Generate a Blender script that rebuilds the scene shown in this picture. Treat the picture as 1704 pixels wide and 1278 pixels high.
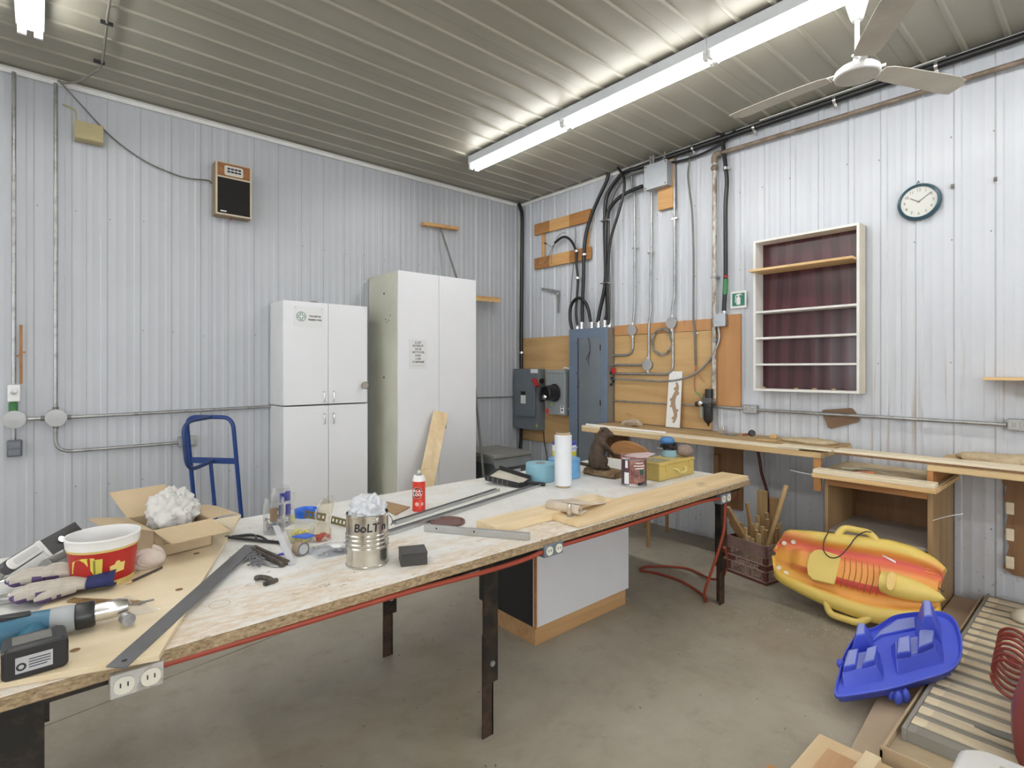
import bpy, bmesh, math, random
from mathutils import Vector, Matrix, Euler, noise
random.seed(7)
for o in list(bpy.data.objects): bpy.data.objects.remove(o)
sc = bpy.context.scene
COL = sc.collection
PI = math.pi
R = math.radians

# ---------------------------------------------------------------- camera
cd = bpy.data.cameras.new('camera'); cam = bpy.data.objects.new('camera', cd); COL.objects.link(cam)
cd.sensor_fit = 'HORIZONTAL'; cd.sensor_width = 36.0; cd.lens = 36.0 * 900 / 1704
cd.shift_y = (614 - 639) / 1704.0; cd.clip_start = 0.05
cam.location = (-4.49, -4.99, 1.5)
cam.rotation_euler = (R(90), 0, R(48.86 - 90))
sc.camera = cam
# ---------------------------------------------------------------- world, exposure
w = bpy.data.worlds.new('world'); sc.world = w; w.use_nodes = True
w.node_tree.nodes['Background'].inputs[0].default_value = (0.5, 0.52, 0.55, 1)
w.node_tree.nodes['Background'].inputs[1].default_value = 0.25
vs = sc.view_settings
vs.view_transform = 'Standard'; vs.look = 'None'; vs.gamma = 1.0; vs.use_curve_mapping = False
vs.exposure = 0.30
TUBE_POWER = 23.0
FILL_GLOW = 5.0  # glow of the added fill windows

# ---------------------------------------------------------------- helpers
MATS = {}
def nt(name):
    m = bpy.data.materials.new(name); m.use_nodes = True
    t = m.node_tree; b = t.nodes['Principled BSDF']
    return m, t, b
def ramp(t, src, stops):
    r = t.nodes.new('ShaderNodeValToRGB'); e = r.color_ramp.elements
    while len(e) < len(stops): e.new(0.5)
    for i, (p, c) in enumerate(stops):
        e[i].position = p; e[i].color = (c[0], c[1], c[2], 1)
    t.links.new(src, r.inputs[0]); return r.outputs[0]
def coords(t, scale=(1, 1, 1), rot=(0, 0, 0)):
    c = t.nodes.new('ShaderNodeTexCoord'); mp = t.nodes.new('ShaderNodeMapping')
    mp.inputs['Scale'].default_value = scale; mp.inputs['Rotation'].default_value = rot
    t.links.new(c.outputs['Object'], mp.inputs[0]); return mp.outputs[0]
def nz(t, vec, scale, detail=4, rough=0.6, dist=0.0):
    n = t.nodes.new('ShaderNodeTexNoise'); n.inputs['Scale'].default_value = scale
    n.inputs['Detail'].default_value = detail; n.inputs['Roughness'].default_value = rough
    n.inputs['Distortion'].default_value = dist
    t.links.new(vec, n.inputs['Vector']); return n.outputs[0]
def mixc(t, fac, a, b, mode='MIX'):
    m = t.nodes.new('ShaderNodeMix'); m.data_type = 'RGBA'; m.blend_type = mode
    for s, v in ((0, fac), (6, a), (7, b)):
        if hasattr(v, 'links'): t.links.new(v, m.inputs[s])
        elif s == 0: m.inputs[s].default_value = v
        else: m.inputs[s].default_value = (v[0], v[1], v[2], 1)
    return m.outputs[2]
def bump(t, b, src, strength=0.2, dist=0.01):
    n = t.nodes.new('ShaderNodeBump'); n.inputs['Strength'].default_value = strength
    n.inputs['Distance'].default_value = dist
    t.links.new(src, n.inputs['Height']); t.links.new(n.outputs[0], b.inputs['Normal'])
def srgb(h):
    h = h.lstrip('#'); v = [int(h[i:i + 2], 16) / 255 for i in (0, 2, 4)]
    return tuple(x / 12.92 if x <= .04045 else ((x + .055) / 1.055) ** 2.4 for x in v)
def C(c): return srgb(c) if isinstance(c, str) else c
def plain(name, col, rough=0.5, metal=0.0, var=0.08, scale=6.0, bmp=0.0, alpha=None, trans=0.0, coat=0.0, ior=None):
    if name in MATS: return MATS[name]
    m, t, b = nt(name); col = C(col)
    v = coords(t); n = nz(t, v, scale)
    lo = tuple(x * (1 - var) for x in col); hi = tuple(min(1, x * (1 + var)) for x in col)
    t.links.new(ramp(t, n, [(0.3, lo), (0.7, hi)]), b.inputs['Base Color'])
    b.inputs['Roughness'].default_value = rough; b.inputs['Metallic'].default_value = metal
    if alpha is not None: b.inputs['Alpha'].default_value = alpha
    if trans: b.inputs['Transmission Weight'].default_value = trans
    if coat: b.inputs['Coat Weight'].default_value = coat
    if ior: b.inputs['IOR'].default_value = ior
    if bmp: bump(t, b, nz(t, v, scale * 6), bmp)
    MATS[name] = m; return m
def wood(name, dark, light, grain='x', scale=9.0, rough=0.6, knots=True, ratio=14.0):
    if name in MATS: return MATS[name]
    m, t, b = nt(name); d, l = C(dark), C(light)
    ds = lambda c: tuple(x * .88 + (.3 * c[0] + .55 * c[1] + .15 * c[2]) * .12 for x in c)
    d, l = ds(d), ds(l)
    s = [ratio, ratio, ratio]; s['xyz'.index(grain)] = 1.0
    v = coords(t, tuple(x * scale / 14.0 for x in s))
    n = nz(t, v, 1.6, 5, 0.65, 0.6)
    base = ramp(t, n, [(0.28, d), (0.5, tuple((a + c) / 2 for a, c in zip(d, l))), (0.72, l)])
    if knots:
        s2 = [3.2, 3.2, 3.2]; s2['xyz'.index(grain)] = 1.4
        k = nz(t, coords(t, tuple(s2)), 3.0, 1, 0.4)
        kf = ramp(t, k, [(0.70, (0, 0, 0)), (0.80, (.45, .45, .45))])
        base = mixc(t, kf, base, tuple(x * 0.45 for x in d))
    t.links.new(base, b.inputs['Base Color'])
    b.inputs['Roughness'].default_value = rough
    bump(t, b, n, 0.08, 0.004)
    MATS[name] = m; return m
def rusty(name, base, rust, amount=0.5, scale=8.0, rough=0.6, metal=0.3, stretch=(1, 1, 1)):
    if name in MATS: return MATS[name]
    m, t, b = nt(name)
    n = nz(t, coords(t, stretch), scale, 6, 0.7)
    t.links.new(ramp(t, n, [(amount - .08, C(base)), (amount + .08, C(rust))]), b.inputs['Base Color'])
    b.inputs['Roughness'].default_value = rough; b.inputs['Metallic'].default_value = metal
    bump(t, b, n, 0.1, 0.003)
    MATS[name] = m; return m
def emit(name, col, strength):
    if name in MATS: return MATS[name]
    m, t, b = nt(name)
    b.inputs['Base Color'].default_value = (*col, 1)
    b.inputs['Emission Color'].default_value = (*col, 1); b.inputs['Emission Strength'].default_value = strength
    MATS[name] = m; return m

LOC = {}
def tag(o, label, cat, group=None, kind=None):
    if label: o['label'] = label
    if cat: o['category'] = cat
    if group: o['group'] = group
    if kind: o['kind'] = kind
    return o
def thing(name, label, cat, loc=(0, 0, 0), rot=0, group=None):
    """Empty at the base of a thing; its parts are authored in the thing's own frame."""
    o = bpy.data.objects.new(name, None); COL.objects.link(o); o.empty_display_size = 0.05
    o.location = loc
    o.rotation_euler = (0, 0, rot) if not hasattr(rot, '__len__') else rot
    return tag(o, label, cat, group)
def wthing(name, label, cat, loc, group=None):
    """Same, but parts are authored in room coordinates (the builder subtracts the base)."""
    o = thing(name, label, cat, loc, 0, group); LOC[o.name] = Vector(loc); return o

def cat_rom(pts, k=6, closed=False):
    P = [Vector(p) for p in pts]; n = len(P); out = []
    rng = range(n if closed else n - 1)
    for i in rng:
        a = P[(i - 1) % n] if closed or i > 0 else P[0] * 2 - P[1]
        b, c = P[i], P[(i + 1) % n]
        d = P[(i + 2) % n] if closed or i + 2 < n else P[-1] * 2 - P[-2]
        for j in range(k):
            u = j / k
            out.append(0.5 * ((2 * b) + (c - a) * u + (2 * a - 5 * b + 4 * c - d) * u * u + (3 * b - a - 3 * c + d) * u ** 3))
    if not closed: out.append(P[-1])
    return out
def bend(pts, r, k=6):
    """polyline with rounded corners of radius r"""
    P = [Vector(p) for p in pts]; out = [P[0]]
    for i in range(1, len(P) - 1):
        a, b, c = P[i - 1], P[i], P[i + 1]
        u = (a - b); v = (c - b); rr = min(r, u.length * .49, v.length * .49)
        p0 = b + u.normalized() * rr; p1 = b + v.normalized() * rr
        for j in range(k + 1):
            s = j / k
            out.append((1 - s) ** 2 * p0 + 2 * s * (1 - s) * b + s * s * p1)
    out.append(P[-1]); return out
class M:
    def __init__(s, T=None): s.v = []; s.f = []; s.T = T
    def add(s, vs, fs):
        n = len(s.v)
        for p in vs:
            p = Vector(p); s.v.append(s.T @ p if s.T is not None else p)
        s.f += [[n + i for i in f] for f in fs]; return s
    def box(s, x0, x1, y0, y1, z0, z1):
        x0, x1 = min(x0, x1), max(x0, x1); y0, y1 = min(y0, y1), max(y0, y1); z0, z1 = min(z0, z1), max(z0, z1)
        return s.add([(x, y, z) for x in (x0, x1) for y in (y0, y1) for z in (z0, z1)],
                     [(0, 1, 3, 2), (4, 6, 7, 5), (0, 4, 5, 1), (2, 3, 7, 6), (0, 2, 6, 4), (1, 5, 7, 3)])
    def bar(s, p0, p1, w, h, up=(0, 0, 1)):
        p0, p1 = Vector(p0), Vector(p1); d = (p1 - p0).normalized(); up = Vector(up)
        if abs(d.dot(up)) > .98: up = Vector((1, 0, 0))
        a = d.cross(up).normalized() * w / 2; b = a.cross(d).normalized() * h / 2
        vs = [p + i * a + j * b for p in (p0, p1) for i, j in ((-1, -1), (1, -1), (1, 1), (-1, 1))]
        return s.add(vs, [(3, 2, 1, 0), (4, 5, 6, 7), (0, 1, 5, 4), (1, 2, 6, 5), (2, 3, 7, 6), (3, 0, 4, 7)])
    def tube(s, pts, r, n=8, closed=False, caps=True):
        P = [Vector(p) for p in pts]; m = len(P); rs = r if hasattr(r, '__len__') else [r] * m
        vs = []; prev = None
        for i in range(m):
            a = P[(i - 1) % m] if closed or i > 0 else P[i]; c = P[(i + 1) % m] if closed or i < m - 1 else P[i]
            d = (c - a)
            d = d.normalized() if d.length > 1e-9 else Vector((0, 0, 1))
            if prev is None:
                u = d.cross(Vector((0, 0, 1)) if abs(d.z) < .9 else Vector((1, 0, 0))).normalized()
            else:
                u = (prev - d * prev.dot(d))
                u = u.normalized() if u.length > 1e-6 else d.orthogonal().normalized()
            prev = u; w_ = d.cross(u)
            for j in range(n):
                t = 2 * PI * j / n; vs.append(P[i] + rs[i] * (math.cos(t) * u + math.sin(t) * w_))
        fs = []
        for i in range(m if closed else m - 1):
            for j in range(n):
                fs.append((i * n + j, i * n + (j + 1) % n, ((i + 1) % m) * n + (j + 1) % n, ((i + 1) % m) * n + j))
        if caps and not closed: fs += [tuple(range(n - 1, -1, -1)), tuple(range((m - 1) * n, m * n))]
        return s.add(vs, fs)
    def cyl(s, p0, p1, r0, r1=None, n=20):
        return s.tube([p0, p1], [r0, r0 if r1 is None else r1], n)
    def lathe(s, prof, c=(0, 0, 0), n=28, axis=(0, 0, 1), caps=False):
        ax = Vector(axis).normalized(); u = ax.orthogonal().normalized(); w_ = ax.cross(u); c = Vector(c); vs = []
        for r, z in prof:
            for j in range(n):
                t = 2 * PI * j / n; vs.append(c + ax * z + r * (math.cos(t) * u + math.sin(t) * w_))
        fs = [(i * n + j, i * n + (j + 1) % n, (i + 1) * n + (j + 1) % n, (i + 1) * n + j) for i in range(len(prof) - 1) for j in range(n)]
        if caps: fs += [tuple(range(n - 1, -1, -1)), tuple(range((len(prof) - 1) * n, len(prof) * n))]
        return s.add(vs, fs)
    def prism(s, poly, fn, a, b):
        """2-D outline (u,v) extruded from depth a to b; fn maps (u,v,w) to a point"""
        n = len(poly); vs = [fn(u, v, a) for u, v in poly] + [fn(u, v, b) for u, v in poly]
        fs = [tuple(range(n - 1, -1, -1)), tuple(range(n, 2 * n))] + [(i, (i + 1) % n, n + (i + 1) % n, n + i) for i in range(n)]
        return s.add(vs, fs)
    def loft(s, rings, caps=True):
        n = len(rings[0]); vs = [p for r in rings for p in r]
        fs = [(i * n + j, i * n + (j + 1) % n, (i + 1) * n + (j + 1) % n, (i + 1) * n + j) for i in range(len(rings) - 1) for j in range(n)]
        if caps: fs += [tuple(range(n - 1, -1, -1)), tuple(range((len(rings) - 1) * n, len(rings) * n))]
        return s.add(vs, fs)
    def sphere(s, c, r, n=12, m=8):
        r = r if hasattr(r, '__len__') else (r, r, r); c = Vector(c)
        vs = [c + Vector((0, 0, -r[2]))]
        for i in range(1, m):
            a = PI * i / m - PI / 2
            for j in range(n):
                t = 2 * PI * j / n
                vs.append(c + Vector((r[0] * math.cos(a) * math.cos(t), r[1] * math.cos(a) * math.sin(t), r[2] * math.sin(a))))
        vs.append(c + Vector((0, 0, r[2]))); L = len(vs) - 1
        fs = [(0, 1 + (j + 1) % n, 1 + j) for j in range(n)]
        for i in range(m - 2):
            for j in range(n): fs.append((1 + i * n + j, 1 + i * n + (j + 1) % n, 1 + (i + 1) * n + (j + 1) % n, 1 + (i + 1) * n + j))
        fs += [(1 + (m - 2) * n + j, 1 + (m - 2) * n + (j + 1) % n, L) for j in range(n)]
        return s.add(vs, fs)
    def build(s, name, mat, parent=None, bevel=0.0, ang=35, solid=0.0, sub=0, kind=None, segs=2):
        off = LOC.get(parent.name) if parent is not None else None
        if parent is not None and off is None and parent.parent is not None: off = LOC.get(parent.parent.name)
        me = bpy.data.meshes.new(name)
        me.from_pydata([tuple(p - off) if off is not None else tuple(p) for p in s.v], [], s.f)
        bm = bmesh.new(); bm.from_mesh(me); bmesh.ops.recalc_face_normals(bm, faces=bm.faces[:]); bm.to_mesh(me); bm.free()
        for p in me.polygons: p.use_smooth = True
        me.set_sharp_from_angle(angle=R(ang))
        o = bpy.data.objects.new(name, me); COL.objects.link(o); me.materials.append(mat)
        if parent is not None: o.parent = parent
        if solid:
            md = o.modifiers.new('solid', 'SOLIDIFY'); md.thickness = solid; md.offset = 0
        if bevel:
            md = o.modifiers.new('bevel', 'BEVEL'); md.width = bevel; md.segments = segs; md.limit_method = 'ANGLE'; md.angle_limit = R(40)
            md.harden_normals = False
        if sub:
            md = o.modifiers.new('sub', 'SUBSURF'); md.levels = sub; md.render_levels = sub
        if kind: o['kind'] = kind
        return o
def one(m, name, mat, label, cat, loc=(0, 0, 0), rot=0, group=None, **k):
    """a thing that is a single mesh, authored in its own frame"""
    o = m.build(name, mat, None, **k); o.location = loc
    o.rotation_euler = (0, 0, rot) if not hasattr(rot, '__len__') else rot
    return tag(o, label, cat, group)
def wone(m, name, mat, label, cat, group=None, **k):
    """a one-mesh thing authored in room coordinates; origin moved to the base of its bounds"""
    o = m.build(name, mat, None, **k)
    co = [v.co for v in o.data.vertices]
    b = Vector(((min(c.x for c in co) + max(c.x for c in co)) / 2, (min(c.y for c in co) + max(c.y for c in co)) / 2, min(c.z for c in co)))
    o.data.transform(Matrix.Translation(-b)); o.location = b
    return tag(o, label, cat, group)
def lettering(txt, mat, parent, T, size, name='lettering', align='CENTER', ext=0.0004, bold=0.0, shear=0.0, sx=1.0):
    """flat printed letters; T takes text plane (x right, y up, z out) to the parent's frame"""
    cu = bpy.data.curves.new('t', 'FONT'); cu.body = txt; cu.size = size; cu.align_x = align; cu.align_y = 'CENTER'
    cu.extrude = ext; cu.offset = bold; cu.shear = shear; cu.resolution_u = 3; cu.space_line = 0.95
    tmp = bpy.data.objects.new('t', cu); COL.objects.link(tmp)
    dg = bpy.context.evaluated_depsgraph_get(); dg.update()
    me = bpy.data.meshes.new_from_object(tmp.evaluated_get(dg)); bpy.data.objects.remove(tmp)
    off = LOC.get(parent.name)
    if off is None and parent.parent is not None: off = LOC.get(parent.parent.name)
    S = Matrix.Diagonal((sx, 1, 1, 1))
    me.transform(T @ S)
    if off is not None: me.transform(Matrix.Translation(-off))
    me.materials.clear(); me.materials.append(mat)
    o = bpy.data.objects.new(name, me); COL.objects.link(o); o.parent = parent
    return o
def frame(o, x, y):
    """matrix with origin o, axes x, y, x cross y"""
    x = Vector(x).normalized(); y = Vector(y); z = x.cross(y).normalized(); y = z.cross(x)
    m = Matrix((x, y, z)).transposed().to_4x4(); m.translation = Vector(o); return m
FR = lambda p: frame(p, (0, -1, 0), (0, 0, 1))   # facing out of the right wall (towards -x)
FL = lambda p: frame(p, (1, 0, 0), (0, 0, 1))    # facing out of the left wall (towards -y)
def rr(w_, h, r, k=4, c=(0, 0)):
    out = []
    for sx, sy, a0 in ((1, 1, 0), (-1, 1, 90), (-1, -1, 180), (1, -1, 270)):
        for j in range(k + 1):
            a = R(a0 + 90 * j / k); out.append((c[0] + sx * (w_ / 2 - r) + r * math.cos(a), c[1] + sy * (h / 2 - r) + r * math.sin(a)))
    return out
def dup(root, loc, rot=None, label=None):
    r_ = root.copy(); COL.objects.link(r_); r_.location = loc
    if rot is not None: r_.rotation_euler = rot
    if label: r_['label'] = label
    for ch in list(root.children):
        c_ = ch.copy(); COL.objects.link(c_); c_.parent = r_
        for g_ in ch.children:
            e_ = g_.copy(); COL.objects.link(e_); e_.parent = c_
    return r_
# ---------------------------------------------------------------- room materials
CEIL = 3.54
XW, YW = -9.2, -9.0
def m_wall(name, base, streak):
    m, t, b = nt(name)
    v = coords(t)
    n = nz(t, v, 1.3, 5, 0.6)
    c0 = ramp(t, n, [(0.3, tuple(x * .93 for x in base)), (0.7, base)])
    st = nz(t, coords(t, (14, 14, 0.9)), 1.0, 6, 0.7)
    c1 = mixc(t, ramp(t, st, [(0.56, (0, 0, 0)), (0.78, (.28, .28, .28))]), c0, (0.50, 0.43, 0.33))
    if streak:
        sep = t.nodes.new('ShaderNodeSeparateXYZ'); tc = t.nodes.new('ShaderNodeTexCoord'); t.links.new(tc.outputs['Object'], sep.inputs[0])
        def band(out, a, b_, c, d):
            r1 = t.nodes.new('ShaderNodeMapRange'); r1.inputs[1].default_value = a; r1.inputs[2].default_value = b_; r1.interpolation_type = 'SMOOTHSTEP'
            r2 = t.nodes.new('ShaderNodeMapRange'); r2.inputs[1].default_value = c; r2.inputs[2].default_value = d; r2.interpolation_type = 'SMOOTHSTEP'
            r2.inputs[3].default_value = 1; r2.inputs[4].default_value = 0
            t.links.new(out, r1.inputs[0]); t.links.new(out, r2.inputs[0])
            mm = t.nodes.new('ShaderNodeMath'); mm.operation = 'MULTIPLY'; t.links.new(r1.outputs[0], mm.inputs[0]); t.links.new(r2.outputs[0], mm.inputs[1]); return mm.outputs[0]
        by = band(sep.outputs[1], -4.9, -4.2, -3.68, -3.5); bz = band(sep.outputs[2], 0.5, 0.75, 1.25, 1.85)
        mm = t.nodes.new('ShaderNodeMath'); mm.operation = 'MULTIPLY'; t.links.new(by, mm.inputs[0]); t.links.new(bz, mm.inputs[1])
        s2 = nz(t, coords(t, (30, 30, 0.7)), 1.0, 4, 0.6)
        sf = ramp(t, s2, [(0.56, (0, 0, 0)), (0.70, (.7, .7, .7))])
        m3 = t.nodes.new('ShaderNodeMath'); m3.operation = 'MULTIPLY'; t.links.new(sf, m3.inputs[0]); t.links.new(mm.outputs[0], m3.inputs[1])
        c1 = mixc(t, m3.outputs[0], c1, (0.33, 0.22, 0.12))
        # chipped, dirty paint low down by the floor
        lz = band(sep.outputs[2], -1, -0.5, 0.25, 0.95)
        ch = ramp(t, nz(t, coords(t, (3, 3, 2)), 9, 5, 0.7), [(0.62, (0, 0, 0)), (0.66, (.8, .8, .8))])
        m4 = t.nodes.new('ShaderNodeMath'); m4.operation = 'MULTIPLY'; t.links.new(ch, m4.inputs[0]); t.links.new(lz, m4.inputs[1])
        c1 = mixc(t, m4.outputs[0], c1, (0.22, 0.21, 0.2))
    t.links.new(c1, b.inputs['Base Color']); b.inputs['Roughness'].default_value = 0.42
    bump(t, b, n, 0.05, 0.01)
    return m
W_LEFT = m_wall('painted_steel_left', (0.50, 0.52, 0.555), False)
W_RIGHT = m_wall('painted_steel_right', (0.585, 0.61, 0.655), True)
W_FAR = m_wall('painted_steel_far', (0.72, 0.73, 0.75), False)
def m_ceiling():
    m, t, b = nt('painted_steel_ceiling')
    n = nz(t, coords(t, (.4, 2, 1)), 1.0, 4, 0.5)
    t.links.new(ramp(t, n, [(0.3, (0.285, 0.272, 0.218)), (0.7, (0.335, 0.32, 0.262))]), b.inputs['Base Color'])
    b.inputs['Roughness'].default_value = .42
    return m
M_CEIL = m_ceiling()
def m_floor():
    m, t, b = nt('concrete')
    v = coords(t)
    n = nz(t, v, 1.1, 7, 0.68, 0.4); n2 = nz(t, v, 7, 6, 0.7); n3 = nz(t, v, 45, 3, 0.6); n4 = nz(t, v, 0.8, 3, 0.5, 1.0)
    c = ramp(t, n, [(0.25, (0.24, 0.21, 0.16)), (0.45, (0.33, 0.295, 0.232)), (0.7, (0.42, 0.385, 0.315))])
    c = mixc(t, ramp(t, n2, [(0.55, (0, 0, 0)), (0.8, (.45, .45, .45))]), c, (0.20, 0.16, 0.11))
    c = mixc(t, ramp(t, n4, [(0.6, (0, 0, 0)), (0.75, (.35, .35, .35))]), c, (0.30, 0.21, 0.11))
    c = mixc(t, ramp(t, n3, [(0.64, (0, 0, 0)), (0.72, (.25, .25, .25))]), c, (0.5, 0.47, 0.4))
    t.links.new(c, b.inputs['Base Color'])
    t.links.new(ramp(t, n2, [(0.3, (.42, .42, .42)), (0.7, (.7, .7, .7))]), b.inputs['Roughness'])
    bump(t, b, n3, 0.06, 0.004)
    return m
M_FLOOR = m_floor()
M_TRIM = plain('trim_white', (0.70, 0.70, 0.68), 0.4)
M_DARKGAP = plain('dark_gap', (0.03, 0.028, 0.025), 0.9)

# ---------------------------------------------------------------- floor: two slabs with a sawn joint
base = M().box(XW, 0, YW, 0, -0.14, -0.03).build('floor', M_DARKGAP); base['kind'] = 'structure'
yl = lambda x: -1.99 + 0.168 * (x + 4.48)
for poly in ([(XW, yl(XW) - .003), (0, yl(0) - .003), (0, YW), (XW, YW)], [(XW, 0), (0, 0), (0, yl(0) + .003), (XW, yl(XW) + .003)]):
    M().prism(poly, lambda u, v, w_: (u, v, w_), -0.03, 0.0).build('floor_slab', M_FLOOR, base)

# ---------------------------------------------------------------- ribbed steel sheets
PITCH = 0.2036
def rib_profile(s0, s1, phase, minor=True):
    """(s, depth) section of a ribbed sheet between s0 and s1; a rib sits at every phase + k*PITCH"""
    pts = [(s0, 0.0)]
    k = math.floor((s0 - phase) / PITCH) - 1
    while True:
        c = phase + k * PITCH
        if c - 0.03 > s1: break
        for ds, dp in (((-.024, 0), (-.015, .009), (.015, .009), (.024, 0), (.062, 0), (.066, .0013), (.074, .0013), (.078, 0), (.126, 0), (.130, .0013), (.138, .0013), (.142, 0)) if minor else ((-.018, 0), (-.008, .011), (.008, .011), (.018, 0))):
            q = c + ds
            if s0 < q < s1: pts.append((q, dp))
        k += 1
    pts.append((s1, 0.0)); return pts
def sheet_row(root, name, a, b, phase, mat, fn, minor=True, hs=1.0):
    """sheets of four ribs, laid side by side from a to b (a<b)"""
    start = phase + PITCH * 0.5; k0 = math.floor((a - start) / (4 * PITCH))
    i = 0
    while True:
        s0 = max(a, start + (k0 + i) * 4 * PITCH); s1 = min(b, start + (k0 + i + 1) * 4 * PITCH)
        i += 1
        if s0 >= b: break
        if s1 - s0 < .02: continue
        pr = rib_profile(s0 + .0008, s1 - .0008, phase, minor); n = len(pr)
        pr = [(s, d * hs) for s, d in pr]
        vs = [fn(s, d, 0) for s, d in pr] + [fn(s, d, 1) for s, d in pr] + [fn(s0, -.02, 0), fn(s1, -.02, 0), fn(s0, -.02, 1), fn(s1, -.02, 1)]
        fs = [(j, j + 1, n + j + 1, n + j) for j in range(n - 1)] + [(2 * n, 2 * n + 1, 2 * n + 3, 2 * n + 2)]
        mm = M(); mm.add(vs, fs); mm.build(name, mat, root, ang=20)
def backing(name, m):
    o = m.build(name, M_DARKGAP); o['kind'] = 'structure'; return o
wl = backing('wall_left', M().box(XW, 0.1, 0.02, 0.12, 0, CEIL + .1))
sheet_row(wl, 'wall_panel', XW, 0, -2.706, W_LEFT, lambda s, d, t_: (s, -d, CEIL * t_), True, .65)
wr = backing('wall_right', M().box(0.02, 0.12, YW, 0.0, 0, CEIL + .1))
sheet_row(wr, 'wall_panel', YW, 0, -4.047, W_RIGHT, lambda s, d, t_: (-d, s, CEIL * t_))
cl = backing('ceiling', M().box(XW, 0.1, YW, 0.1, CEIL + .02, CEIL + .12))
sheet_row(cl, 'ceiling_panel', YW, 0, -0.83, M_CEIL, lambda s, d, t_: (XW * t_, s, CEIL - d), False)
wb = backing('wall_back', M().box(XW - .1, 0.1, YW - .12, YW - .02, 0, CEIL + .1))
sheet_row(wb, 'wall_panel', XW, 0, -2.706, W_FAR, lambda s, d, t_: (s, YW + d, CEIL * t_))
ws = backing('wall_side', M().box(XW - .12, XW - .02, YW, 0, 0, CEIL + .1))
sheet_row(ws, 'wall_panel', YW, 0, -4.047, W_FAR, lambda s, d, t_: (XW + d, s, CEIL * t_))
# angle trims where the walls meet the ceiling and each other
def trim(name, m): o = m.build(name, M_TRIM, None, bevel=.002); o['kind'] = 'structure'
trim('trim_1', M().box(XW, 0, -.019, -.013, CEIL - .045, CEIL - .012).box(XW, 0, -.05, -.013, CEIL - .016, CEIL - .0125))
trim('trim_2', M().box(-.019, -.013, YW, -.02, CEIL - .04, CEIL - .012).box(-.045, -.013, YW, -.02, CEIL - .016, CEIL - .0125))
trim('trim_3', M().box(-.045, -.013, -.018, -.013, 0, CEIL - .05).box(-.018, -.013, -.045, -.013, 0, CEIL - .05))
# screws in the wall sheets
M_SCREW = plain('screw_grey', (0.28, 0.28, 0.29), 0.5, 0.5)
def screws(root, fn, a, b, phase, zs):
    m = M(); rnd = random.Random(3)
    k = math.ceil((a - phase) / PITCH)
    while phase + k * PITCH < b:
        for z in zs:
            if rnd.random() < .75:
                s = phase + k * PITCH + .034 + rnd.uniform(-.008, .008); p = Vector(fn(s, z + rnd.uniform(-.02, .02), 0)); q = Vector(fn(s, 0, .004)) - Vector(fn(s, 0, 0))
                m.cyl(p, p + q, .0055, .0045, 6)
        k += 1
    m.build('screw', M_SCREW, root, kind='stuff')
screws(wl, lambda s, z, d: (s, -d, z), -5.2, -0.1, -2.706, (0.66, 1.78, 2.62))
screws(wr, lambda s, z, d: (-d, s, z), -5.2, -0.1, -4.047, (0.5, 1.55, 2.35, 3.0))

# ---------------------------------------------------------------- added fill: unseen glowing frosted windows in the walls behind the viewpoint
M_PANE = emit('frosted_fill', (0.93, 0.965, 1.0), FILL_GLOW)
def fill_window(name, P):
    fr_ = M()
    o = M().prism([(0, 0), (1, 0), (1, 1), (0, 1)], lambda u, v, w_: P(u, v, w_), .014, .030).build(name, M_TRIM); o['kind'] = 'structure'
    for i in range(4): M().prism([(i / 4 + .015, .03), (i / 4 + .235, .03), (i / 4 + .235, .97), (i / 4 + .015, .97)], lambda u, v, w_: P(u, v, w_), .030, .036).build('pane', M_PANE, o)
fill_window('fill_window_1', lambda u, v, w_: (-6.6 + 4.4 * u, YW + w_, 0.8 + 1.9 * v))  # added and unseen, brightens cabinet fronts and the space under the table
fill_window('fill_window_2', lambda u, v, w_: (XW + w_, -3.4 + 2.6 * u, 1.0 + 1.5 * v))  # unseen, suggested by the bluish shine on the shelf unit back, added as fill

# ---------------------------------------------------------------- fluorescent strips
M_FIX = plain('fixture_white', (0.66, 0.69, 0.73), 0.35)
M_TUBE = emit('tube_glow', (1.0, 0.985, 0.955), TUBE_POWER)
M_SOCK = plain('socket_white', (0.75, 0.75, 0.75), 0.4)
FIX = {}
def strip_light(x, y, label, group):
    if not FIX:
        t = thing('strip_light', label, 'light fixture', (x, y, CEIL - .012), 0, group); FIX['t'] = t
        h = M().prism([(-.062, 0), (.062, 0), (.062, -.070), (.045, -.086), (-.045, -.086), (-.062, -.070)], lambda u, v, w_: (u, w_, v), 0.0, -1.216).build('housing', M_FIX, t, bevel=.002)
        for u in (-.036, .036):
            M().cyl((u, -.025, -.104), (u, -1.19, -.104), .0165, n=16).build('tube', M_TUBE, t)
            for yy in (-.012, -1.204):
                s_ = M().box(u - .02, u + .02, yy - .011, yy + .011, -.124, -.075).build('socket', M_SOCK, t, bevel=.004)
        M().box(-.065, .065, -1.222, -1.21, -.090, .002).build('joint_plate', M_FIX, t, bevel=.001)
        return t
    o = dup(FIX['t'], (x, y, CEIL - .012), None, label); o['group'] = group; return o
ROW = (-1.35, -4.53, -7.71)
lab1 = ['white fluorescent strip light nearest the room corner, first of its row', 'white fluorescent strip light second from the room corner, between two others',
        'white fluorescent strip light third from the corner, beside the ceiling fan']
for r_i, x in enumerate(ROW):
    for k in range(6):
        y = -0.83 - 1.224 * k
        if r_i == 0 and k < 3: strip_light(x, y, lab1[k], 'strip lights of the row above the bench')
        elif r_i == 1 and k == 0: strip_light(x, y, 'fluorescent strip light cut off at the top left corner', 'strip lights of the row above the work table')
        else: strip_light(x, y, 'fluorescent strip light on the ceiling behind the viewpoint', 'strip lights behind the viewpoint')
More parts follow.
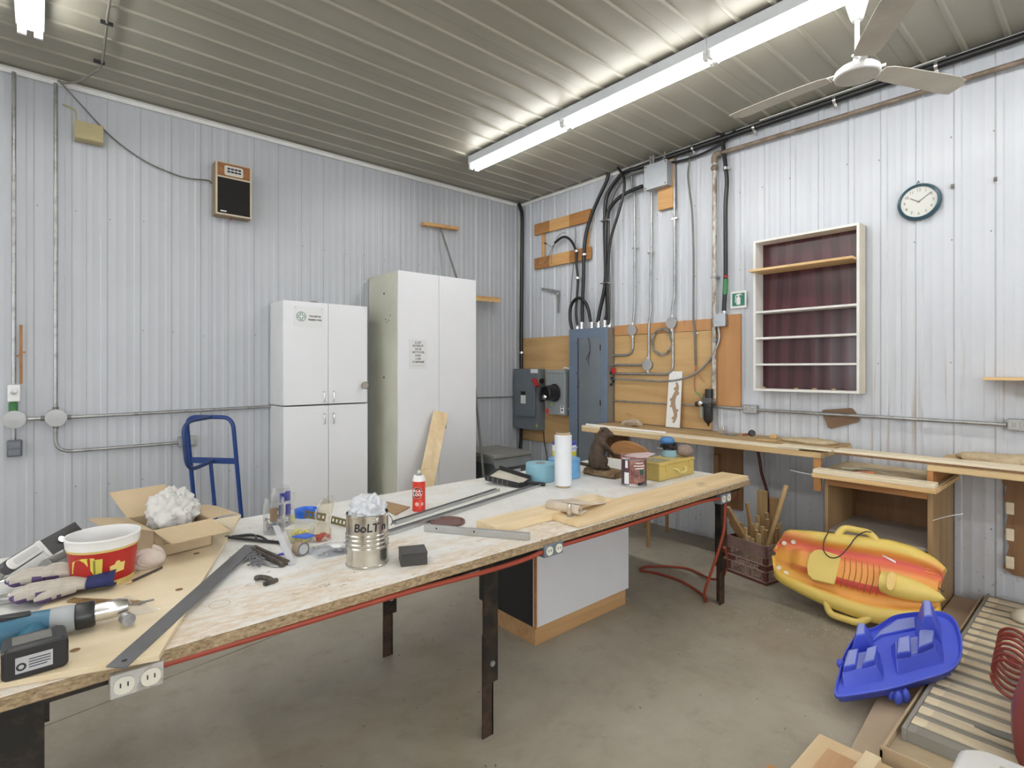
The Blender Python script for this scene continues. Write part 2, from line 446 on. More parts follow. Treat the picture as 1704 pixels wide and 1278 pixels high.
# ================================================================ right wall
M_GALV = rusty('galvanised', (0.40, 0.405, 0.405), (0.29, 0.29, 0.285), 0.55, 18, 0.35, 0.75)
M_CHROME = plain('bright_metal', (0.75, 0.75, 0.74), 0.22, 1.0, .04)
M_BLACK = plain('black_rubber', (0.012, 0.012, 0.013), 0.36, var=.2)
M_BLKPL = plain('black_plastic', (0.018, 0.018, 0.02), 0.35, var=.15)
M_CABLE2 = plain('grey_cable', (0.16, 0.155, 0.14), 0.5, var=.2)
M_PANEL = plain('panel_bluegrey', (0.155, 0.20, 0.275), 0.38, 0.1, .08, 4)
M_PANELD = plain('panel_door_grey', (0.19, 0.215, 0.245), 0.34, 0.25, .08, 4)
M_SWITCH = plain('switch_grey', (0.155, 0.18, 0.21), 0.45, 0.0, .08, 4)
M_SWITCH2 = plain('switch_lightgrey', (0.27, 0.30, 0.31), 0.42, 0.0, .08, 4)
M_PAPER = plain('paper', (0.80, 0.80, 0.80), 0.7, var=.03)
M_INK = plain('ink', (0.02, 0.02, 0.025), 0.7, var=.02)
M_GREYINK = plain('grey_ink', (0.16, 0.16, 0.17), 0.7, var=.02)
M_RED = plain('red_plastic', (0.42, 0.02, 0.02), 0.35)
M_GREEN = plain('safety_green', (0.035, 0.19, 0.13), 0.5)
M_WHITE = plain('white_plastic', (0.78, 0.78, 0.77), 0.4, var=.03)
M_PLY = wood('plywood_fir', '#b58c50', '#d3ad70', 'y', 5, 0.6, True, 9)
M_PLY2 = wood('plywood_orange', '#b07840', '#cc9558', 'z', 5, 0.6, True, 9)
M_PINE = wood('pine', '#c99a55', '#e8c78b', 'y', 8, 0.55)
M_PINEO = wood('pine_orange', '#9c6424', '#bd823a', 'y', 8, 0.55)
M_PINEL = wood('pine_pale', '#c38b45', '#dfae69', 'y', 8, 0.55)
def sub_mat(o, mat, test):
    o.data.materials.append(mat); k = len(o.data.materials) - 1
    for p in o.data.polygons:
        if test(p.center): p.material_index = k

# ---- plywood boards behind the switchgear
wone(M().box(-.013, -.03, -.045, -.95, .64, 1.875), 'plywood_board', M_PLY, 'tan plywood board behind the grey disconnect switches near the corner', 'board', bevel=.001)
pb = wthing('plywood_board', 'wide tan plywood board behind the round conduit boxes', 'board', (-.02, -2.03, .96))
M().box(-.013, -.03, -1.49, -2.557, 1.172, 1.84).build('plank', M_PLY, pb, bevel=.0015)
M().box(-.013, -.031, -1.49, -2.557, .962, 1.168).build('plank', M_PLY, pb, bevel=.0015)
M().box(-.013, -.034, -1.49, -2.557, 1.843, 1.944).build('plank', M_PLY2, pb, bevel=.0015)
wone(M().box(-.013, -.03, -2.60, -2.82, 1.18, 1.967), 'plywood_board', M_PLY2, 'orange narrow plywood board under the fire extinguisher sign', 'board', bevel=.001)

# ---- open rack of two planks on two battens
rk = wthing('plank_rack', 'two varnished planks on thin battens, loose cable ends between them', 'wood rack', (-.02, -.74, 2.67))
for z0 in (3.083, 2.678):
    mm = M()
    for a, b in ((-.306, -.56), (-.561, -.87), (-.871, -1.18)): mm.box(-.022, -.046, a, b, z0 + .008 * (1 - (a + .306) / -.874), z0 + .138)
    o = mm.build('plank', M_PINEO, rk, bevel=.004)
    sub_mat(o, M_PINEL, lambda c: abs(c.y - .025) < .157)
    for yy in (-.41, -1.09):
        M().cyl((-.045, yy, z0 + .07), (-.052, yy, z0 + .07), .012, n=10).build('bolt', M_CHROME, rk)
for y0, y1 in ((-.409, -.457), (-1.105, -1.144)):
    M().box(-.013, -.0225, y0, y1, 2.75, 3.15).build('batten', M_PINEL, rk, bevel=.001)

# ---- cables
def cable(name, label, cat, pts, r, mat, clamps=(), group=None, n=8, k=6):
    pts = [Vector(p) for p in pts]
    t = wthing(name, label, cat, (pts[-1].x, pts[-1].y, min(p.z for p in pts)), group)
    M().tube(cat_rom(pts, k), r, n).build('sheath', mat, t, ang=60)
    for c in clamps:
        c = Vector(c)
        M().lathe([(r + .001, -.012), (r + .004, -.012), (r + .004, .012), (r + .001, .012)], c, 12).box(c.x + .0, -.012, c.y - .03, c.y + .03, c.z - .008, c.z + .008).build('clamp', M_CHROME, t)
    return t
P3 = lambda x, L: [(x, y, z) for y, z in L]
GC = 'black power cables above the panel'
cable('power_cable', 'thick black cable running down the room corner', 'cable',
      P3(-.05, [(-.03, 3.53), (-.07, 3.46), (-.095, 3.36), (-.092, 2.9), (-.085, 2.3), (-.08, 1.9), (-.08, 1.50)]), .023, M_BLACK, [(-.05, -.08, 1.70)])
cable('power_cable', 'short black cable hanging below the leftmost disconnect switch', 'cable',
      [(-.07, -.10, .79), (-.07, -.09, .6), (-.1, -.09, .45), (-.2, -.1, .38)], .02, M_BLACK)
cable('power_cable', 'black cable bowing left past the end of the two planks', 'cable',
      P3(-.065, [(-1.442, 3.53), (-1.41, 3.44), (-1.26, 3.22), (-1.15, 3.0), (-1.107, 2.79), (-1.10, 2.5), (-1.083, 2.2), (-1.083, 2.0)]), .019, M_BLACK, [(-.065, -1.105, 2.735)], GC)
cable('power_cable', 'black cable curving from the upper junction box down to the panel', 'cable',
      P3(-.085, [(-1.87, 3.273), (-1.738, 3.262), (-1.609, 3.235), (-1.51, 3.18), (-1.445, 3.10), (-1.42, 2.95), (-1.415, 2.73), (-1.415, 2.40), (-1.34, 2.10), (-1.315, 1.99)]), .02, M_BLACK, [], GC)
cable('power_cable', 'black cable sweeping down from the ceiling pipe, leftmost of the tied bundle', 'cable',
      P3(-.055, [(-1.95, 3.47), (-1.70, 3.485), (-1.585, 3.46), (-1.468, 3.37), (-1.399, 3.26), (-1.385, 3.05), (-1.39, 2.74), (-1.405, 2.42), (-1.415, 2.1), (-1.385, 1.98)]), .02, M_BLACK, [], GC)
cable('power_cable', 'black cable sweeping down from the ceiling pipe, middle of the tied bundle', 'cable',
      P3(-.055, [(-1.95, 3.435), (-1.72, 3.44), (-1.60, 3.40), (-1.50, 3.30), (-1.44, 3.15), (-1.425, 2.95), (-1.43, 2.6), (-1.44, 2.3), (-1.44, 2.0)]), .016, M_CABLE2, [], GC)
cable('power_cable', 'black cable bulging right before it joins the tied bundle', 'cable',
      P3(-.10, [(-1.585, 3.53), (-1.651, 3.43), (-1.667, 3.30), (-1.602, 3.09), (-1.502, 2.84), (-1.465, 2.6), (-1.45, 2.39), (-1.465, 2.1), (-1.465, 1.95)]), .014, M_BLACK, [], GC)
cable('power_cable', 'short black cable looped over the top of the panel', 'cable',
      P3(-.10, [(-.965, 1.93), (-.935, 2.05), (-.945, 2.18), (-1.0, 2.25), (-1.07, 2.265), (-1.15, 2.215), (-1.20, 2.12), (-1.225, 2.0)]), .018, M_BLACK, [], GC)
lw = cable('power_cable', 'black cable arching between the two planks with stripped wire ends', 'cable',
      P3(-.075, [(-.676, 2.935), (-.779, 2.975), (-.859, 2.965), (-.938, 2.90), (-1.0, 2.786), (-1.003, 2.664), (-1.026, 2.488), (-1.015, 2.30), (-1.0, 2.12), (-1.02, 1.98)]), .014, M_BLACK, [(-.075, -1.0, 2.786), (-.075, -1.022, 2.49)], GC)
for L in ([(-.68, 2.935), (-.62, 2.90), (-.57, 2.93), (-.53, 2.95)], [(-.68, 2.935), (-.61, 2.86), (-.55, 2.77), (-.49, 2.73)], [(-.68, 2.935), (-.63, 2.85), (-.61, 2.78), (-.62, 2.70)], [(-.68, 2.935), (-.72, 3.0), (-.80, 3.03), (-.84, 3.01)]):
    M().tube(cat_rom(P3(-.07, L), 5), .0035, 6).build('wire_end', M_CABLE2, lw)
M().cyl((-.07, -.535, 2.948), (-.07, -.505, 2.966), .009, n=8).build('wire_cap', M_BLKPL, lw)
# straps tying the bundle
for z in (3.03, 2.385):
    wone(M().tube([(-.03, -1.36, z), (-.125, -1.38, z - .002), (-.125, -1.475, z - .004), (-.03, -1.49, z - .004)], .006, 6), 'cable_tie', M_CHROME, 'pale strap around the black cable bundle, %s one' % ('upper' if z > 2.7 else 'lower'), 'strap')
# thin stray wire left of the cables
cable('thin_wire', 'thin grey wire hanging on the ribs below the lower plank', 'wire', P3(-.02, [(-.94, 3.07), (-.945, 2.95), (-.92, 2.75), (-.89, 2.5), (-.87, 2.3), (-.865, 2.0)]), .004, M_CABLE2)

# ---- angle bracket on the wall
br = wthing('shelf_bracket', 'grey metal shelf bracket screwed to the ribbed wall, arm tilted up', 'bracket', (-.02, -.69, 2.14))
M().prism([(-.41, 2.462), (-.405, 2.44), (-.66, 2.355), (-.70, 2.375), (-.70, 2.395)], lambda u, v, w_: (w_, u, v), -.02, -.028).build('arm', M_GALV, br)
M().prism([(-.66, 2.38), (-.705, 2.38), (-.69, 2.14), (-.675, 2.14)], lambda u, v, w_: (w_, u, v), -.02, -.03).build('leg', M_GALV, br)
M().cyl((-.03, -.685, 2.36), (-.036, -.685, 2.36), .012, n=10).build('bolt', M_CHROME, br)

# ---- electrical panel
ep = wthing('electrical_panel', 'tall blue grey electrical panel with a closed door', 'electrical panel', (-.07, -1.22, .42))
M().box(-.013, -.128, -.97, -1.482, .42, 1.925).build('body', plain('panel_side', (0.30, 0.30, 0.28), 0.4, 0.5, .1, 4), ep, bevel=.003)
M().box(-.128, -.14, -.956, -1.486, .42, 1.930).build('cover', M_PANEL, ep, bevel=.003)
dr = M().box(-.14, -.147, -1.10, -1.40, .55, 1.83).build('door', M_PANELD, ep, bevel=.003)
M().box(-.146, -.151, -1.125, -1.15, 1.30, 1.37).build('latch', M_GALV, dr, bevel=.002)
M().box(-.1395, -.1415, -1.083, -1.098, .55, 1.83).build('door_gap', M_INK, ep)
for z in (1.78, 1.45, 1.30, .95, .62): M().cyl((-.139, -1.072, z), (-.145, -1.072, z), .008, n=8).build('screw', M_CHROME, ep)
for z in (1.72, 1.15): M().cyl((-.147, -1.398, z - .03), (-.147, -1.398, z + .03), .006, n=8).build('hinge', M_INK, ep)
M().tube(cat_rom([(-.152, -1.24, 1.83), (-.155, -1.265, 1.74), (-.155, -1.262, 1.66), (-.155, -1.24, 1.57), (-.155, -1.26, 1.55)], 5), .003, 5).build('wire', M_INK, ep)
M().tube(cat_rom([(-.153, -1.258, 1.68), (-.155, -1.23, 1.63), (-.155, -1.215, 1.60)], 5), .003, 5).build('wire', M_INK, ep)
for y, h in ((-1.02, .03), (-1.083, .075), (-1.225, .065), (-1.315, .07), (-1.40, .075), (-1.46, .03)):
    M().lathe([(.0, 0), (.026, 0), (.026, .02), (.021, .024), (.021, h - .014), (.027, h - .014), (.027, h), (.0, h)], (-.075, y, 1.93), 12).build('cable_connector', M_CHROME, ep)
for z in (1.46, 1.405, 1.37, 1.34): M().cyl((-.07 + .03 * ((z * 100) % 2 - .5), -1.482, z), (-.07 + .03 * ((z * 100) % 2 - .5), -1.50, z), .014, n=10).build('knockout', M_INK, ep)
M().box(-.05, -.085, -1.487, -1.52, 1.45, 1.51).build('red_tag', M_RED, ep, bevel=.003)

# ---- disconnect switches
ds = wthing('disconnect_switch', 'dark grey disconnect switch box with red handle beside the corner', 'switch box', (-.08, -.26, .78))
M().box(-.03, -.14, -.04, -.475, .785, 1.503).build('body', M_SWITCH, ds, bevel=.005)
M().prism([(-.085, .95), (-.10, .935), (-.41, .935), (-.43, .955), (-.44, 1.36), (-.42, 1.385), (-.11, 1.385), (-.088, 1.36)], lambda u, v, w_: (w_, u, v), -.138, -.165).build('cover', M_SWITCH, ds, bevel=.008)
M().bar((-.18, -.44, 1.385), (-.19, -.515, 1.30), .035, .05, (1, 0, 0)).build('handle', M_RED, ds, bevel=.006)
M().cyl((-.10, -.475, 1.36), (-.10, -.50, 1.36), .03, n=14).build('pivot', M_BLKPL, ds)
M().box(-.165, -.168, -.20, -.28, 1.19, 1.235).build('nameplate', M_INK, ds)
M().box(-.165, -.168, -.20, -.285, 1.09, 1.19).build('label', M_PAPER, ds)
M().box(-.14, -.1425, -.345, -.465, 1.452, 1.498).build('label', M_PAPER, ds)
M().box(-.14, -.1425, -.435, -.465, .82, .86).build('sticker', plain('lime', (.35, .5, .08), .5), ds)
d2 = wthing('motor_plug_box', 'light grey box with a big black round plug and warning stickers', 'switch box', (-.08, -.75, .985))
M().box(-.03, -.145, -.60, -.897, .988, 1.486).build('body', M_SWITCH2, d2, bevel=.006)
M().box(-.028, -.152, -.596, -.902, 1.452, 1.49).build('lid', M_SWITCH2, d2, bevel=.004)
pg = M().lathe([(.0, 0), (.098, 0), (.098, .018), (.086, .02), (.082, .16), (.07, .165), (.062, .12), (0, .12)], (-.145, -.75, 1.235), 28, (-1, 0, .0)).build('plug', M_BLKPL, d2)
M().lathe([(.099, 0), (.106, 0), (.106, .014), (.099, .016)], (-.145, -.75, 1.235), 28, (-1, 0, 0)).build('flange', M_GALV, pg)
M().tube(cat_rom([(-.25, -.665, 1.24), (-.27, -.64, 1.30), (-.29, -.64, 1.20), (-.27, -.66, 1.14), (-.24, -.675, 1.16)], 5), .014, 8).build('latch', M_BLKPL, pg)
M().sphere((-.305, -.745, 1.19), (.02, .03, .03)).build('latch_pin', M_CHROME, pg)
M().box(-.146, -.148, -.834, -.885, 1.012, 1.092).build('sticker', M_PAPER, d2)
M().box(-.148, -.149, -.85, -.868, 1.03, 1.06).build('print', M_INK, d2)
M().box(-.148, -.149, -.84, -.879, 1.075, 1.087).build('print', M_INK, d2)
M().box(-.146, -.148, -.607, -.65, .995, 1.05).build('sticker', plain('red_label', (.6, .05, .04), .5), d2)
M().box(-.146, -.148, -.68, -.71, 1.08, 1.125).build('sticker', plain('lime', (.35, .5, .08), .5), d2)
M().cyl((-.09, -.9, 1.06), (-.09, -.935, 1.06), .02, n=10).build('knob', M_GALV, d2)
wone(M().tube(cat_rom([(-.07, -.80, 1.499), (-.09, -.85, 1.512), (-.07, -.90, 1.503), (-.09, -.93, 1.512)], 5), .011, 8), 'rag', M_WHITE, 'small white rag lying on top of the round plug box', 'rag')
cable('thin_wire', 'thin black wire hanging below the disconnect switch', 'wire', P3(-.04, [(-.46, .77), (-.47, .65), (-.51, .5), (-.53, .3), (-.52, .1)]), .006, M_BLACK)

# ---- conduits with round boxes
def round_box(t, y, z, x=-.03):
    b = M().lathe([(0, 0), (.052, 0), (.052, .028), (0, .028)], (x, y, z), 22, (-1, 0, 0)).build('round_box', M_GALV, t, bevel=.002)
    M().lathe([(0, 0), (.055, 0), (.055, .005), (0, .007)], (x - .028, y, z), 22, (-1, 0, 0)).build('lid', plain('box_lid', (.42, .42, .42), .45, .4), b, bevel=.001)
    for dz in (-1, 1): M().cyl((x - .014, y, z + dz * .05), (x - .014, y, z + dz * .078), .015, n=10).build('connector', M_CHROME, t)
def conduit(label, runs, box=None, straps=(), r=.0125, group='conduits above the plywood board', name='conduit', mat=None):
    t = wthing(name, label, 'conduit', (-.04, runs[0][-1][1], min(p[2] for q in runs for p in q)), group)
    for q in runs: M().tube(bend(q, .09, 6), r, 10).build('pipe', mat or M_GALV, t, ang=60)
    if box: round_box(t, *box)
    for y, z in straps: M().box(-.013, -.04 - r, y - .03, y + .03, z - .008, z + .008).build('strap', M_CHROME, t, bevel=.002)
    return t
XC = -.043
conduit('leftmost thin steel conduit down to the round box nearest the panel', [P3(XC, [(-1.712, 3.53), (-1.716, 3.33), (-1.748, 3.24), (-1.752, 2.3), (-1.747, 2.12), (-1.728, 1.96), (-1.727, 1.93)]), P3(XC, [(-1.727, 1.84), (-1.727, 1.64), (-1.475, 1.64)])], (-1.727, 1.886), [(-1.752, 2.70)])
conduit('steel conduit from the upper junction box to the lowest round box', [P3(XC, [(-1.95, 3.2), (-1.935, 2.2), (-1.938, 2.06), (-1.914, 1.93), (-1.915, 1.58)]), P3(XC, [(-1.86, 1.54), (-1.475, 1.542)])], (-1.907, 1.54), [(-1.937, 2.62)])
conduit('steel conduit down to the highest round box, then bending left', [P3(XC, [(-2.187, 3.53), (-2.196, 3.2), (-2.197, 2.17), (-2.172, 2.06), (-2.168, 1.97)]), P3(XC, [(-2.176, 1.88), (-2.18, 1.452), (-1.475, 1.452)])], (-2.170, 1.928), [(-2.197, 2.9)])
conduit('wavy grey cable hanging right of the conduits, bare coloured wires at its end', [cat_rom(P3(-.05, [(-2.376, 3.53), (-2.361, 3.42), (-2.34, 3.27), (-2.356, 3.11), (-2.382, 2.9), (-2.395, 2.5), (-2.394, 1.97), (-2.406, 1.83), (-2.414, 1.53)]), 4)], None, [(-2.41, 1.82)], .009, None, 'grey_cable', M_CABLE2)
for L, c in (([(-2.414, 1.53), (-2.405, 1.45), (-2.398, 1.35), (-2.41, 1.29)], (.45, .16, .12)), ([(-2.414, 1.53), (-2.45, 1.45), (-2.50, 1.38)], (.5, .2, .1)), ([(-2.40, 1.30), (-2.43, 1.28), (-2.46, 1.25)], (.1, .4, .2))):
    wone(M().tube(cat_rom(P3(-.045, L), 4), .0045, 6), 'wire_end', plain('wire_%d' % int(c[1] * 100), c, .5), {45: 'thin red wire hanging straight from the cut grey cable', 50: 'thin orange wire slanting from the cut grey cable', 10: 'short green wire tail above the black air filter'}[int(c[0] * 100)], 'wire')
conduit('grey cable swooping from the square box across the plywood to the panel', [cat_rom(P3(-.055, [(-2.634, 1.87), (-2.64, 1.745), (-2.567, 1.60), (-2.441, 1.475), (-2.269, 1.405), (-2.074, 1.385), (-1.836, 1.39), (-1.49, 1.40)]), 4)], None, [(-2.0, 1.385)], .010, None, 'grey_cable')
conduit('thin horizontal conduit low across the plywood board', [P3(-.042, [(-1.49, 1.174), (-2.5, 1.172)])], None, [], .008, None)
conduit('horizontal conduit from the air filter to the outlet box', [P3(-.042, [(-2.56, 1.17), (-2.85, 1.168)])], None, [], .011, None)
conduit('long horizontal steel conduit under the wall shelf unit', [P3(-.043, [(-2.966, 1.163), (-4.49, 1.160)])], None, [(-3.4, 1.162), (-3.95, 1.162)], .0125, None)
# coil of spare cable
wone(M().tube([(-.05 - .012 * math.sin(7 * a), -2.066 + (.108 + .008 * math.sin(2.3 * a)) * math.cos(a), 1.758 + (.122 + .007 * math.cos(1.7 * a)) * math.sin(a)) for a in [i * 2 * PI / 26 for i in range(26 * 4)]], .0065, 6), 'cable_coil', plain('coil_grey', (.22, .21, .19), .5), 'coil of grey cable hung on the plywood between two conduits', 'cable coil')

# ---- stencil board leaning on the bench
st = wthing('stencil_board', 'white board with a brown scroll ornament leaning on the plywood', 'stencil', (-.09, -2.215, .963))
def ST(u, v, w_): return (-.10 + (v - .963) * .12 - w_, -2.143 - u, v)
M().prism([(0, .963), (.145, .963), (.134, 1.478), (.0, 1.478)], lambda u, v, w_: ST(u, v, w_), 0, .006).build('board', M_WHITE, st)
M_SCROLL = plain('scroll_brown', (.36, .25, .16), .6)
mid = []
for i in range(15):
    f = i / 14; v = 1.005 + .37 * f; u = .078 + .018 * math.sin(f * 9.0)
    mid.append((u, v))
mm = M()
for i in range(14):
    (u0, v0), (u1, v1) = mid[i], mid[i + 1]; w0 = .011 + .012 * math.sin(PI * (i / 14)); w1 = .011 + .012 * math.sin(PI * ((i + 1) / 14))
    mm.prism([(u0 - w0, v0), (u0 + w0, v0), (u1 + w1, v1), (u1 - w1, v1)], ST, .006, .0075)
mm.build('ornament', M_SCROLL, st)
for f, s in ((.12, -1), (.3, 1), (.42, -1), (.58, -1), (.72, 1), (.85, -1)):
    c = (.078 + .018 * math.sin(f * 9.0) + s * .022, 1.005 + .37 * f)
    M().prism([(c[0] + .012 * math.cos(a) * (1.3 if s * math.cos(a) > 0 else 1), c[1] + .016 * math.sin(a + .5)) for a in [k * PI / 6 for k in range(12)]], ST, .006, .0078).build('scroll_leaf', M_SCROLL, st)

# ---- air line: galvanised drop, rusty main, filter
M_FLAKE = rusty('flaking_pipe', (.58, .56, .52), (.23, .17, .12), .52, 14, .6, .3, (2, 2, .6))
M_RUSTP = rusty('rusty_pipe', (.20, .155, .115), (.30, .24, .19), .5, 12, .65, .4)
ap = wthing('air_pipe', 'rusty air line along the wall top, turning down as a flaking galvanised pipe', 'pipe', (-.06, -2.6, 1.2))
M().cyl((-.06, -2.602, 3.33), (-.06, -2.597, 1.2), .019, n=12).build('drop_pipe', M_FLAKE, ap)
M().tube([(-.06, -2.64, 3.365), (-.06, -3.6, 3.352), (-.06, -5.6, 3.33)], .017, 10).build('main_pipe', M_RUSTP, ap)
M().tube(bend([(-.06, -2.602, 3.30), (-.06, -2.602, 3.365), (-.06, -2.67, 3.364)], .03, 5), .027, 12).build('elbow', M_RUSTP, ap)
M().sphere((-.06, -2.602, 3.25), (.032, .032, .03)).build('union', M_RUSTP, ap)
for z in (2.3, 1.75): M().box(-.013, -.082, -2.575, -2.63, z - .008, z + .008).build('strap', M_GALV, ap)
af = wthing('air_filter', 'black air filter regulator at the foot of the galvanised pipe', 'regulator', (-.10, -2.55, 1.0))
M().lathe([(0, 0), (.006, 0), (.01, .02), (.035, .045), (.04, .06), (.04, .17), (.045, .175), (.045, .2), (0, .2)], (-.10, -2.565, 1.0), 16).build('bowl', M_BLKPL, af)
M().box(-.06, -.14, -2.52, -2.61, 1.195, 1.25).build('head', plain('filter_grey', (.12, .12, .12), .4, .4), af, bevel=.01)
M().cyl((-.10, -2.572, 1.25), (-.10, -2.572, 1.325), .034, n=14).build('knob', M_BLKPL, af)
M().lathe([(0, 0), (.022, 0), (.026, .1), (.0, .11)], (-.10, -2.505, 1.07), 12).build('oil_bowl', plain('smoky', (.45, .43, .36), .2, trans=.3), af)
M().cyl((-.10, -2.45, 1.19), (-.10, -2.53, 1.19), .024, n=14).build('gauge', M_BLKPL, af)
M().sphere((-.13, -2.51, 1.20), .028).build('gauge_face', M_CHROME, af)
M().tube(bend([(-.10, -2.515, 1.22), (-.10, -2.515, 1.285), (-.10, -2.58, 1.285)], .02), .01, 8).build('loop_pipe', plain('brass', (.5, .36, .16), .3, .9), af)
M().cyl((-.10, -2.60, 1.225), (-.07, -2.615, 1.225), .014, n=10).build('nipple', M_GALV, af)

# ---- square boxes and their cables
jb = wthing('junction_box', 'square galvanised junction box under the black cable by the sign', 'junction box', (-.05, -2.655, 1.868))
M().box(-.03, -.085, -2.612, -2.71, 1.868, 1.975).build('box', M_GALV, jb, bevel=.006)
M().box(-.085, -.089, -2.608, -2.713, 1.866, 1.977).build('cover', plain('zinc', (.60, .64, .68), .3, .8), jb, bevel=.006)
M().cyl((-.055, -2.685, 1.975), (-.055, -2.685, 2.01), .017, n=10).build('connector', M_CHROME, jb)
bc = cable('power_cable', 'black cable from the ceiling to the square box, green tape near its end', 'cable', P3(-.055, [(-2.673, 3.53), (-2.678, 3.43), (-2.70, 3.24), (-2.712, 3.1), (-2.70, 2.9), (-2.70, 2.6), (-2.70, 2.29), (-2.685, 2.0)]), .0185, M_BLACK, [(-.055, -2.70, 3.22)])
M().tube(P3(-.055, [(-2.701, 2.27), (-2.695, 2.14)]), .021, 10).build('tape', plain('green_tape', (.05, .22, .08), .5), bc)
M().tube(P3(-.055, [(-2.701, 2.30), (-2.701, 2.285)]), .021, 10).build('tape', M_RED, bc)
M().tube(cat_rom([(-.055, -2.673, 3.525), (-.09, -2.66, 3.52), (-.11, -2.64, 3.525)], 4), .008, 6).build('hook', M_BLACK, bc)
ub = wthing('junction_box', 'grey pull box mounted high on the wall near the ceiling', 'junction box', (-.08, -2.05, 3.2))
M().box(-.05, -.135, -1.93, -2.175, 3.205, 3.435).build('box', plain('pullbox', (.36, .38, .40), .4, .3), ub, bevel=.003)
M().box(-.135, -.139, -1.927, -2.178, 3.202, 3.438).build('cover', plain('pullbox_cover', (.44, .47, .50), .38, .3), ub, bevel=.002)
for y, z in ((-1.945, 3.22), (-2.16, 3.42), (-2.16, 3.22), (-1.945, 3.42)): M().cyl((-.138, y, z), (-.143, y, z), .006, n=8).build('screw', M_INK, ub)
for y in (-1.97, -2.0): M().cyl((-.09, y, 3.43), (-.09, y, 3.53), .013, n=10).build('nipple', M_GALV, ub)
wone(M().box(-.013, -.05, -2.02, -2.19, 3.01, 3.47), 'wood_block', M_PINEL, 'pine block behind and below the grey pull box', 'wood block', bevel=.003)
cable('power_cable', 'thin black cable dipping along the wall top to the pull box', 'cable', P3(-.05, [(-2.78, 3.53), (-2.72, 3.47), (-2.606, 3.435), (-2.43, 3.41), (-2.25, 3.415), (-2.15, 3.43)]), .012, M_BLACK)
cable('power_cable', 'small grey cable hooping from the ceiling into the pull box', 'cable', [(-.08, -2.12, 3.53), (-.085, -2.11, 3.47), (-.09, -2.06, 3.445), (-.09, -2.03, 3.437)], .010, M_CABLE2)
abs_ = wthing('ceiling_pipe', 'black plastic pipe running under the ceiling along the right wall', 'pipe', (-.07, -3.8, 3.46))
M().tube([(-.06, -1.75, 3.475), (-.06, -2.2, 3.482), (-.06, -3.2, 3.487), (-.06, -5.8, 3.487)], .024, 12).build('pipe', M_BLACK, abs_)
for y in (-2.95, -3.55, -4.15, -2.4): M().lathe([(.025, -.01), (.029, -.01), (.029, .01), (.025, .01)], (-.06, y, 3.486), 12, (0, 1, 0)).box(-.013, -.05, y - .01, y + .01, 3.43, 3.465).build('clip', M_CHROME, abs_)
M().bar((-.05, -3.0, CEIL - .018), (-.05, -4.2, CEIL - .018), .06, .008).build('cleat', plain('putty', (.6, .6, .58), .6), abs_)

# ---- fire extinguisher sign
fs = wthing('extinguisher_sign', 'green and white fire extinguisher pictogram sign on the wall', 'sign', (-.02, -2.795, 2.018))
M().prism(rr(.14, .145, .008, 3), lambda u, v, w_: (w_, -2.795 - u, 2.09 + v), -.0135, -.018).build('plate', M_WHITE, fs)
M().prism(rr(.108, .108, .001, 1), lambda u, v, w_: (w_, -2.795 - u, 2.09 + v), -.018, -.0187).build('field', M_GREEN, fs)
M().prism(rr(.034, .064, .008, 3, (0, -.012)), lambda u, v, w_: (w_, -2.795 - u, 2.09 + v), -.0187, -.0194).build('pictogram', M_WHITE, fs)
M().prism([(-.007, .018), (.007, .018), (.007, .035), (.022, .042), (.03, .03), (.032, .036), (.018, .049), (-.01, .046), (-.026, .036), (-.03, -.026), (-.024, -.026), (-.019, .03), (-.007, .037)], lambda u, v, w_: (w_, -2.795 - u, 2.09 + v), -.0187, -.0194).build('pictogram', M_WHITE, fs)

# ---- open wall shelf unit
su = wthing('shelf_unit', 'white open shelf unit with dark red wood back, hung on the wall', 'shelf', (-.08, -3.35, 1.325))
X0, X1, YA, YB, ZA, ZB = -.013, -.155, -2.985, -3.735, 1.325, 2.53
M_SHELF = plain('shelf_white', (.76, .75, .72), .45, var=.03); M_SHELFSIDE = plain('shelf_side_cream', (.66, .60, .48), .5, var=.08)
M_BACK = None
def m_back():
    m, t, b = nt('dark_mahogany')
    v = coords(t, (1, 9, 0.9)); n = nz(t, v, 2.0, 5, .6, .8)
    wv = t.nodes.new('ShaderNodeTexWave'); wv.wave_type = 'RINGS'; wv.inputs['Scale'].default_value = .55; wv.inputs['Distortion'].default_value = 5; wv.inputs['Detail'].default_value = 2
    t.links.new(coords(t, (1, 5.0, .42)), wv.inputs['Vector'])
    c = ramp(t, wv.outputs['Fac'], [(0.3, (.060, .013, .016)), (.75, (.105, .030, .036))])
    c = mixc(t, ramp(t, n, [(.35, (0, 0, 0)), (.75, (.5, .5, .5))]), c, (.03, .01, .014))
    t.links.new(c, b.inputs['Base Color']); b.inputs['Roughness'].default_value = .20
    bump(t, b, wv.outputs['Fac'], .15, .003)
    return m
M_BACK = m_back()
M().box(X0, X0 - .006, YA, YB, ZA, ZB).build('back', M_BACK, su)
o = M().box(X0, X1, YA, YA - .018, ZA, ZB).build('side', M_SHELF, su, bevel=.001)
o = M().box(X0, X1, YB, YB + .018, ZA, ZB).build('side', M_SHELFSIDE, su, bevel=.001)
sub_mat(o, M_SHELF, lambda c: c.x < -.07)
M().box(X0, X1, YA - .018, YB + .018, ZB - .018, ZB).build('top', M_SHELF, su, bevel=.001)
M().box(X0, X1, YA - .018, YB + .018, ZA, ZA + .018).build('bottom', M_SHELF, su, bevel=.001)
for z in (1.955, 1.745, 1.535): M().box(X0 - .006, X1 + .004, YA - .018, YB + .018, z - .008, z + .008).build('shelf', M_SHELF, su, bevel=.001)
wone(M().box(X0 - .008, X1 - .075, YA + .004, YB + .022, 2.272, 2.29), 'loose_board', M_PINE, 'unpainted pine board lying as the top shelf of the wall unit', 'board', bevel=.001)
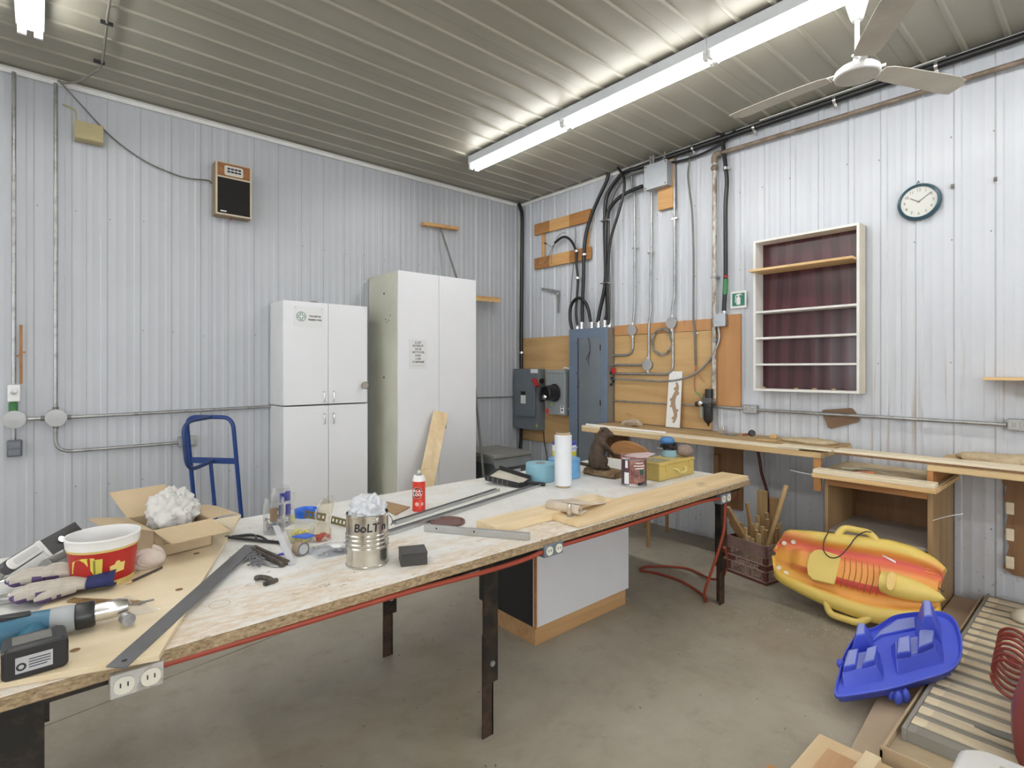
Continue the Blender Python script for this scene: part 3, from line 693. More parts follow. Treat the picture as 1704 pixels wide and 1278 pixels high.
for y, z, s in ((-3.05, 1.349, .012), (-3.3, 1.347, .01), (-3.43, 1.347, .012), (-3.56, 1.348, .01)):
    wone(M().sphere((-.12, y, z + s * .3), (s, s * 1.6, s * .5), 8, 5), 'wood_scrap', M_PINE, {-3.05: 'tiny scrap at the left end of the unit\'s bottom shelf', -3.3: 'tiny wood scrap near the middle of the unit\'s bottom shelf', -3.43: 'tiny wood scrap right of the middle on the unit\'s bottom shelf', -3.56: 'tiny wood scrap toward the right end of the unit\'s bottom shelf'}[y], 'scrap')

# ---- clock
ck = wthing('wall_clock', 'round wall clock with blue green rim showing ten past ten', 'clock', (-.03, -4.05, 2.505))
CC = (-.0135, -4.05, 2.625)
M().lathe([(0, 0), (.122, 0), (.124, .012), (.117, .03), (.104, .034), (.101, .021)], CC, 40, (-1, 0, 0)).build('rim', plain('teal_rim', (.022, .075, .105), .3, .1), ck)
M().lathe([(0, .022), (.101, .022)], CC, 40, (-1, 0, 0)).build('dial', plain('dial', (.66, .66, .62), .5, var=.02), ck)
for i in range(12):
    a = R(90 - 30 * (i + 1)); p = Vector((CC[0] - .0228, CC[1] - .079 * math.cos(a), CC[2] + .079 * math.sin(a)))
    lettering(str(i + 1), M_GREYINK, ck, FR(p), .026, 'numeral')
for a, l, w_ in ((R(90 - 304), .055, .005), (R(90 - 60 + 6), .085, .004)):
    M().bar((CC[0] - .025, CC[1] + .008 * math.cos(a), CC[2] - .008 * math.sin(a)), (CC[0] - .025, CC[1] - l * math.cos(a), CC[2] + l * math.sin(a)), w_, .0015, (1, 0, 0)).build('hand', M_GREYINK, ck)
def m_glass(name, tint=(1, 1, 1), rough=.02, a=.12):
    if name in MATS: return MATS[name]
    m, t, b = nt(name); tr = t.nodes.new('ShaderNodeBsdfTransparent'); tr.inputs[0].default_value = (*tint, 1)
    gl = b; b.inputs['Base Color'].default_value = (*[min(1, x * .92) for x in tint], 1); b.inputs['Roughness'].default_value = rough
    lw = t.nodes.new('ShaderNodeLayerWeight'); lw.inputs[0].default_value = a * .7; mx = t.nodes.new('ShaderNodeMixShader')
    t.links.new(lw.outputs['Facing'], mx.inputs[0]); t.links.new(tr.outputs[0], mx.inputs[1]); t.links.new(gl.outputs[0], mx.inputs[2])
    t.links.new(mx.outputs[0], t.nodes['Material Output'].inputs[0]); MATS[name] = m; return m
M_GLASS = m_glass('clear_glass')
M().lathe([(0, .0285), (.1035, .0275)], CC, 40, (-1, 0, 0)).build('glass', M_GLASS, ck)
M().tube(cat_rom([(-.02, -4.035, 2.745), (-.022, -4.045, 2.77), (-.02, -4.05, 2.755)], 4), .002, 5).build('hook', M_INK, ck)

# ---- outlets, fibreboard plate, small shelf
def outlet(t, y, z, mat=M_GALV, n=2):
    M().box(-.013, -.055, y + .058, y - .058, z - .035, z + .035).build('box', mat, t, bevel=.004)
    for k in range(n):
        yy = y + .027 - .054 * k
        p = M().prism(rr(.046, .05, .01, 3), lambda u, v, w_: (w_, yy - u, z + v), -.055, -.060).build('cover', plain('outlet_grey', (.48, .48, .47), .45, .3), t, bevel=.002)
        M().prism(rr(.026, .03, .006, 3), lambda u, v, w_: (w_, yy - u, z + v), -.060, -.062).build('flap', plain('outlet_flap', (.36, .37, .36), .5, .3), p)
ot = wthing('outlet_box', 'grey double outlet box on the wall just left of the shelf unit base', 'outlet', (-.03, -2.908, 1.13)); outlet(ot, -2.908, 1.165)
ot = wthing('outlet_box', 'grey outlet box at the right end of the long conduit', 'outlet', (-.03, -4.55, 1.12)); outlet(ot, -4.55, 1.162)
wone(M().prism([(-3.448, 1.18), (-3.46, 1.19), (-3.64, 1.215), (-3.66, 1.205), (-3.698, 1.135), (-3.69, 1.115), (-3.51, 1.052), (-3.488, 1.06)], lambda u, v, w_: (w_, u, v), -.0135, -.022), 'fibreboard_scrap', plain('hardboard', (.20, .12, .065), .55, var=.15), 'brown hardboard scrap tucked behind the conduit under the shelf unit', 'board')
ws_ = wthing('wall_shelf', 'small plain wooden shelf cut off at the right edge of the photo', 'shelf', (-.1, -4.75, 1.43))
M().box(-.013, -.21, -4.40, -5.15, 1.432, 1.45).build('board', M_PINE, ws_, bevel=.002)
for y in (-4.6, -5.0): M().prism([(-.013, 1.432), (-.18, 1.432), (-.18, 1.42), (-.03, 1.3), (-.013, 1.3)], lambda u, v, w_: (u, w_, v), y, y - .02).build('bracket', M_PINE, ws_)
for y, z, lab in ((-4.225, 2.69, 'tiny grey clip screwed to the wall right of the clock'), (-4.435, 2.68, 'tiny grey clip near the right edge of the photo')):
    wone(M().box(-.010, -.022, y - .008, y + .008, z - .012, z + .012).box(-.022, -.026, y - .004, y + .004, z - .012, z - .004), 'wall_clip', M_CABLE2, lab, 'clip')
# ================================================================ left wall
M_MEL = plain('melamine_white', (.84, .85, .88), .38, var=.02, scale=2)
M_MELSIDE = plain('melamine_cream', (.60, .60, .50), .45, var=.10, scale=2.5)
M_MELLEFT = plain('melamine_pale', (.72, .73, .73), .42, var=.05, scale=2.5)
M_CREAM = plain('cream_plastic', (.42, .36, .20), .5)
M_BLUE = plain('blue_paint', (.012, .045, .20), .32, 0.1)
M_KRAFT = plain('cardboard', (.50, .385, .245), .75, var=.07, scale=4)

# ---- first aid cabinet: two stacked boxes with doors
def white_cab(name, label, x0, x1, d, z0, z1, gap, hz, side, plinth=0):
    t = wthing(name, label, 'cabinet', ((x0 + x1) / 2, -d / 2, z0))
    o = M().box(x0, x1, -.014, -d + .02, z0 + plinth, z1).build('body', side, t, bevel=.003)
    if plinth: M().box(x0 + .02, x1 - .02, -.03, -d + .07, z0, z0 + plinth).build('plinth', M_MELSIDE, t)
    for a, b, hx in ((x0 + .001, gap - .002, gap - .042), (gap + .002, x1 - .001, gap + .042)):
        dr = M().box(a, b, -d + .019, -d, z0 + plinth + .003, z1 - .001).build('door', M_MEL, t, bevel=.002)
        if hz: 
            M().tube(bend([(hx, -d, hz - .045), (hx, -d - .024, hz - .045), (hx, -d - .024, hz + .045), (hx, -d, hz + .045)], .012, 4), .0055, 8).build('handle', M_CHROME, dr)
            M().box(hx + .006, hx + .013, -d - .001, -d - .002, hz - .045, hz + .045).build('handle_mark', M_GREYINK, dr)
    return t
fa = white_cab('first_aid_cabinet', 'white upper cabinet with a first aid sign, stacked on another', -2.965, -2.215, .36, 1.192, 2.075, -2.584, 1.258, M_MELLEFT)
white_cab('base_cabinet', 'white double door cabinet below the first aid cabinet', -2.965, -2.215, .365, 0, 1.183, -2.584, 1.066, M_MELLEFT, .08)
sg = wthing('first_aid_sign', 'white first aid plate with green cross on the upper cabinet door', 'sign', (-2.756, -.361, 1.857))
M_PLATE = plain('sign_plate', (.80, .81, .82), .35, var=.02)
M().prism(rr(.25, .176, .012, 4), lambda u, v, w_: (-2.756 + u, w_, 1.945 + v), -.3605, -.364).build('plate', M_PLATE, sg)
cx_, cz_ = -2.82, 1.945
M().lathe([(.036, 0), (.041, 0), (.041, .001), (.036, .001)], (cx_, -.364, cz_), 32, (0, -1, 0)).build('ring', M_GREEN, sg)
def cross(a, b): return [(-a, -b), (-a, -a), (-b, -a), (-b, a), (-a, a), (-a, b), (a, b), (a, a), (b, a), (b, -a), (a, -a), (a, -b)]
cr_ = M().prism(cross(.0115, .029), lambda u, v, w_: (cx_ + u, w_, cz_ + v), -.364, -.365).build('cross', M_GREEN, sg)
M().prism(cross(.0065, .024), lambda u, v, w_: (cx_ + u, w_, cz_ + v), -.365, -.3656).build('cross_inset', M_PLATE, cr_)
lettering('TROUSSE DE', M_INK, sg, FL((-2.703, -.3645, 1.951)), .0195, bold=.0006, sx=.9)
lettering('PREMIERS SOINS', M_INK, sg, FL((-2.703, -.3645, 1.921)), .0195, bold=.0006, sx=.82)
for dx in (-.115, .115): M().cyl((-2.756 + dx, -.364, 2.02), (-2.756 + dx, -.366, 2.02), .004, n=8).build('screw', M_CHROME, sg)
wone(M().lathe([(0, 0), (.05, 0), (.055, .012), (.04, .028), (.02, .036), (0, .036)], (-2.62, -.12, 2.075), 12), 'dusty_cap', plain('dusty_brown', (.30, .24, .15), .8), 'small dusty brown cap on top of the first aid cabinet', 'cap')
kd = Vector((-.50, -.86, 0)).normalized()
k0 = Vector((-2.228, -.3605, 1.352))
M().cyl(k0, k0 + Vector((0, -.006, 0)), .022, n=18).build('knob_rose', plain('brass', (.5, .36, .16), .3, .9), fa)
M().cyl(k0, k0 + kd * .06, .011, n=12).build('knob_stem', plain('brass', (.5, .36, .16), .3, .9), fa)
M().lathe([(0, 0), (.018, 0), (.032, .012), (.034, .048), (.027, .058), (0, .058)], k0 + kd * .042, 20, kd).build('knob', plain('satin_steel', (.33, .30, .26), .33, .9), fa)

# ---- tall cabinet with notice
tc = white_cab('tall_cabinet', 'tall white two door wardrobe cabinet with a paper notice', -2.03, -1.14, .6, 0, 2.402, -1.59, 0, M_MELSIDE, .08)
M().tube(bend([(-1.535, -.6, .925), (-1.535, -.63, .925), (-1.535, -.63, 1.005), (-1.535, -.6, 1.005)], .015, 4), .007, 8).build('handle', M_GREYINK, tc)
for y, z in ((-.33, 2.215), (-.33, 1.42)): M().cyl((-2.0305, y, z), (-2.0315, y, z), .011, n=12).build('cable_hole', M_INK, tc)
for y, z in ((-.36, 1.97), (-.42, 1.955), (-.45, 2.0), (-.39, 1.94)): M().sphere((-2.0305, y, z), (.001, .012, .006), 8, 5).build('scuff', M_GREYINK, tc)
nt_ = wthing('paper_notice', 'sheet of paper with a French warning taped to the tall cabinet', 'notice', (-1.82, -.601, 1.50))
M().box(-1.92, -1.725, -.6005, -.6025, 1.50, 1.775).build('sheet', M_PAPER, nt_)
for i, s in enumerate(('IL EST', 'INTERDIT', 'DE SE', 'NETTOYER', 'AVEC', "L'AIR", 'COMPRIMÉ')):
    lettering(s, M_GREYINK, nt_, FL((-1.822, -.6027, 1.745 - .030 * i)), .0265, bold=.0008)
M().box(-1.885, -1.75, -.6026, -.603, 1.532, 1.534).build('rule', M_GREYINK, nt_)

# ---- push brooms
b1 = wthing('push_broom', 'upturned push broom on top of the tall cabinet, bare wooden head', 'broom', (-1.08, -.2, 2.402))
M().bar((-1.44, -.06, 3.035), (-.985, -.06, 3.06), .06, .035).build('head', M_PINEL, b1, bevel=.004)
M().cyl((-1.215, -.06, 3.03), (-1.145, -.30, 2.402), .011, n=10).build('handle', M_CABLE2, b1)
b2 = wthing('push_broom', 'push broom upside down beside the tall cabinet, head poking out', 'broom', (-1.105, -.745, 0))
M().bar((-1.13, -.12, 2.30), (-.42, -.10, 2.315), .07, .04).build('head', M_PINEL, b2, bevel=.005)
M().bar((-1.0, -.16, 2.275), (-.45, -.14, 2.29), .03, .03).build('bristle_strip', M_PINE, b2)
M().cyl((-.95, -.17, 2.29), (-1.105, -.745, 0.01), .013, n=10).build('handle', M_CABLE2, b2)
conduit('thin dark conduit between the tall cabinet and the corner', [[(-1.14, -.03, 1.175), (-.045, -.03, 1.158)]], None, [], .008, None, 'conduit', M_CABLE2)

# ---- transformer
tf = wthing('transformer', 'low grey transformer cabinet with flat lid on the floor in the corner', 'transformer', (-.665, -.35, 0))
M_TF = plain('transformer_grey', (.12, .14, .155), .5)
M().box(-.905, -.425, -.06, -.62, 0, .50).build('body', M_TF, tf, bevel=.004)
M().prism([(-.62, .50), (-.655, .455), (-.66, .465), (-.625, .56), (-.05, .56), (-.05, .50)], lambda u, v, w_: (w_, u, v), -.93, -.40).build('louvre', plain('transformer_light', (.22, .24, .245), .5), tf, bevel=.002)
M().box(-.93, -.40, -.04, -.645, .56, .60).build('lid', plain('transformer_lid', (.30, .30, .27), .5), tf, bevel=.006)
pl_ = M().box(-.79, -.55, -.621, -.623, .32, .42).build('plate', M_PAPER, tf)
lettering('TRANSFORMATEUR', plain('blue_ink', (.03, .06, .25), .5), tf, FL((-.67, -.6235, .375)), .024)
M().box(-.75, -.60, -.621, -.6228, .20, .315).build('label', M_PAPER, tf)

# ---- left wall conduit and boxes
def lrun(label, runs, **k):
    q = thing; t = wthing('conduit', label, 'conduit', (runs[0][-1][0], -.03, min(p[1] for r_ in runs for p in r_)))
    for L in runs: M().tube(bend([(x, -.038, z) for x, z in L], .09, 6), .0125, 10).build('pipe', M_GALV, t, ang=60)
    return t
def lround(t, x, z):
    b = M().lathe([(0, 0), (.055, 0), (.055, .03), (0, .03)], (x, -.024, z), 22, (0, -1, 0)).build('round_box', M_GALV, t)
    M().lathe([(0, 0), (.06, 0), (.06, .005), (0, .008)], (x, -.054, z), 22, (0, -1, 0)).build('lid', plain('box_lid', (.42, .42, .42), .45, .4), b)
t = lrun('vertical conduit at the far left with round box and black switch below', [[(-4.62, 3.50), (-4.62, 1.40)], [(-4.62, 1.11), (-4.62, 1.02)]])
lround(t, -4.618, 1.16)
M().box(-4.652, -4.586, -.02, -.06, 1.28, 1.393).build('switch_box', M_WHITE, t, bevel=.006)
M().lathe([(.0, 0), (.018, 0), (.018, .008), (0, .010)], (-4.62, -.06, 1.345), 14, (0, -1, 0)).build('switch_knob', M_GALV, t)
M().box(-4.646, -4.60, -.026, -.058, 1.16, 1.28).build('green_tape', plain('green_tape2', (.04, .17, .05), .6), t, bevel=.012)
ob = M().box(-4.655, -4.578, -.02, -.065, .91, 1.022).build('receptacle', plain('receptacle_grey', (.13, .13, .15), .4, .2), t, bevel=.008)
for dz in (-.025, .025): M().box(-4.645, -4.588, -.065, -.068, .965 + dz - .018, .965 + dz + .018).build('cover_flap', M_SWITCH, ob, bevel=.003)
t = lrun('vertical conduit with round box and branches, second from the left edge', [[(-4.405, 3.50), (-4.405, 1.21)], [(-4.55, 1.158), (-4.46, 1.158)], [(-4.345, 1.157), (-2.97, 1.172)], [(-4.405, 1.10), (-4.405, .917), (-3.67, .917)]])
lround(t, -4.403, 1.158)
for p0, p1 in (((-4.46, -.038, 1.158), (-4.485, -.038, 1.158)), ((-4.345, -.038, 1.157), (-4.32, -.038, 1.157)), ((-4.405, -.038, 1.21), (-4.405, -.038, 1.235)), ((-4.405, -.038, 1.11), (-4.405, -.038, 1.085))): M().cyl(p0, p1, .017, n=10).build('connector', M_CABLE2, t)
t = wthing('outlet_box', 'grey outlet on the left wall behind the blue hand truck', 'outlet', (-3.6, -.03, .88))
M().box(-3.665, -3.535, -.02, -.055, .885, .965).build('box', M_GALV, t, bevel=.004)
for x in (-3.63, -3.575): M().box(x - .02, x + .02, -.055, -.058, .90, .95).build('cover', plain('outlet_flap', (.36, .37, .36), .5, .3), t, bevel=.004)
wone(M().box(-4.593, -4.577, -.013, -.025, 1.40, 1.80).box(-4.61, -4.593, -.013, -.02, 1.585, 1.595).box(-4.577, -4.56, -.013, -.02, 1.61, 1.62), 'wood_strip', M_PINEO, 'narrow wooden strip standing above the light switch', 'wood strip')
cb = wthing('sounder_box', 'cream plastic box high on the left wall with a short wire', 'alarm box', (-4.22, -.06, 3.13))
M().prism([(-.02, 3.25), (-.085, 3.262), (-.105, 3.15), (-.095, 3.135), (-.02, 3.128)], lambda u, v, w_: (w_, u, v), -4.305, -4.14).build('case', M_CREAM, cb, bevel=.004)
M().tube(cat_rom([(-4.365, -.016, 3.372), (-4.33, -.03, 3.36), (-4.30, -.03, 3.345), (-4.295, -.03, 3.30), (-4.297, -.05, 3.24)], 5), .006, 6).build('wire', M_CREAM, cb)
# ---- wooden loudspeaker
sp = wthing('wall_speaker', 'wooden wall loudspeaker with black cloth front and small grille', 'speaker', (-3.285, -.08, 2.755))
M_WAL = wood('speaker_veneer', '#7a4a20', '#a86c32', 'x', 8, .45, False); M_SPK = wood('speaker_case', '#7d6443', '#9a7f59', 'z', 8, .5, False)
M().box(-3.42, -3.15, -.02, -.125, 2.755, 3.185).build('case', M_SPK, sp, bevel=.003)
M().box(-3.42, -3.408, -.125, -.138, 2.755, 3.185).box(-3.162, -3.15, -.125, -.138, 2.755, 3.185).box(-3.408, -3.162, -.125, -.138, 2.755, 2.768).box(-3.408, -3.162, -.125, -.138, 3.177, 3.185).box(-3.408, -3.162, -.125, -.138, 3.058, 3.07).build('edge_trim', plain('trim_cream', (.55, .48, .36), .45), sp)
M().box(-3.408, -3.162, -.1255, -.131, 2.768, 3.058).build('cloth', plain('speaker_cloth', (.012, .011, .010), .9, bmp=.3, scale=40), sp)
M().box(-3.408, -3.162, -.1255, -.130, 3.07, 3.177).build('fascia', M_WAL, sp)
gr = M().prism(rr(.14, .078, .012, 3), lambda u, v, w_: (-3.285 + u, w_, 3.122 + v), -.130, -.134).build('grille', plain('grille_cream', (.62, .60, .52), .4), sp)
for i in range(4):
    for j in range(2): M().box(-3.335 + .027 * i, -3.312 + .027 * i, -.134, -.1346, 3.107 + .024 * j, 3.122 + .024 * j).build('slot', plain('slot_blue', (.02, .025, .06), .5), gr)
M().box(-3.385, -3.34, -.131, -.1315, 2.782, 2.792).build('badge', M_PAPER, sp)
M().cyl((-3.29, -.07, 2.755), (-3.29, -.07, 2.74), .008, n=8).build('knob', M_WAL, sp)
wr_ = [(-4.385, 3.525), (-4.254, 3.385), (-4.094, 3.22), (-3.899, 3.095), (-3.705, 3.037), (-3.583, 3.025), (-3.456, 3.04), (-3.425, 3.02)]
cable('speaker_wire', 'thin grey wire sagging from the ceiling to the wall speaker', 'wire', [(x, -.03, z) for x, z in wr_], .0055, M_CABLE2, n=6)
cw = wthing('ceiling_cable', 'greyish cable clipped along the ceiling at upper left', 'cable', (-4.19, -.9, 3.49))
M().tube(cat_rom([(-4.235, -3.2, 3.517), (-4.20, -1.3, 3.517), (-4.194, -1.06, 3.517), (-4.18, -.526, 3.515), (-4.21, -.42, 3.495), (-4.28, -.22, 3.485), (-4.36, -.08, 3.50), (-4.39, -.04, 3.52)], 6), .0075, 8).build('sheath', plain('old_cable', (.20, .19, .16), .6), cw)
for y in (-1.06, -.53): M().box(-4.225, -4.165, y - .008, y + .008, 3.508, 3.526).build('clip', M_INK, cw)

# ---- blue hand truck
ht = wthing('hand_truck', 'blue steel hand truck standing against the left wall', 'hand truck', (-3.48, -.4, 0))
fd = Vector((.66, -.75, 0)).normalized(); nn = Vector((-.75, -.66, 0)).normalized()
A0 = Vector((-3.645, -.235, 0)); Wd = .385
def HP(s, z, f=0.0): return A0 + fd * s + nn * (f + .06 * (z / 1.13) - .06) + Vector((.05 * (1 - z / 1.13), -.02 * (1 - z / 1.13), z))
M().tube(bend([HP(0, .12), HP(0, 1.135), HP(Wd, 1.135), HP(Wd, .12)], .09, 8), .0155, 10).build('frame', M_BLUE, ht, ang=60)
M().bar(HP(0, .80), HP(Wd, .80), .012, .045).build('crossbar', M_BLUE, ht, bevel=.003)
M().bar(HP(0, .22), HP(Wd, .22), .012, .045).build('crossbar', M_BLUE, ht, bevel=.003)
M().bar(HP(Wd * .44, .80), HP(Wd * .44, .2), .028, .012, nn).build('centre_bar', M_BLUE, ht, bevel=.003)
M().tube(bend([HP(Wd * .55, 1.135), HP(Wd * .44, 1.12, .25), HP(Wd * .44, .76, .25), HP(Wd * .5, .80)], .10, 8), .0145, 10).build('loop_handle', plain('blue_worn', (.03, .06, .17), .4, .3), ht, ang=60)
M().prism([(-.02, 0), (Wd + .02, 0), (Wd + .02, .2), (-.02, .2)], lambda u, v, w_: HP(u, .0, v) + Vector((0, 0, w_)), .01, .018).build('toe_plate', M_BLUE, ht)
for s in (-.05, Wd + .05): 
    wh = M().lathe([(.03, -.025), (.10, -.028), (.12, -.012), (.12, .012), (.10, .028), (.03, .025)], HP(s, .121, -.09), 22, fd).build('wheel', M_BLACK, ht)
    M().lathe([(0, -.026), (.03, -.03), (.03, .03), (0, .026)], HP(s, .121, -.09), 12, fd).build('hub', M_GALV, wh)
M().cyl(HP(-.05, .121, -.09), HP(Wd + .05, .121, -.09), .01, n=8).build('axle', M_GALV, ht)

# ================================================================ benches along the right wall
M_BENCH = wood('bench_fir', '#b8935a', '#d9bb85', 'y', 6, .65)
M_PALE = wood('bench_strip', '#d6c39d', '#f0e4ca', 'y', 7, .6, False)
M_BROWN = wood('brown_ply', '#75502c', '#966d42', 'z', 5, .6, False)
M_DUST = plain('sawdust', (.50, .40, .26), .95, var=.18, scale=25, bmp=.4)
bn = wthing('wall_bench', 'long pale wooden bench along the right wall below the panel', 'workbench', (-.3, -2.57, .0))
M().prism([(-.013, -1.50), (-.55, -1.50), (-.60, -1.545), (-.60, -3.64), (-.013, -3.64)], lambda u, v, w_: (u, v, w_), .905, .945).build('slab', M_BENCH, bn, bevel=.006)
M().prism([(-.475, -1.56), (-.55, -1.50), (-.60, -1.545), (-.60, -3.50), (-.475, -3.50)], lambda u, v, w_: (u, v, w_), .945, .958).build('edge_board', M_PALE, bn, bevel=.003)
M().box(-.013, -.474, -1.50, -3.64, .945, .955).build('top_board', wood('bench_top', '#a5834f', '#c6a672', 'y', 6, .7), bn)
for y in (-1.62,): M().prism([(-.013, .905), (-.5, .905), (-.5, .86), (-.06, .45), (-.013, .45)], lambda u, v, w_: (u, w_, v), y, y - .035).build('gusset', M_BROWN, bn, bevel=.002)
M().box(-.013, -.036, -2.585, -2.835, .305, .905).build('wall_panel_brace', M_BROWN, bn, bevel=.002)
M().box(-.036, -.075, -2.60, -2.645, .52, .76).build('cleat', M_BROWN, bn, bevel=.003)
M().box(-.575, -.60, -3.595, -3.64, .69, .905).build('end_board', M_PINEO, bn, bevel=.002)
bn2 = wthing('wall_bench', 'wooden bench continuing at the right edge beyond the saw stand', 'workbench', (-.3, -4.8, 0))
M().box(-.013, -.59, -4.205, -5.6, .905, .945).build('slab', M_BENCH, bn2, bevel=.005)
M().prism([(-4.47, .905), (-4.47, .80), (-4.49, .78), (-4.475, .70), (-4.50, .64), (-4.48, .5), (-4.5, .42), (-4.475, .28), (-4.52, .25), (-5.3, .25), (-5.3, .905)], lambda u, v, w_: (w_, u, v), -.014, -.04).build('wall_panel_brace', M_BROWN, bn2)
M().box(-.10, -.59, -4.205, -4.235, .80, .905).build('end_board', M_PINEO, bn2, bevel=.002)
M().box(-.52, -.59, -5.3, -5.37, .0, .905).build('leg', M_BENCH, bn2)
for z in (.66, .50, .33): M().box(-.04, -.055, -4.485, -4.525, z - .045, z + .03).build('torn_veneer', M_PALE, bn2, bevel=.006)
# loose strips bridging the gap
wone(M().box(-.475, -.605, -3.36, -3.705, .959, .969), 'plywood_strip', M_PALE, 'short pale plywood strip on the bench edge, left of the long one', 'board', bevel=.001)
sp2 = wthing('plywood_strip', 'long pale plywood strip bridging the gap above the saw stand', 'board', (-.54, -4.5, .945))
M().box(-.455, -.595, -3.712, -5.5, .959, .975).build('strip', M_PALE, sp2, bevel=.001)
M().box(-.46, -.592, -3.72, -5.5, .9455, .9585).build('under_strip', M_BROWN, sp2)
# small things on the bench
wone(M().box(-.01, -.12, 0, .5, 0, .0), 'x', M_PALE, 'x', 'x') if False else None
def lump(name, mat, label, cat, c, r, amp=.25, seed=0, scale=6.0, n=24, m=14, flat=True, **k):
    mm = M(); mm.sphere((0, 0, 0), r, n, m); c = Vector(c)
    for i, p in enumerate(mm.v):
        d = noise.noise(p * scale + Vector((seed, seed * 2.1, 0))) + .5 * noise.noise(p * scale * 2.3 + Vector((seed, 0, 5)))
        q = p * (1 + amp * d); q.z = max(q.z, -r[2] * .3) if flat else q.z; mm.v[i] = q + c
    z0 = min(p.z for p in mm.v)
    for p in mm.v: p.z += c.z - z0
    return wone(mm, name, mat, label, cat, **k)
lump('sawdust_heap', M_DUST, 'flat heap of sawdust and shavings near the bench end', 'sawdust', (-.20, -3.42, .955), (.09, .16, .03), .5, 3)
lump('crumpled_bag', m_glass('bag_film', (.93, .92, .88), .25, .35), 'crumpled clear plastic bag at the panel end of the bench', 'plastic bag', (-.22, -1.83, .955), (.08, .10, .05), .6, 8)
wone(M().tube(cat_rom([(-.515, -1.53, .966), (-.515, -1.6, .965), (-.505, -1.75, .962), (-.51, -2.1, .9615), (-.505, -2.4, .961)], 5), .010, 8), 'white_rope', M_WHITE, 'white strip curling along the bench front near the panel', 'strip')
wone(M().box(-.10, -.17, -2.70, -2.74, .956, 1.015).box(-.10, -.17, -2.70, -2.80, .956, .960), 'steel_angle', M_CHROME, 'small bright steel angle standing on the bench', 'bracket', bevel=.002)
wone(M().box(-.16, -.24, -2.74, -2.87, .9565, .962), 'putty_knife', M_CABLE2, 'flat dark blade lying beside the steel angle', 'blade', bevel=.001)
t = wthing('wheel_caster', 'small black knob with a copper stem lying on the bench', 'knob', (-.16, -2.965, .956))
M().lathe([(0, 0), (.024, 0), (.028, .012), (.024, .03), (0, .03)], (-.16, -2.97, .982), 14, (-.6, -.7, .1)).build('knob', M_BLKPL, t)
M().cyl((-.165, -2.955, .972), (-.16, -2.90, .964), .009, n=10).build('stem', plain('copper', (.45, .18, .1), .35, .8), t)
wone(M().box(-.30, -.36, -3.10, -3.25, .9565, .963), 'wood_shim', M_PINE, 'thin wood shim lying on the bench, left of the sawdust heap', 'wood scrap', bevel=.001)
wone(M().box(-.13, -.17, -3.12, -3.17, .9565, .985), 'wood_offcut', M_PINE, 'small pine offcut near the wall on the bench', 'wood scrap', bevel=.003)
lump('sawdust_heap', M_DUST, 'sawdust mound on the right bench behind the long strip', 'sawdust', (-.22, -4.52, .946), (.12, .22, .045), .5, 5)

# ---- saw stand between the benches
ss = wthing('saw_stand', 'open plywood stand with one shelf, lower than the benches', 'cabinet', (-.3, -3.94, 0))
M_STAND = wood('stand_ply', '#8d6a42', '#b3925f', 'z', 5, .6, False)
M().box(-.02, -.575, -3.655, -3.675, 0, .795).build('side_panel', M_STAND, ss, bevel=.002)
M().box(-.02, -.575, -4.205, -4.23, 0, .795).build('side_panel', M_STAND, ss, bevel=.002)
M().box(-.02, -.03, -3.675, -4.205, 0, .795).build('back_panel', M_BROWN, ss)
M().box(-.03, -.56, -3.675, -4.205, .425, .443).build('shelf', plain('shelf_grey', (.42, .38, .34), .7), ss)
M().box(-.03, -.56, -3.675, -4.205, .03, .05).build('shelf', M_STAND, ss)
M().box(-.555, -.575, -3.675, -4.205, .735, .795).build('rail', M_PINEO, ss, bevel=.002)
M().box(-.06, -.70, -3.62, -4.27, .796, .822).build('top_panel', M_PINE, ss, bevel=.002)
M().box(-.60, -.70, -3.625, -4.262, .822, .85).build('fence_board', M_PALE, ss, bevel=.004)
M().box(-.06, -.599, -3.625, -4.262, .8225, .829).build('dusty_top', M_DUST, ss)
lump('sawdust_heap', M_DUST, 'long low sawdust heap on the saw stand top', 'sawdust', (-.42, -3.98, .8295), (.10, .24, .02), .6, 11)
wone(M().prism([(-.50, -3.74), (-.44, -3.86), (-.50, -3.99), (-.53, -3.99), (-.47, -3.86), (-.53, -3.74)], lambda u, v, w_: (u, v, w_), .849, .855), 'saw_guard', plain('pale_strip', (.5, .47, .36), .5), 'bent pale strip lying in the sawdust of the saw stand', 'strip')
wone(M().bar((-.56, -3.84, .84), (-.54, -3.93, .85), .018, .014), 'orange_wedge', plain('orange', (.7, .25, .12), .5), 'small orange wedge lying in the sawdust of the saw stand', 'wedge')
wone(M().box(-.50, -.57, -3.66, -3.80, .8295, .835), 'abrasive_sheet', M_SWITCH, 'dark grey abrasive sheet at the left of the saw stand top', 'sheet')
wone(M().tube(cat_rom([(-.58, -4.232, .62), (-.60, -4.30, .66), (-.60, -4.37, .69)], 4), .002, 5), 'stray_wire', M_PAPER, 'thin pale wire sticking out right of the saw stand', 'wire')
wone(M().tube(cat_rom([(-.60, -3.60, .79), (-.62, -3.53, .80), (-.63, -3.46, .81)], 4), .002, 5), 'stray_wire', M_PAPER, 'thin pale wire sticking out left of the saw stand', 'wire')
cable('air_hose', 'dark red air hose hanging from the bench behind the crate', 'hose', [(-.10, -2.97, .90), (-.09, -3.0, .80), (-.08, -3.02, .65), (-.07, -3.06, .50), (-.07, -3.07, .30)], .012, plain('dark_red_hose', (.10, .025, .02), .5))
wone(M().tube([(-.09 - .01 * math.sin(3 * a), -2.74 + .085 * math.cos(a), .49 + .105 * math.sin(a)) for a in [i * 2 * PI / 22 for i in range(50)]], .007, 6), 'cord_coil', plain('rust_cord', (.24, .07, .035), .5), 'loop of thin rust red cord hung under the bench', 'cord')

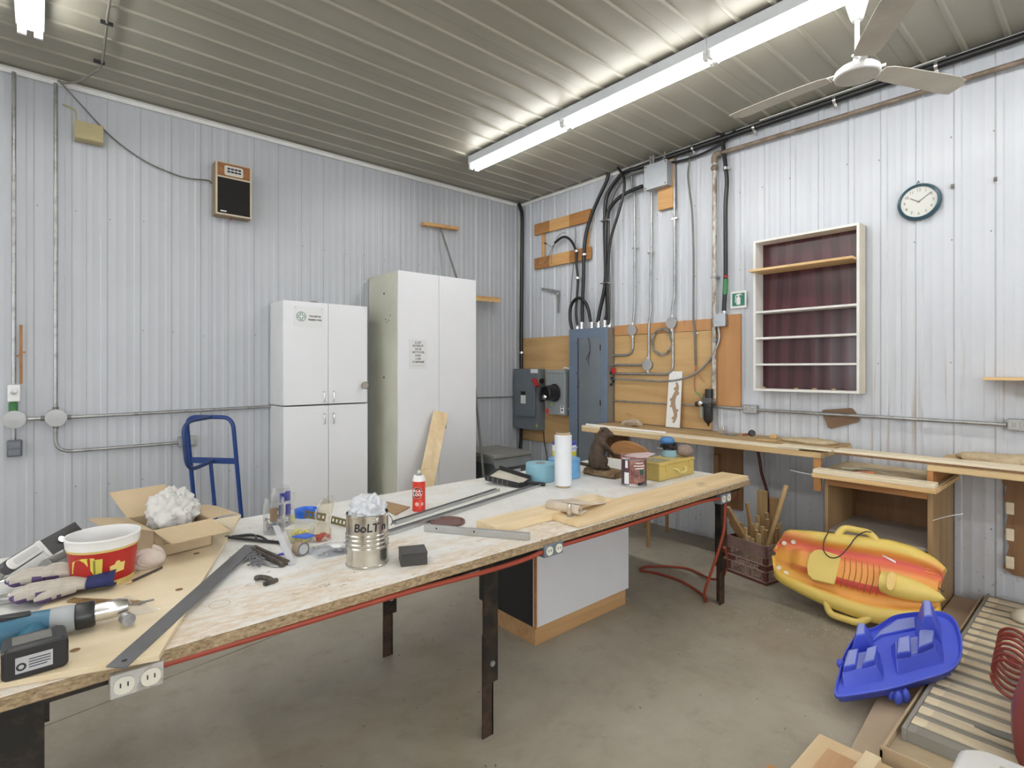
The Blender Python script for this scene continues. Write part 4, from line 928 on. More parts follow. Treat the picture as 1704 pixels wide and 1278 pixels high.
# ---- wooden chair pushed under the bench
ch = wthing('wooden_chair', 'varnished wooden chair with curved back, tucked under the bench', 'chair', (-.4, -2.1, 0))
M_CH = wood('chair_varnish', '#925e2b', '#bd8545', 'y', 7, .35, False); M_CHL = wood('chair_leg', '#7f5526', '#a57a42', 'z', 7, .45, False)
M().prism(rr(.44, .43, .06, 5), lambda u, v, w_: (-.40 + u, -2.105 + v, w_), .43, .46).build('seat', M_CH, ch, bevel=.008)
for x, y in ((-.62, -2.31), (-.15, -2.185), (-.62, -1.90), (-.17, -1.96)): M().tube([(x, y, 0), (x + (.0), y, .43)], [.014, .02], 10).build('leg', M_CHL, ch)
arc = [(-.60 - .05 * math.sin(PI * i / 16), -1.89 - .43 * i / 16, .775 + .10 * math.sin(PI * i / 16) ** .6) for i in range(17)]
rings = []
for i, p in enumerate(arc):
    p = Vector(p); lo = Vector((p.x + .008, p.y, .745)) 
    rings.append([p + Vector((-.011, 0, 0)), p + Vector((.011, 0, 0)), lo + Vector((.011, 0, 0)), lo + Vector((-.011, 0, 0))])
M().loft(rings).build('back_rail', M_CH, ch, bevel=.004)
for i in range(5): M().cyl((-.59, -1.95 - .08 * i, .46), (-.625, -1.95 - .08 * i, .75), .009, n=8).build('spindle', M_CH, ch)
for y in (-1.905, -2.305): M().tube([(-.60, y, .46), (-.605, y, .76)], .014, 8).build('post', M_CH, ch)
# ================================================================ work table
T = .78; Q = T + .015
def m_top():
    m, t, b = nt('worn_melamine')
    v = coords(t); sep = t.nodes.new('ShaderNodeSeparateXYZ'); tc = t.nodes.new('ShaderNodeTexCoord'); t.links.new(tc.outputs['Object'], sep.inputs[0])
    n1 = nz(t, coords(t, (1.6, 4.5, 1)), 1.6, 6, .7, .5); n2 = nz(t, v, 38, 4, .7); n3 = nz(t, v, 9, 5, .65); n4 = nz(t, coords(t, (6, 16, 6)), 3.0, 5, .75)
    mr = t.nodes.new('ShaderNodeMapRange'); mr.inputs[1].default_value = -.05; mr.inputs[2].default_value = -.55; mr.inputs[3].default_value = 0; mr.inputs[4].default_value = .19
    t.links.new(sep.outputs[1], mr.inputs[0])
    ad = t.nodes.new('ShaderNodeMath'); ad.operation = 'ADD'; t.links.new(n1, ad.inputs[0]); t.links.new(mr.outputs[0], ad.inputs[1])
    white = ramp(t, n3, [(.3, (.70, .695, .66)), (.7, (.79, .79, .775))])
    tan = ramp(t, n4, [(.35, (.56, .42, .27)), (.5, (.66, .56, .44)), (.62, (.74, .71, .66))])
    c = mixc(t, ramp(t, ad.outputs[0], [(.545, (0, 0, 0)), (.72, (.9, .9, .9))]), white, tan)
    fl = ramp(t, n2, [(.63, (0, 0, 0)), (.68, (.9, .9, .9))])
    mm = t.nodes.new('ShaderNodeMath'); mm.operation = 'MULTIPLY'; t.links.new(fl, mm.inputs[0]); t.links.new(ramp(t, n3, [(.42, (0, 0, 0)), (.6, (1, 1, 1))]), mm.inputs[1])
    c = mixc(t, mm.outputs[0], c, (.13, .10, .075))
    t.links.new(c, b.inputs['Base Color']); b.inputs['Roughness'].default_value = .5
    bump(t, b, n2, .05, .003)
    return m
M_TOP = m_top()
def m_chip():
    m, t, b = nt('chipboard_edge')
    n = nz(t, coords(t, (1, 1, 2.2)), 60, 4, .7)
    t.links.new(ramp(t, n, [(.3, (.16, .105, .055)), (.55, (.37, .27, .155)), (.75, (.52, .41, .27))]), b.inputs['Base Color']); b.inputs['Roughness'].default_value = .8
    bump(t, b, n, .5, .004); return m
M_CHIP = m_chip()
M_IRON = rusty('black_iron', (.022, .020, .018), (.06, .042, .03), .55, 10, .5, .5)
M_IRON2 = rusty('rust_iron', (.05, .035, .028), (.10, .06, .04), .5, 10, .55, .5)
TX0, TX1, TY0, TY1 = -4.68, -1.0, -3.355, -2.165
tb = wthing('work_table', 'long worn white topped work table on black steel legs', 'table', ((TX0 + TX1) / 2, (TY0 + TY1) / 2, 0))
M().box(TX0 + .001, TX1 - .001, TY0 + .001, TY1 - .001, .742, .776).build('core_panel', M_CHIP, tb, bevel=.004)
M().box(TX0, TX1, TY0, TY1, .776, T).build('top', M_TOP, tb, bevel=.0015)
for y in (TY0 + .06, TY1 - .06): M().box(TX0 + .05, TX1 - .05, y - .02, y + .02, .715, .742).build('rail', M_IRON, tb)
for x in (-4.5, -3.1, -1.2): M().box(x - .02, x + .02, TY0 + .08, TY1 - .08, .715, .742).build('cross_rail', M_IRON, tb)
def leg(x, y, w_=.075):
    l = M().box(x - w_ / 2, x + w_ / 2, y - .004, y + .004, .22, .742).box(x + w_ / 2 - .008, x + w_ / 2, y, y + w_, .22, .742).build('leg', M_IRON, tb, bevel=.001)
    M().box(x - w_ / 2 + .002, x + w_ / 2 - .018, y + .004, y + .012, 0, .42).box(x + w_ / 2 - .026, x + w_ / 2 - .018, y + .004, y + w_ - .02, 0, .42).build('leg_extension', M_IRON2, l, bevel=.001)
    M().cyl((x + .005, y - .004, .30), (x + .005, y - .012, .30), .012, n=8).build('bolt', M_GALV, l)
for x, y in ((-4.525, -3.27), (-3.105, -3.27), (-1.205, -3.28), (-4.5, -2.4), (-3.11, -2.44), (-1.25, -2.35)): leg(x, y, .088 if x < -4.4 and y < -3 else .075)
M().lathe([(.028, 0), (.0295, 0), (.0295, .0004), (.028, .0004)], (-4.075, -3.155, T), 32).build('drawn_circle', plain('pencil_mark', (.34, .27, .2), .8), tb)
# receptacle boxes under the edge
def tbox(label, x0, x1, y, z0, z1, mat):
    t = wthing('outlet_box', label, 'outlet', ((x0 + x1) / 2, y + .03, z0))
    M().box(x0, x1, y, y + .05, z0, z1).build('box', mat, t, bevel=.003)
    n = 2; w_ = (x1 - x0) / n
    for k in range(n):
        cx_ = x0 + w_ * (k + .5); cz_ = (z0 + z1) / 2; s = min(w_ * .8, (z1 - z0) * .72)
        p = M().prism(rr(s, s, s * .42, 4), lambda u, v, w2: (cx_ + u, w2, cz_ + v), y, y - .004).build('receptacle', plain('ivory', (.68, .66, .56), .4), t)
        for du in (-.18, .18): M().box(cx_ + du * s - .0015, cx_ + du * s + .0015, y - .004, y - .0046, cz_ - .004, cz_ + .007).build('slot', M_INK, p)
    return t
M_OLDG = rusty('painted_grey', (.50, .49, .46), (.30, .27, .23), .58, 20, .6, .1)
tbox('grey twin receptacle under the left end of the table edge', -4.362, -4.252, -3.372, .70, .758, M_OLDG)
tbox('black twin receptacle with white sockets under the middle of the table edge', -2.885, -2.772, -3.362, .70, .752, M_SWITCH)
tbox('dark receptacle box by the right front table leg', -1.36, -1.235, -3.345, .672, .732, M_SWITCH)
# orange red extension cord
M_CORD = plain('orange_cord', (.29, .045, .02), .55)
ec = wthing('extension_cord', 'orange red extension cord run along the table edge and looping on the floor', 'cord', (-1.2, -3.3, 0))
M().tube(cat_rom([(-4.25, -3.345, .737), (-3.9, -3.348, .734), (-3.53, -3.348, .730), (-3.21, -3.350, .718), (-3.0, -3.350, .717), (-2.89, -3.35, .725)], 6), .0095, 8).build('cord_run', M_CORD, ec)
M().tube(cat_rom([(-2.77, -3.35, .728), (-2.49, -3.348, .724), (-2.0, -3.346, .725), (-1.6, -3.345, .726), (-1.37, -3.34, .71)], 6), .009, 8).build('cord_run', M_CORD, ec)
M().tube(cat_rom([(-1.30, -3.34, .67), (-1.32, -3.34, .5), (-1.36, -3.3, .3), (-1.36, -3.24, .12), (-1.29, -3.2, .02), (-1.21, -3.15, .011), (-1.10, -2.92, .010), (-1.10, -2.72, .010), (-1.14, -2.60, .010), (-1.02, -2.60, .010), (-.85, -2.80, .010), (-.95, -3.05, .03), (-1.06, -3.2, .12), (-1.15, -3.27, .26), (-1.26, -3.32, .37), (-1.31, -3.34, .40)], 7), .009, 8).build('cord_loop', M_CORD, ec)
# cabinet under the table
uc = wthing('under_cabinet', 'floor cabinet under the table, white front, black side and tan plinth', 'cabinet', (-2.075, -2.62, 0))
M().box(-2.475, -1.67, -2.86, -2.38, .10, .70).build('body', plain('black_panel', (.016, .016, .018), .4), uc)
M().box(-2.48, -1.665, -2.885, -2.86, .105, .70).build('front', plain('white_panel', (.66, .66, .68), .4, var=.02), uc, bevel=.002)
M().box(-2.47, -1.675, -2.868, -2.40, 0, .10).build('plinth', wood('plinth', '#a87a44', '#c99e66', 'x', 7, .6), uc, bevel=.002)
M().box(-2.485, -2.4755, -2.89, -2.875, .10, .70).build('edge_strip', M_PINEO, uc)

# ================================================================ things on the table, left part
M_SHEET = wood('fir_sheet', '#d3bd93', '#e6d7b8', 'x', 4, .55, False, 6)
pw = wthing('plywood_sheet', 'bare plywood offcut lying across the left end of the table', 'plywood', (-4.2, -2.8, T))
M().prism([(-4.66, -3.285), (-4.268, -3.414), (-3.754, -2.15), (-4.05, -2.19), (-4.31, -2.42), (-4.44, -2.76), (-4.60, -3.14)], lambda u, v, w_: (u, v, w_), T + .0005, Q).build('sheet', M_SHEET, pw, bevel=.001)
for x, y in ((-4.038, -2.64), (-4.154, -2.988), (-4.423, -3.248)): M().lathe([(0, 0), (.011, 0), (.011, .0006), (0, .0006)], (x, y, Q), 14).build('hole', M_BROWN, pw)
st_ = wthing('steel_straightedge', 'long flat grey steel straightedge lying diagonally on the plywood', 'straightedge', (-4.1, -3.05, Q))
M().prism([(-4.372, -3.398), (-4.338, -3.436), (-3.836, -2.704), (-3.872, -2.66)], lambda u, v, w_: (u, v, w_), Q + .0003, Q + .003).build('blade', plain('mill_steel', (.24, .24, .25), .38, .85, .12, 8), st_)
M().lathe([(0, 0), (.006, 0), (.006, .0006), (0, .0006)], (-4.336, -3.395, Q + .003), 12).build('hole', M_INK, st_)

# ---- open cardboard box with plastic bag
bx = wthing('cardboard_box', 'open cardboard box with raised flaps on the plywood sheet', 'box', (-4.08, -2.4, Q))
c0 = Vector((-4.172, -2.61, 0)); e1 = Vector((.98, .19, 0)).normalized(); e2 = Vector((-.19, .98, 0)).normalized(); bw, bd, bh = .205, .27, .105
def BP(u, v, z): return c0 + e1 * u + e2 * v + Vector((0, 0, Q + .001 + z))
th = .004
M().prism([(0, 0), (bw, 0), (bw, bd), (0, bd)], lambda u, v, w_: BP(u, v, w_), 0, th).build('bottom', M_KRAFT, bx)
for a, b in (((0, 0), (bw, 0)), ((bw, 0), (bw, bd)), ((bw, bd), (0, bd)), ((0, bd), (0, 0))):
    p, q = BP(*a, 0), BP(*b, 0); nrm = Vector((-(q - p).y, (q - p).x, 0)).normalized() * th
    M().add([p, q, q + nrm, p + nrm, p + Vector((0, 0, bh)), q + Vector((0, 0, bh)), q + nrm + Vector((0, 0, bh)), p + nrm + Vector((0, 0, bh))], [(0, 1, 5, 4), (1, 2, 6, 5), (2, 3, 7, 6), (3, 0, 4, 7), (4, 5, 6, 7), (3, 2, 1, 0)]).build('wall', M_KRAFT, bx)
def flap(name, a, b, out, up, ln, tap=.0, curl=.0):
    p, q = BP(*a, bh), BP(*b, bh); o_ = (e1 * out[0] + e2 * out[1]); mm = []; side = (q - p).normalized()
    for i in range(5):
        f = i / 4; off = o_ * ln * f + Vector((0, 0, (up * f + curl * f * f) * ln))
        mm.append([p + off + side * tap * f, q + off - side * tap * f])
    rings = [[r_[0] + Vector((0, 0, .002)), r_[1] + Vector((0, 0, .002)), r_[1] - Vector((0, 0, .002)), r_[0] - Vector((0, 0, .002))] for r_ in mm]
    M().loft(rings).build('flap', M_KRAFT, bx)
flap('front', (0, 0), (bw, 0), (.15, -1), -.35, .12, .0, .1)
flap('left', (0, bd), (0, 0), (-1, .2), .30, .13, .03, -.1)
flap('back', (bw, bd), (0, bd), (-.25, 1), .75, .12, .0)
flap('right', (bw, 0), (bw, bd), (1, .1), .12, .13, .02, -.25)
for i in range(4): M().box(0, 0, 0, 0, 0, 0) if False else None
for i, l in enumerate((.10, .13, .08)):
    M().prism([(.03, .075 - .012 * i), (.03 + l, .075 - .012 * i), (.03 + l, .069 - .012 * i), (.03, .069 - .012 * i)], lambda u, v, w_: BP(u, -w_, v), .0003, .0006).build('printing', plain('box_print', (.33, .24, .15), .8), bx)
M_BAG = plain('bag_white', (.76, .75, .72), .32, var=.04, trans=.25)
M_BAGC = m_glass('bag_clear', (.90, .89, .86), .2, .30)
def crumple(name, mat, label, cat, c, r, amp, seed, scale, **k):
    mm = M(); mm.sphere((0, 0, 0), r, 72, 48); c = Vector(c)
    for i, p in enumerate(mm.v):
        s = Vector((seed, seed * 1.7, seed * .3)); u = Vector((p.x / r[0], p.y / r[1], p.z / r[2]))
        d = abs(noise.noise(u * scale + s)) * 1.3 + .6 * abs(noise.noise(u * scale * 2.1 + s)) + .45 * abs(noise.noise(u * scale * 3.7 + s)) + .15 * abs(noise.noise(u * scale * 8 + s)) - .6
        mm.v[i] = p * (1 + amp * d)
    z0 = min(p.z for p in mm.v)
    for i, p in enumerate(mm.v): mm.v[i] = p + c - Vector((0, 0, z0))
    return wone(mm, name, mat, label, cat, ang=50, **k)
crumple('plastic_bag', M_BAG, 'crumpled white plastic bag stuffed in the cardboard box', 'plastic bag', (-4.09, -2.45, Q + .006), (.09, .105, .10), .38, 4, 1.5)

# ---- red snack tub
bu = wthing('plastic_tub', 'red and white plastic tub with yellow emblems on the plywood', 'tub', (-4.329, -2.729, Q))
BC = (-4.329, -2.729, Q + .0005)
M().lathe([(0, .004), (.0825, .004), (.0845, .010), (.0975, .128)], BC, 40).build('body', plain('tub_red', (.42, .018, .015), .35, var=.04), bu)
M().lathe([(.0835, 0), (.0855, .0), (.087, .016), (.085, .016)], BC, 40).build('yellow_band', plain('tub_yellow', (.62, .47, .16), .4), bu)
M().lathe([(.0965, .115), (.098, .115), (.099, .124), (.0975, .124)], BC, 40).build('yellow_band', plain('tub_yellow', (.62, .47, .16), .4), bu)
M().lathe([(.0985, .122), (.1005, .124), (.103, .150), (.1045, .152), (.1045, .157), (.1, .157), (.099, .150), (.094, .10), (.086, .06)], BC, 40).build('rim', M_WHITE, bu)
def on_cyl(poly, C_, r0, r1, h, ang, z, dr):
    """outline (arc length, height) laid on a cone wall, standing dr proud"""
    def fn(u, v, w_):
        zz = z + v; r_ = r0 + (r1 - r0) * zz / h + w_; a = ang + u / r0
        return (C_[0] + r_ * math.cos(a), C_[1] + r_ * math.sin(a), C_[2] + zz)
    return fn
ang = math.atan2(-4.99 + 2.729, -4.49 + 4.329)
f1 = on_cyl(None, BC, .0835, .0975, .128, ang - .50, .068, 0); f2 = on_cyl(None, BC, .0835, .0975, .128, ang + .42, .060, 0)
M().prism([(-.05, -.018), (-.04, .022), (-.01, .034), (.02, .034), (.022, .028), (.04, .028), (.038, -.03), (.026, -.032), (.022, -.026)], f1, .0006, .0014).build('emblem', plain('emblem_yellow', (.66, .58, .10), .4), bu)
M().prism([(.018, -.022), (.018, .026), (.023, .026), (.023, -.022)], f1, .0014, .002).build('emblem_bar', plain('emblem_olive', (.25, .22, .04), .5), bu)
M().prism([(-.018, -.02), (-.02, .006), (-.008, .01), (-.004, .020), (.004, .02), (.008, .012), (.02, .012), (.018, -.016), (-.006, -.018)], f2, .0006, .0014).build('emblem', plain('emblem_yellow2', (.70, .55, .18), .4), bu)
# folded rag by the tub, pencil
rg = []
t_ = M()
for i in range(44):
    a = i * .32; r_ = .012 + .0007 * i; rg.append((-4.205 + r_ * math.cos(a) * 1.2, -2.715 + .35 * r_ * math.sin(a) + .0006 * i, Q + .034 + r_ * .75 * math.sin(a)))
wone(M().tube(rg, .012, 8).sphere((-4.195, -2.70, Q + .03), (.05, .03, .03), 14, 8), 'rag', plain('rag_cloth', (.56, .48, .42), .9, var=.1, scale=20), 'bunched pale cloth rag beside the red tub', 'rag')
pn = wthing('pencil', 'dark pencil with a sharpened tip beside the red tub', 'pencil', (-4.22, -2.78, Q))
M().tube([(-4.262, -2.822, Q + .005), (-4.165, -2.74, Q + .005)], .004, 6).build('shaft', plain('pencil_dark', (.05, .035, .03), .5), pn)
M().tube([(-4.262, -2.822, Q + .005), (-4.278, -2.835, Q + .004)], [.004, .0008], 6).build('tip', M_PINE, pn)

# ---- work gloves
def glove(label, x, y, z, rz, mir, mats):
    t = thing('work_glove', label, 'glove', (x, y, z), rz, 'pair of work gloves')
    mm = M()
    prof = [(-.01, .040, .020), (.03, .044, .024), (.07, .046, .024), (.095, .044, .02)]
    def ring(u, w_, h, c=0, n=14): return [(u, mir * c + w_ * math.cos(2 * PI * j / n), h + h * .85 * math.sin(2 * PI * j / n)) for j in range(n)]
    mm.loft([ring(u, w_, h) for u, w_, h in prof])
    for k, (c, l) in enumerate(((-.034, .06), (-.012, .078), (.011, .074), (.033, .06))):
        mm.tube(cat_rom([(.075, c * .9 * mir, .017), (.10, c * mir, .019), (.10 + l * .6, c * 1.1 * mir, .017), (.10 + l, c * 1.12 * mir, .012)], 4), [.0165] * 9 + [.0165, .0155, .013, .008], 10)
    mm.tube(cat_rom([(.02, .03 * mir, .018), (.05, .055 * mir, .02), (.085, .068 * mir, .016), (.105, .07 * mir, .012)], 4), [.016] * 9 + [.014, .012, .010, .006], 10)
    p = mm.build('palm', mats[0], t, ang=70)
    sub_mat(p, mats[1], lambda c: c.z < .013 or (c.x > .03 and c.z < .024 and abs((c.y * 44) % 1 - .5) > .36))
    cf = M(); cf.loft([[( u, w_ * math.cos(2 * PI * j / 16), h + h * .85 * math.sin(2 * PI * j / 16)) for j in range(16)] for u, w_, h in ((-.085, .052, .026), (-.05, .050, .025), (-.012, .044, .022))], caps=False)
    cf.build('cuff', mats[2], t, solid=.003, ang=70)
    return t
M_GL = plain('glove_canvas', (.50, .46, .40), .9, var=.15, scale=30, bmp=.3); M_GLP = plain('glove_violet', (.10, .06, .16), .85, var=.25, scale=20); M_GLN = plain('glove_navy', (.018, .025, .11), .8, var=.2, scale=20)
glove('canvas work glove with navy cuff, lower one of the pair nearest the drill', -4.385, -2.80, Q + .004, R(168), 1, (M_GL, M_GLP, M_GLN))
glove('canvas work glove with navy cuff, upper one of the pair beside the red tub', -4.40, -2.67, Q + .012, R(160), -1, (M_GL, M_GLP, M_GLN))
# rusty strip, plastic sheet, small pliers
wone(M().bar((-4.42, -2.872, Q + .004), (-4.257, -3.045, Q + .004), .022, .006), 'rusty_strip', rusty('rust_flat', (.16, .085, .04), (.30, .20, .09), .5, 25, .6, .4), 'short rusty flat steel strip in front of the gloves', 'metal strip')
sh = M()
for i in range(9):
    for j in range(7): sh.v.append(Vector((-4.40 + .022 * i - .01 * j, -3.13 + .03 * j, Q + .003 + .006 * abs(noise.noise(Vector((i * .7, j * .8, 3)))))))
sh.f = [[i * 7 + j, i * 7 + j + 1, (i + 1) * 7 + j + 1, (i + 1) * 7 + j] for i in range(8) for j in range(6)]
wone(sh, 'plastic_wrap', M_BAGC, 'scrap of clear plastic wrap under the drill chuck', 'plastic')
# tools at the far left
sc1 = wthing('glue_gun', 'white and grey oval handled tool at the left edge behind the gloves', 'tool', (-4.53, -2.42, T))
fA = frame((-4.535, -2.41, T + .052), Vector((.10, .17, .02)), Vector((-.5, .3, .8)))
M(fA).prism(rr(.17, .040, .019, 6), lambda u, v, w_: (u, v, w_), .008, .016).build('cover', M_WHITE, sc1, bevel=.004)
M(fA).prism(rr(.175, .046, .02, 6), lambda u, v, w_: (u, v, w_), -.018, .008).build('body', plain('dark_grey', (.05, .05, .055), .4), sc1, bevel=.004)
M(fA).prism(rr(.12, .022, .01, 4), lambda u, v, w_: (u, v, w_), .016, .0175).build('recess', plain('pale_grey', (.62, .62, .62), .5), sc1)
M(fA).cyl((-.07, 0, -.02), (-.07, -.01, -.06), .016, n=10).build('foot', M_GALV, sc1)
sc2 = wthing('flush_scraper', 'black bladed scraper with a white end leaning behind the tub', 'scraper', (-4.43, -2.30, T))
fB = frame((-4.43, -2.275, T + .06), Vector((.105, .10, .03)), Vector((-.4, .4, .8)))
M(fB).box(-.06, .09, -.035, .035, -.003, .003).build('blade', M_BLKPL, sc2)
M(fB).box(-.078, -.06, -.038, .038, -.008, .008).build('ferrule', M_WHITE, sc2, bevel=.004)
M(fB).cyl((0, 0, .003), (0, 0, .01), .012, n=12).build('bolt', M_CHROME, sc2)
M(fB).box(-.01, .01, -.06, -.035, -.01, .01).build('stand', M_GALV, sc2)
sc3 = wthing('grey_case', 'grey plastic tool handle lying between gloves and tub', 'tool', (-4.42, -2.43, T))
fC = frame((-4.425, -2.43, T + .03), Vector((.11, .10, .015)), Vector((-.5, .5, .6)))
M(fC).prism(rr(.17, .045, .02, 5), lambda u, v, w_: (u, v, w_), -.012, .014).build('body', plain('mid_grey', (.28, .28, .28), .4), sc3, bevel=.004)
M(fC).box(-.05, .07, -.005, .012, .014, .018).build('insert', M_GALV, sc3)
pl2 = wthing('pliers', 'small steel pliers and wire at the left edge below the gloves', 'pliers', (-4.53, -2.72, T))
for s in (-1, 1): M().tube(cat_rom([(-4.60, -2.72 + .02 * s, T + .012), (-4.55, -2.735 + .014 * s, T + .012), (-4.52, -2.75, T + .012), (-4.50, -2.762 - .006 * s, T + .012), (-4.47, -2.785 - .002 * s, T + .012)], 4), .007, 6).build('handle', M_GALV, pl2)
M().cyl((-4.515, -2.753, T), (-4.515, -2.753, T + .022), .013, n=12).build('pivot', M_GALV, pl2)
wone(M().tube(cat_rom([(-4.63, -2.60, T + .012), (-4.58, -2.57, T + .03), (-4.53, -2.60, T + .04), (-4.50, -2.66, T + .02), (-4.56, -2.68, T + .012), (-4.61, -2.66, T + .012)], 5, True), .006, 6, True), 'chrome_ring', M_CHROME, 'bright wire loop at the left edge above the pliers', 'ring')
# ---- cordless drill on its side
dl = wthing('cordless_drill', 'blue and grey cordless drill lying on its side, chrome chuck pointing right', 'drill', (-4.47, -3.2, Q))
ax = Vector((1, -.12, .03)).normalized(); dc = Vector((-4.467, -3.128, Q + .040))
M_TEAL = plain('drill_blue', (.03, .13, .21), .4); M_DG = plain('drill_grey', (.33, .35, .36), .4)
M().lathe([(0, -.16), (.028, -.16), (.036, -.15), (.038, -.05), (.036, 0)], dc, 20, ax).build('motor_housing', M_TEAL, dl)
M().lathe([(.036, 0), (.037, .002), (.035, .045), (.032, .05)], dc, 20, ax).build('gear_housing', M_DG, dl)
M().lathe([(.030, .05), (.034, .052), (.035, .085), (.031, .092), (.0, .092)], dc, 24, ax).build('clutch_collar', M_BLKPL, dl)
M().lathe([(.023, .09), (.024, .12), (.024, .145), (.018, .165), (.006, .172), (.0, .172)], dc, 20, ax).build('chuck', M_CHROME, dl)
M().cyl(dc + ax * .17, dc + ax * .225, .003, n=8).build('bit', M_CABLE2, dl)
M().lathe([(0, 0), (.016, 0), (.016, .03), (0, .03)], dc + ax * .135 + Vector((.02, -.03, -.022)), 14, (.2, -1, .1)).build('side_knob', M_GALV, dl)
hd = [(-4.50, -3.15, Q + .036), (-4.51, -3.19, Q + .036), (-4.515, -3.235, Q + .036)]
M().tube(hd, [.026, .023, .024], 12).build('handle', M_TEAL, dl)
M().tube([(-4.455, -3.16, Q + .036), (-4.462, -3.175, Q + .036)], .008, 8).build('trigger', M_BLKPL, dl)
M().prism([(-.03, -.006), (.05, -.006), (.05, .010), (-.03, .016)], lambda u, v, w_: dc + ax * (u - .09) + Vector((0, -w_, v + .03)), -.014, .014).build('top_stripe', M_BLKPL, dl, bevel=.003)
fD = frame((-4.498, -3.292, Q + .037), Vector((.10, .004, 0)), Vector((0, .0, 1)))
bt = M(fD).prism(rr(.118, .072, .012, 4), lambda u, v, w_: (u, v, w_), -.045, .04).build('battery', M_BLKPL, dl, bevel=.006)
M(fD).box(-.035, .03, -.022, .014, .04, .0408).build('label', plain('label_grey', (.45, .45, .46), .5), bt)
M(fD).lathe([(.005, .0408), (.009, .0408), (.009, .0412), (.005, .0412)], (-.025, -.008, 0), 16).box(-.012, .026, -.002, .0, .0408, .0412).box(-.012, .026, -.008, -.006, .0408, .0412).box(-.012, .02, -.014, -.012, .0408, .0412).box(-.012, .026, .004, .006, .0408, .0412).build('label_print', M_INK, bt)
M(fD).box(-.04, .03, .034, .037, -.03, .02).build('ridge', M_CABLE2, bt)
# ================================================================ things on the table, middle
def wrap_text(txt, mat, parent, c, r, ang, z, size, name='lettering', lift=.0006, bold=.0, sx=1.0, shear=0.0):
    o = lettering(txt, mat, parent, Matrix.Identity(4), size, name, bold=bold, sx=sx, shear=shear)
    off = LOC.get(parent.name) or Vector((0, 0, 0))
    for v in o.data.vertices:
        p = v.co + off; a = ang + p.x / r; rr_ = r + lift + p.z
        v.co = Vector((c[0] + rr_ * math.cos(a), c[1] + rr_ * math.sin(a), z + p.y)) - off
    return o
def cam_ang(x, y): return math.atan2(-4.99 - y, -4.49 - x)
# ---- tin can of bolts
M_TIN = rusty('tin_plate', (.62, .60, .54), (.36, .32, .26), .62, 9, .22, .95, (3, 3, .6))
cn = wthing('tin_can', 'large ribbed tin can marked in black handwriting, white bag inside', 'can', (-3.571, -3.12, T))
CNC = (-3.571, -3.12, T + .0005); prof = [(0, 0), (.074, 0), (.078, .002), (.078, .006), (.0762, .008), (.0762, .058)]
for i in range(4):
    z0 = .062 + .0155 * i; prof += [(.0762, z0), (.0785, z0 + .004), (.0785, z0 + .007), (.0762, z0 + .011)]
prof += [(.0762, .182), (.078, .185), (.078, .189), (.0765, .190), (.075, .189), (.075, .03), (0, .03)]
M().lathe(prof, CNC, 48).build('body', M_TIN, cn, ang=25)
ca = cam_ang(-3.571, -3.12)
wrap_text('BoLT n', M_INK, cn, CNC, .0762, ca + .16, CNC[2] + .146, .042, bold=.0008, shear=.08)
M().tube(cat_rom([(-3.505, -3.165, T + .175), (-3.497, -3.17, T + .16), (-3.496, -3.17, T + .145), (-3.50, -3.165, T + .135)], 4), .0018, 5).build('handle_wire', M_CABLE2, cn)
crumple('plastic_bag', plain('bag_bluewhite', (.74, .76, .80), .3, var=.05, trans=.2), 'crumpled white plastic bag bulging out of the tin can', 'plastic bag', (-3.571, -3.12, T + .12), (.064, .064, .06), .42, 9, 1.5)
# ---- black block
one(M().box(-.048, .048, -.045, .045, 0, .042).box(-.049, .049, -.046, .046, .042, .047), 'steel_block', plain('black_block', (.045, .043, .040), .4, .1, .15), 'black rectangular block on the table right of the tin can', 'block', (-3.44, -3.225, T + .0005), R(-24), bevel=.0012)
# ---- glass jars with screws and packets
M_JAR = m_glass('jar_plastic', (.95, .95, .95), .06, .22)
def jar(label, x, y, r, h):
    t = wthing('clear_jar', label, 'jar', (x, y, T), 'jars of screws')
    c = (x, y, T + .0005)
    M().lathe([(0, .002), (r * .94, .002), (r, .008), (r, h * .82), (r * .86, h * .88), (r * .86, h), (r * .82, h), (r * .82, h * .88), (r * .96, h * .81), (r * .96, .01), (0, .006)], c, 28).build('shell', M_JAR, t)
    mm = M(); rnd = random.Random(int(h * 1000))
    for i in range(110):
        a = rnd.uniform(0, 2 * PI); q = r * .85 * math.sqrt(rnd.random()); z = T + .012 + rnd.random() * h * .36
        p = Vector((x + q * math.cos(a), y + q * math.sin(a), z)); d = Vector((rnd.uniform(-1, 1), rnd.uniform(-1, 1), rnd.uniform(-.6, .6))).normalized()
        e = p + d * .012
        if (Vector((e.x - x, e.y - y, 0))).length < r * .92 and e.z > T + .008: mm.cyl(p, e, .003, .0015, 5)
    mm.build('screws', plain('zinc_screw', (.42, .43, .46), .35, .8), t, kind='stuff')
    return t
j1 = jar('clear jar of screws with a cardboard piece, the nearer of two', -3.712, -2.51, .046, .15)
M().box(-3.742, -3.712, -2.548, -2.546, T + .06, T + .118).build('cardboard_piece', plain('brown_card', (.30, .20, .11), .8), j1)
j2 = jar('taller clear jar with blue packets inside, behind the other jar', -3.64, -2.405, .050, .175)
M_PKT = plain('blue_packet', (.06, .06, .36), .4)
for i, (dx, dy, z0, z1) in enumerate(((-.018, -.03, .05, .10), (.012, -.034, .05, .10), (-.01, -.02, .105, .15), (.016, -.015, .11, .155))): M().box(-3.64 + dx - .011, -3.64 + dx + .011, -2.405 + dy - .006, -2.405 + dy + .006, T + z0, T + z1).build('packet', M_PKT if i != 5 else M_PAPER, j2, bevel=.003)
M().box(-3.62, -3.598, -2.44, -2.432, T + .012, T + .045).build('packet', plain('yellow_packet', (.6, .58, .2), .5), j2, bevel=.003)
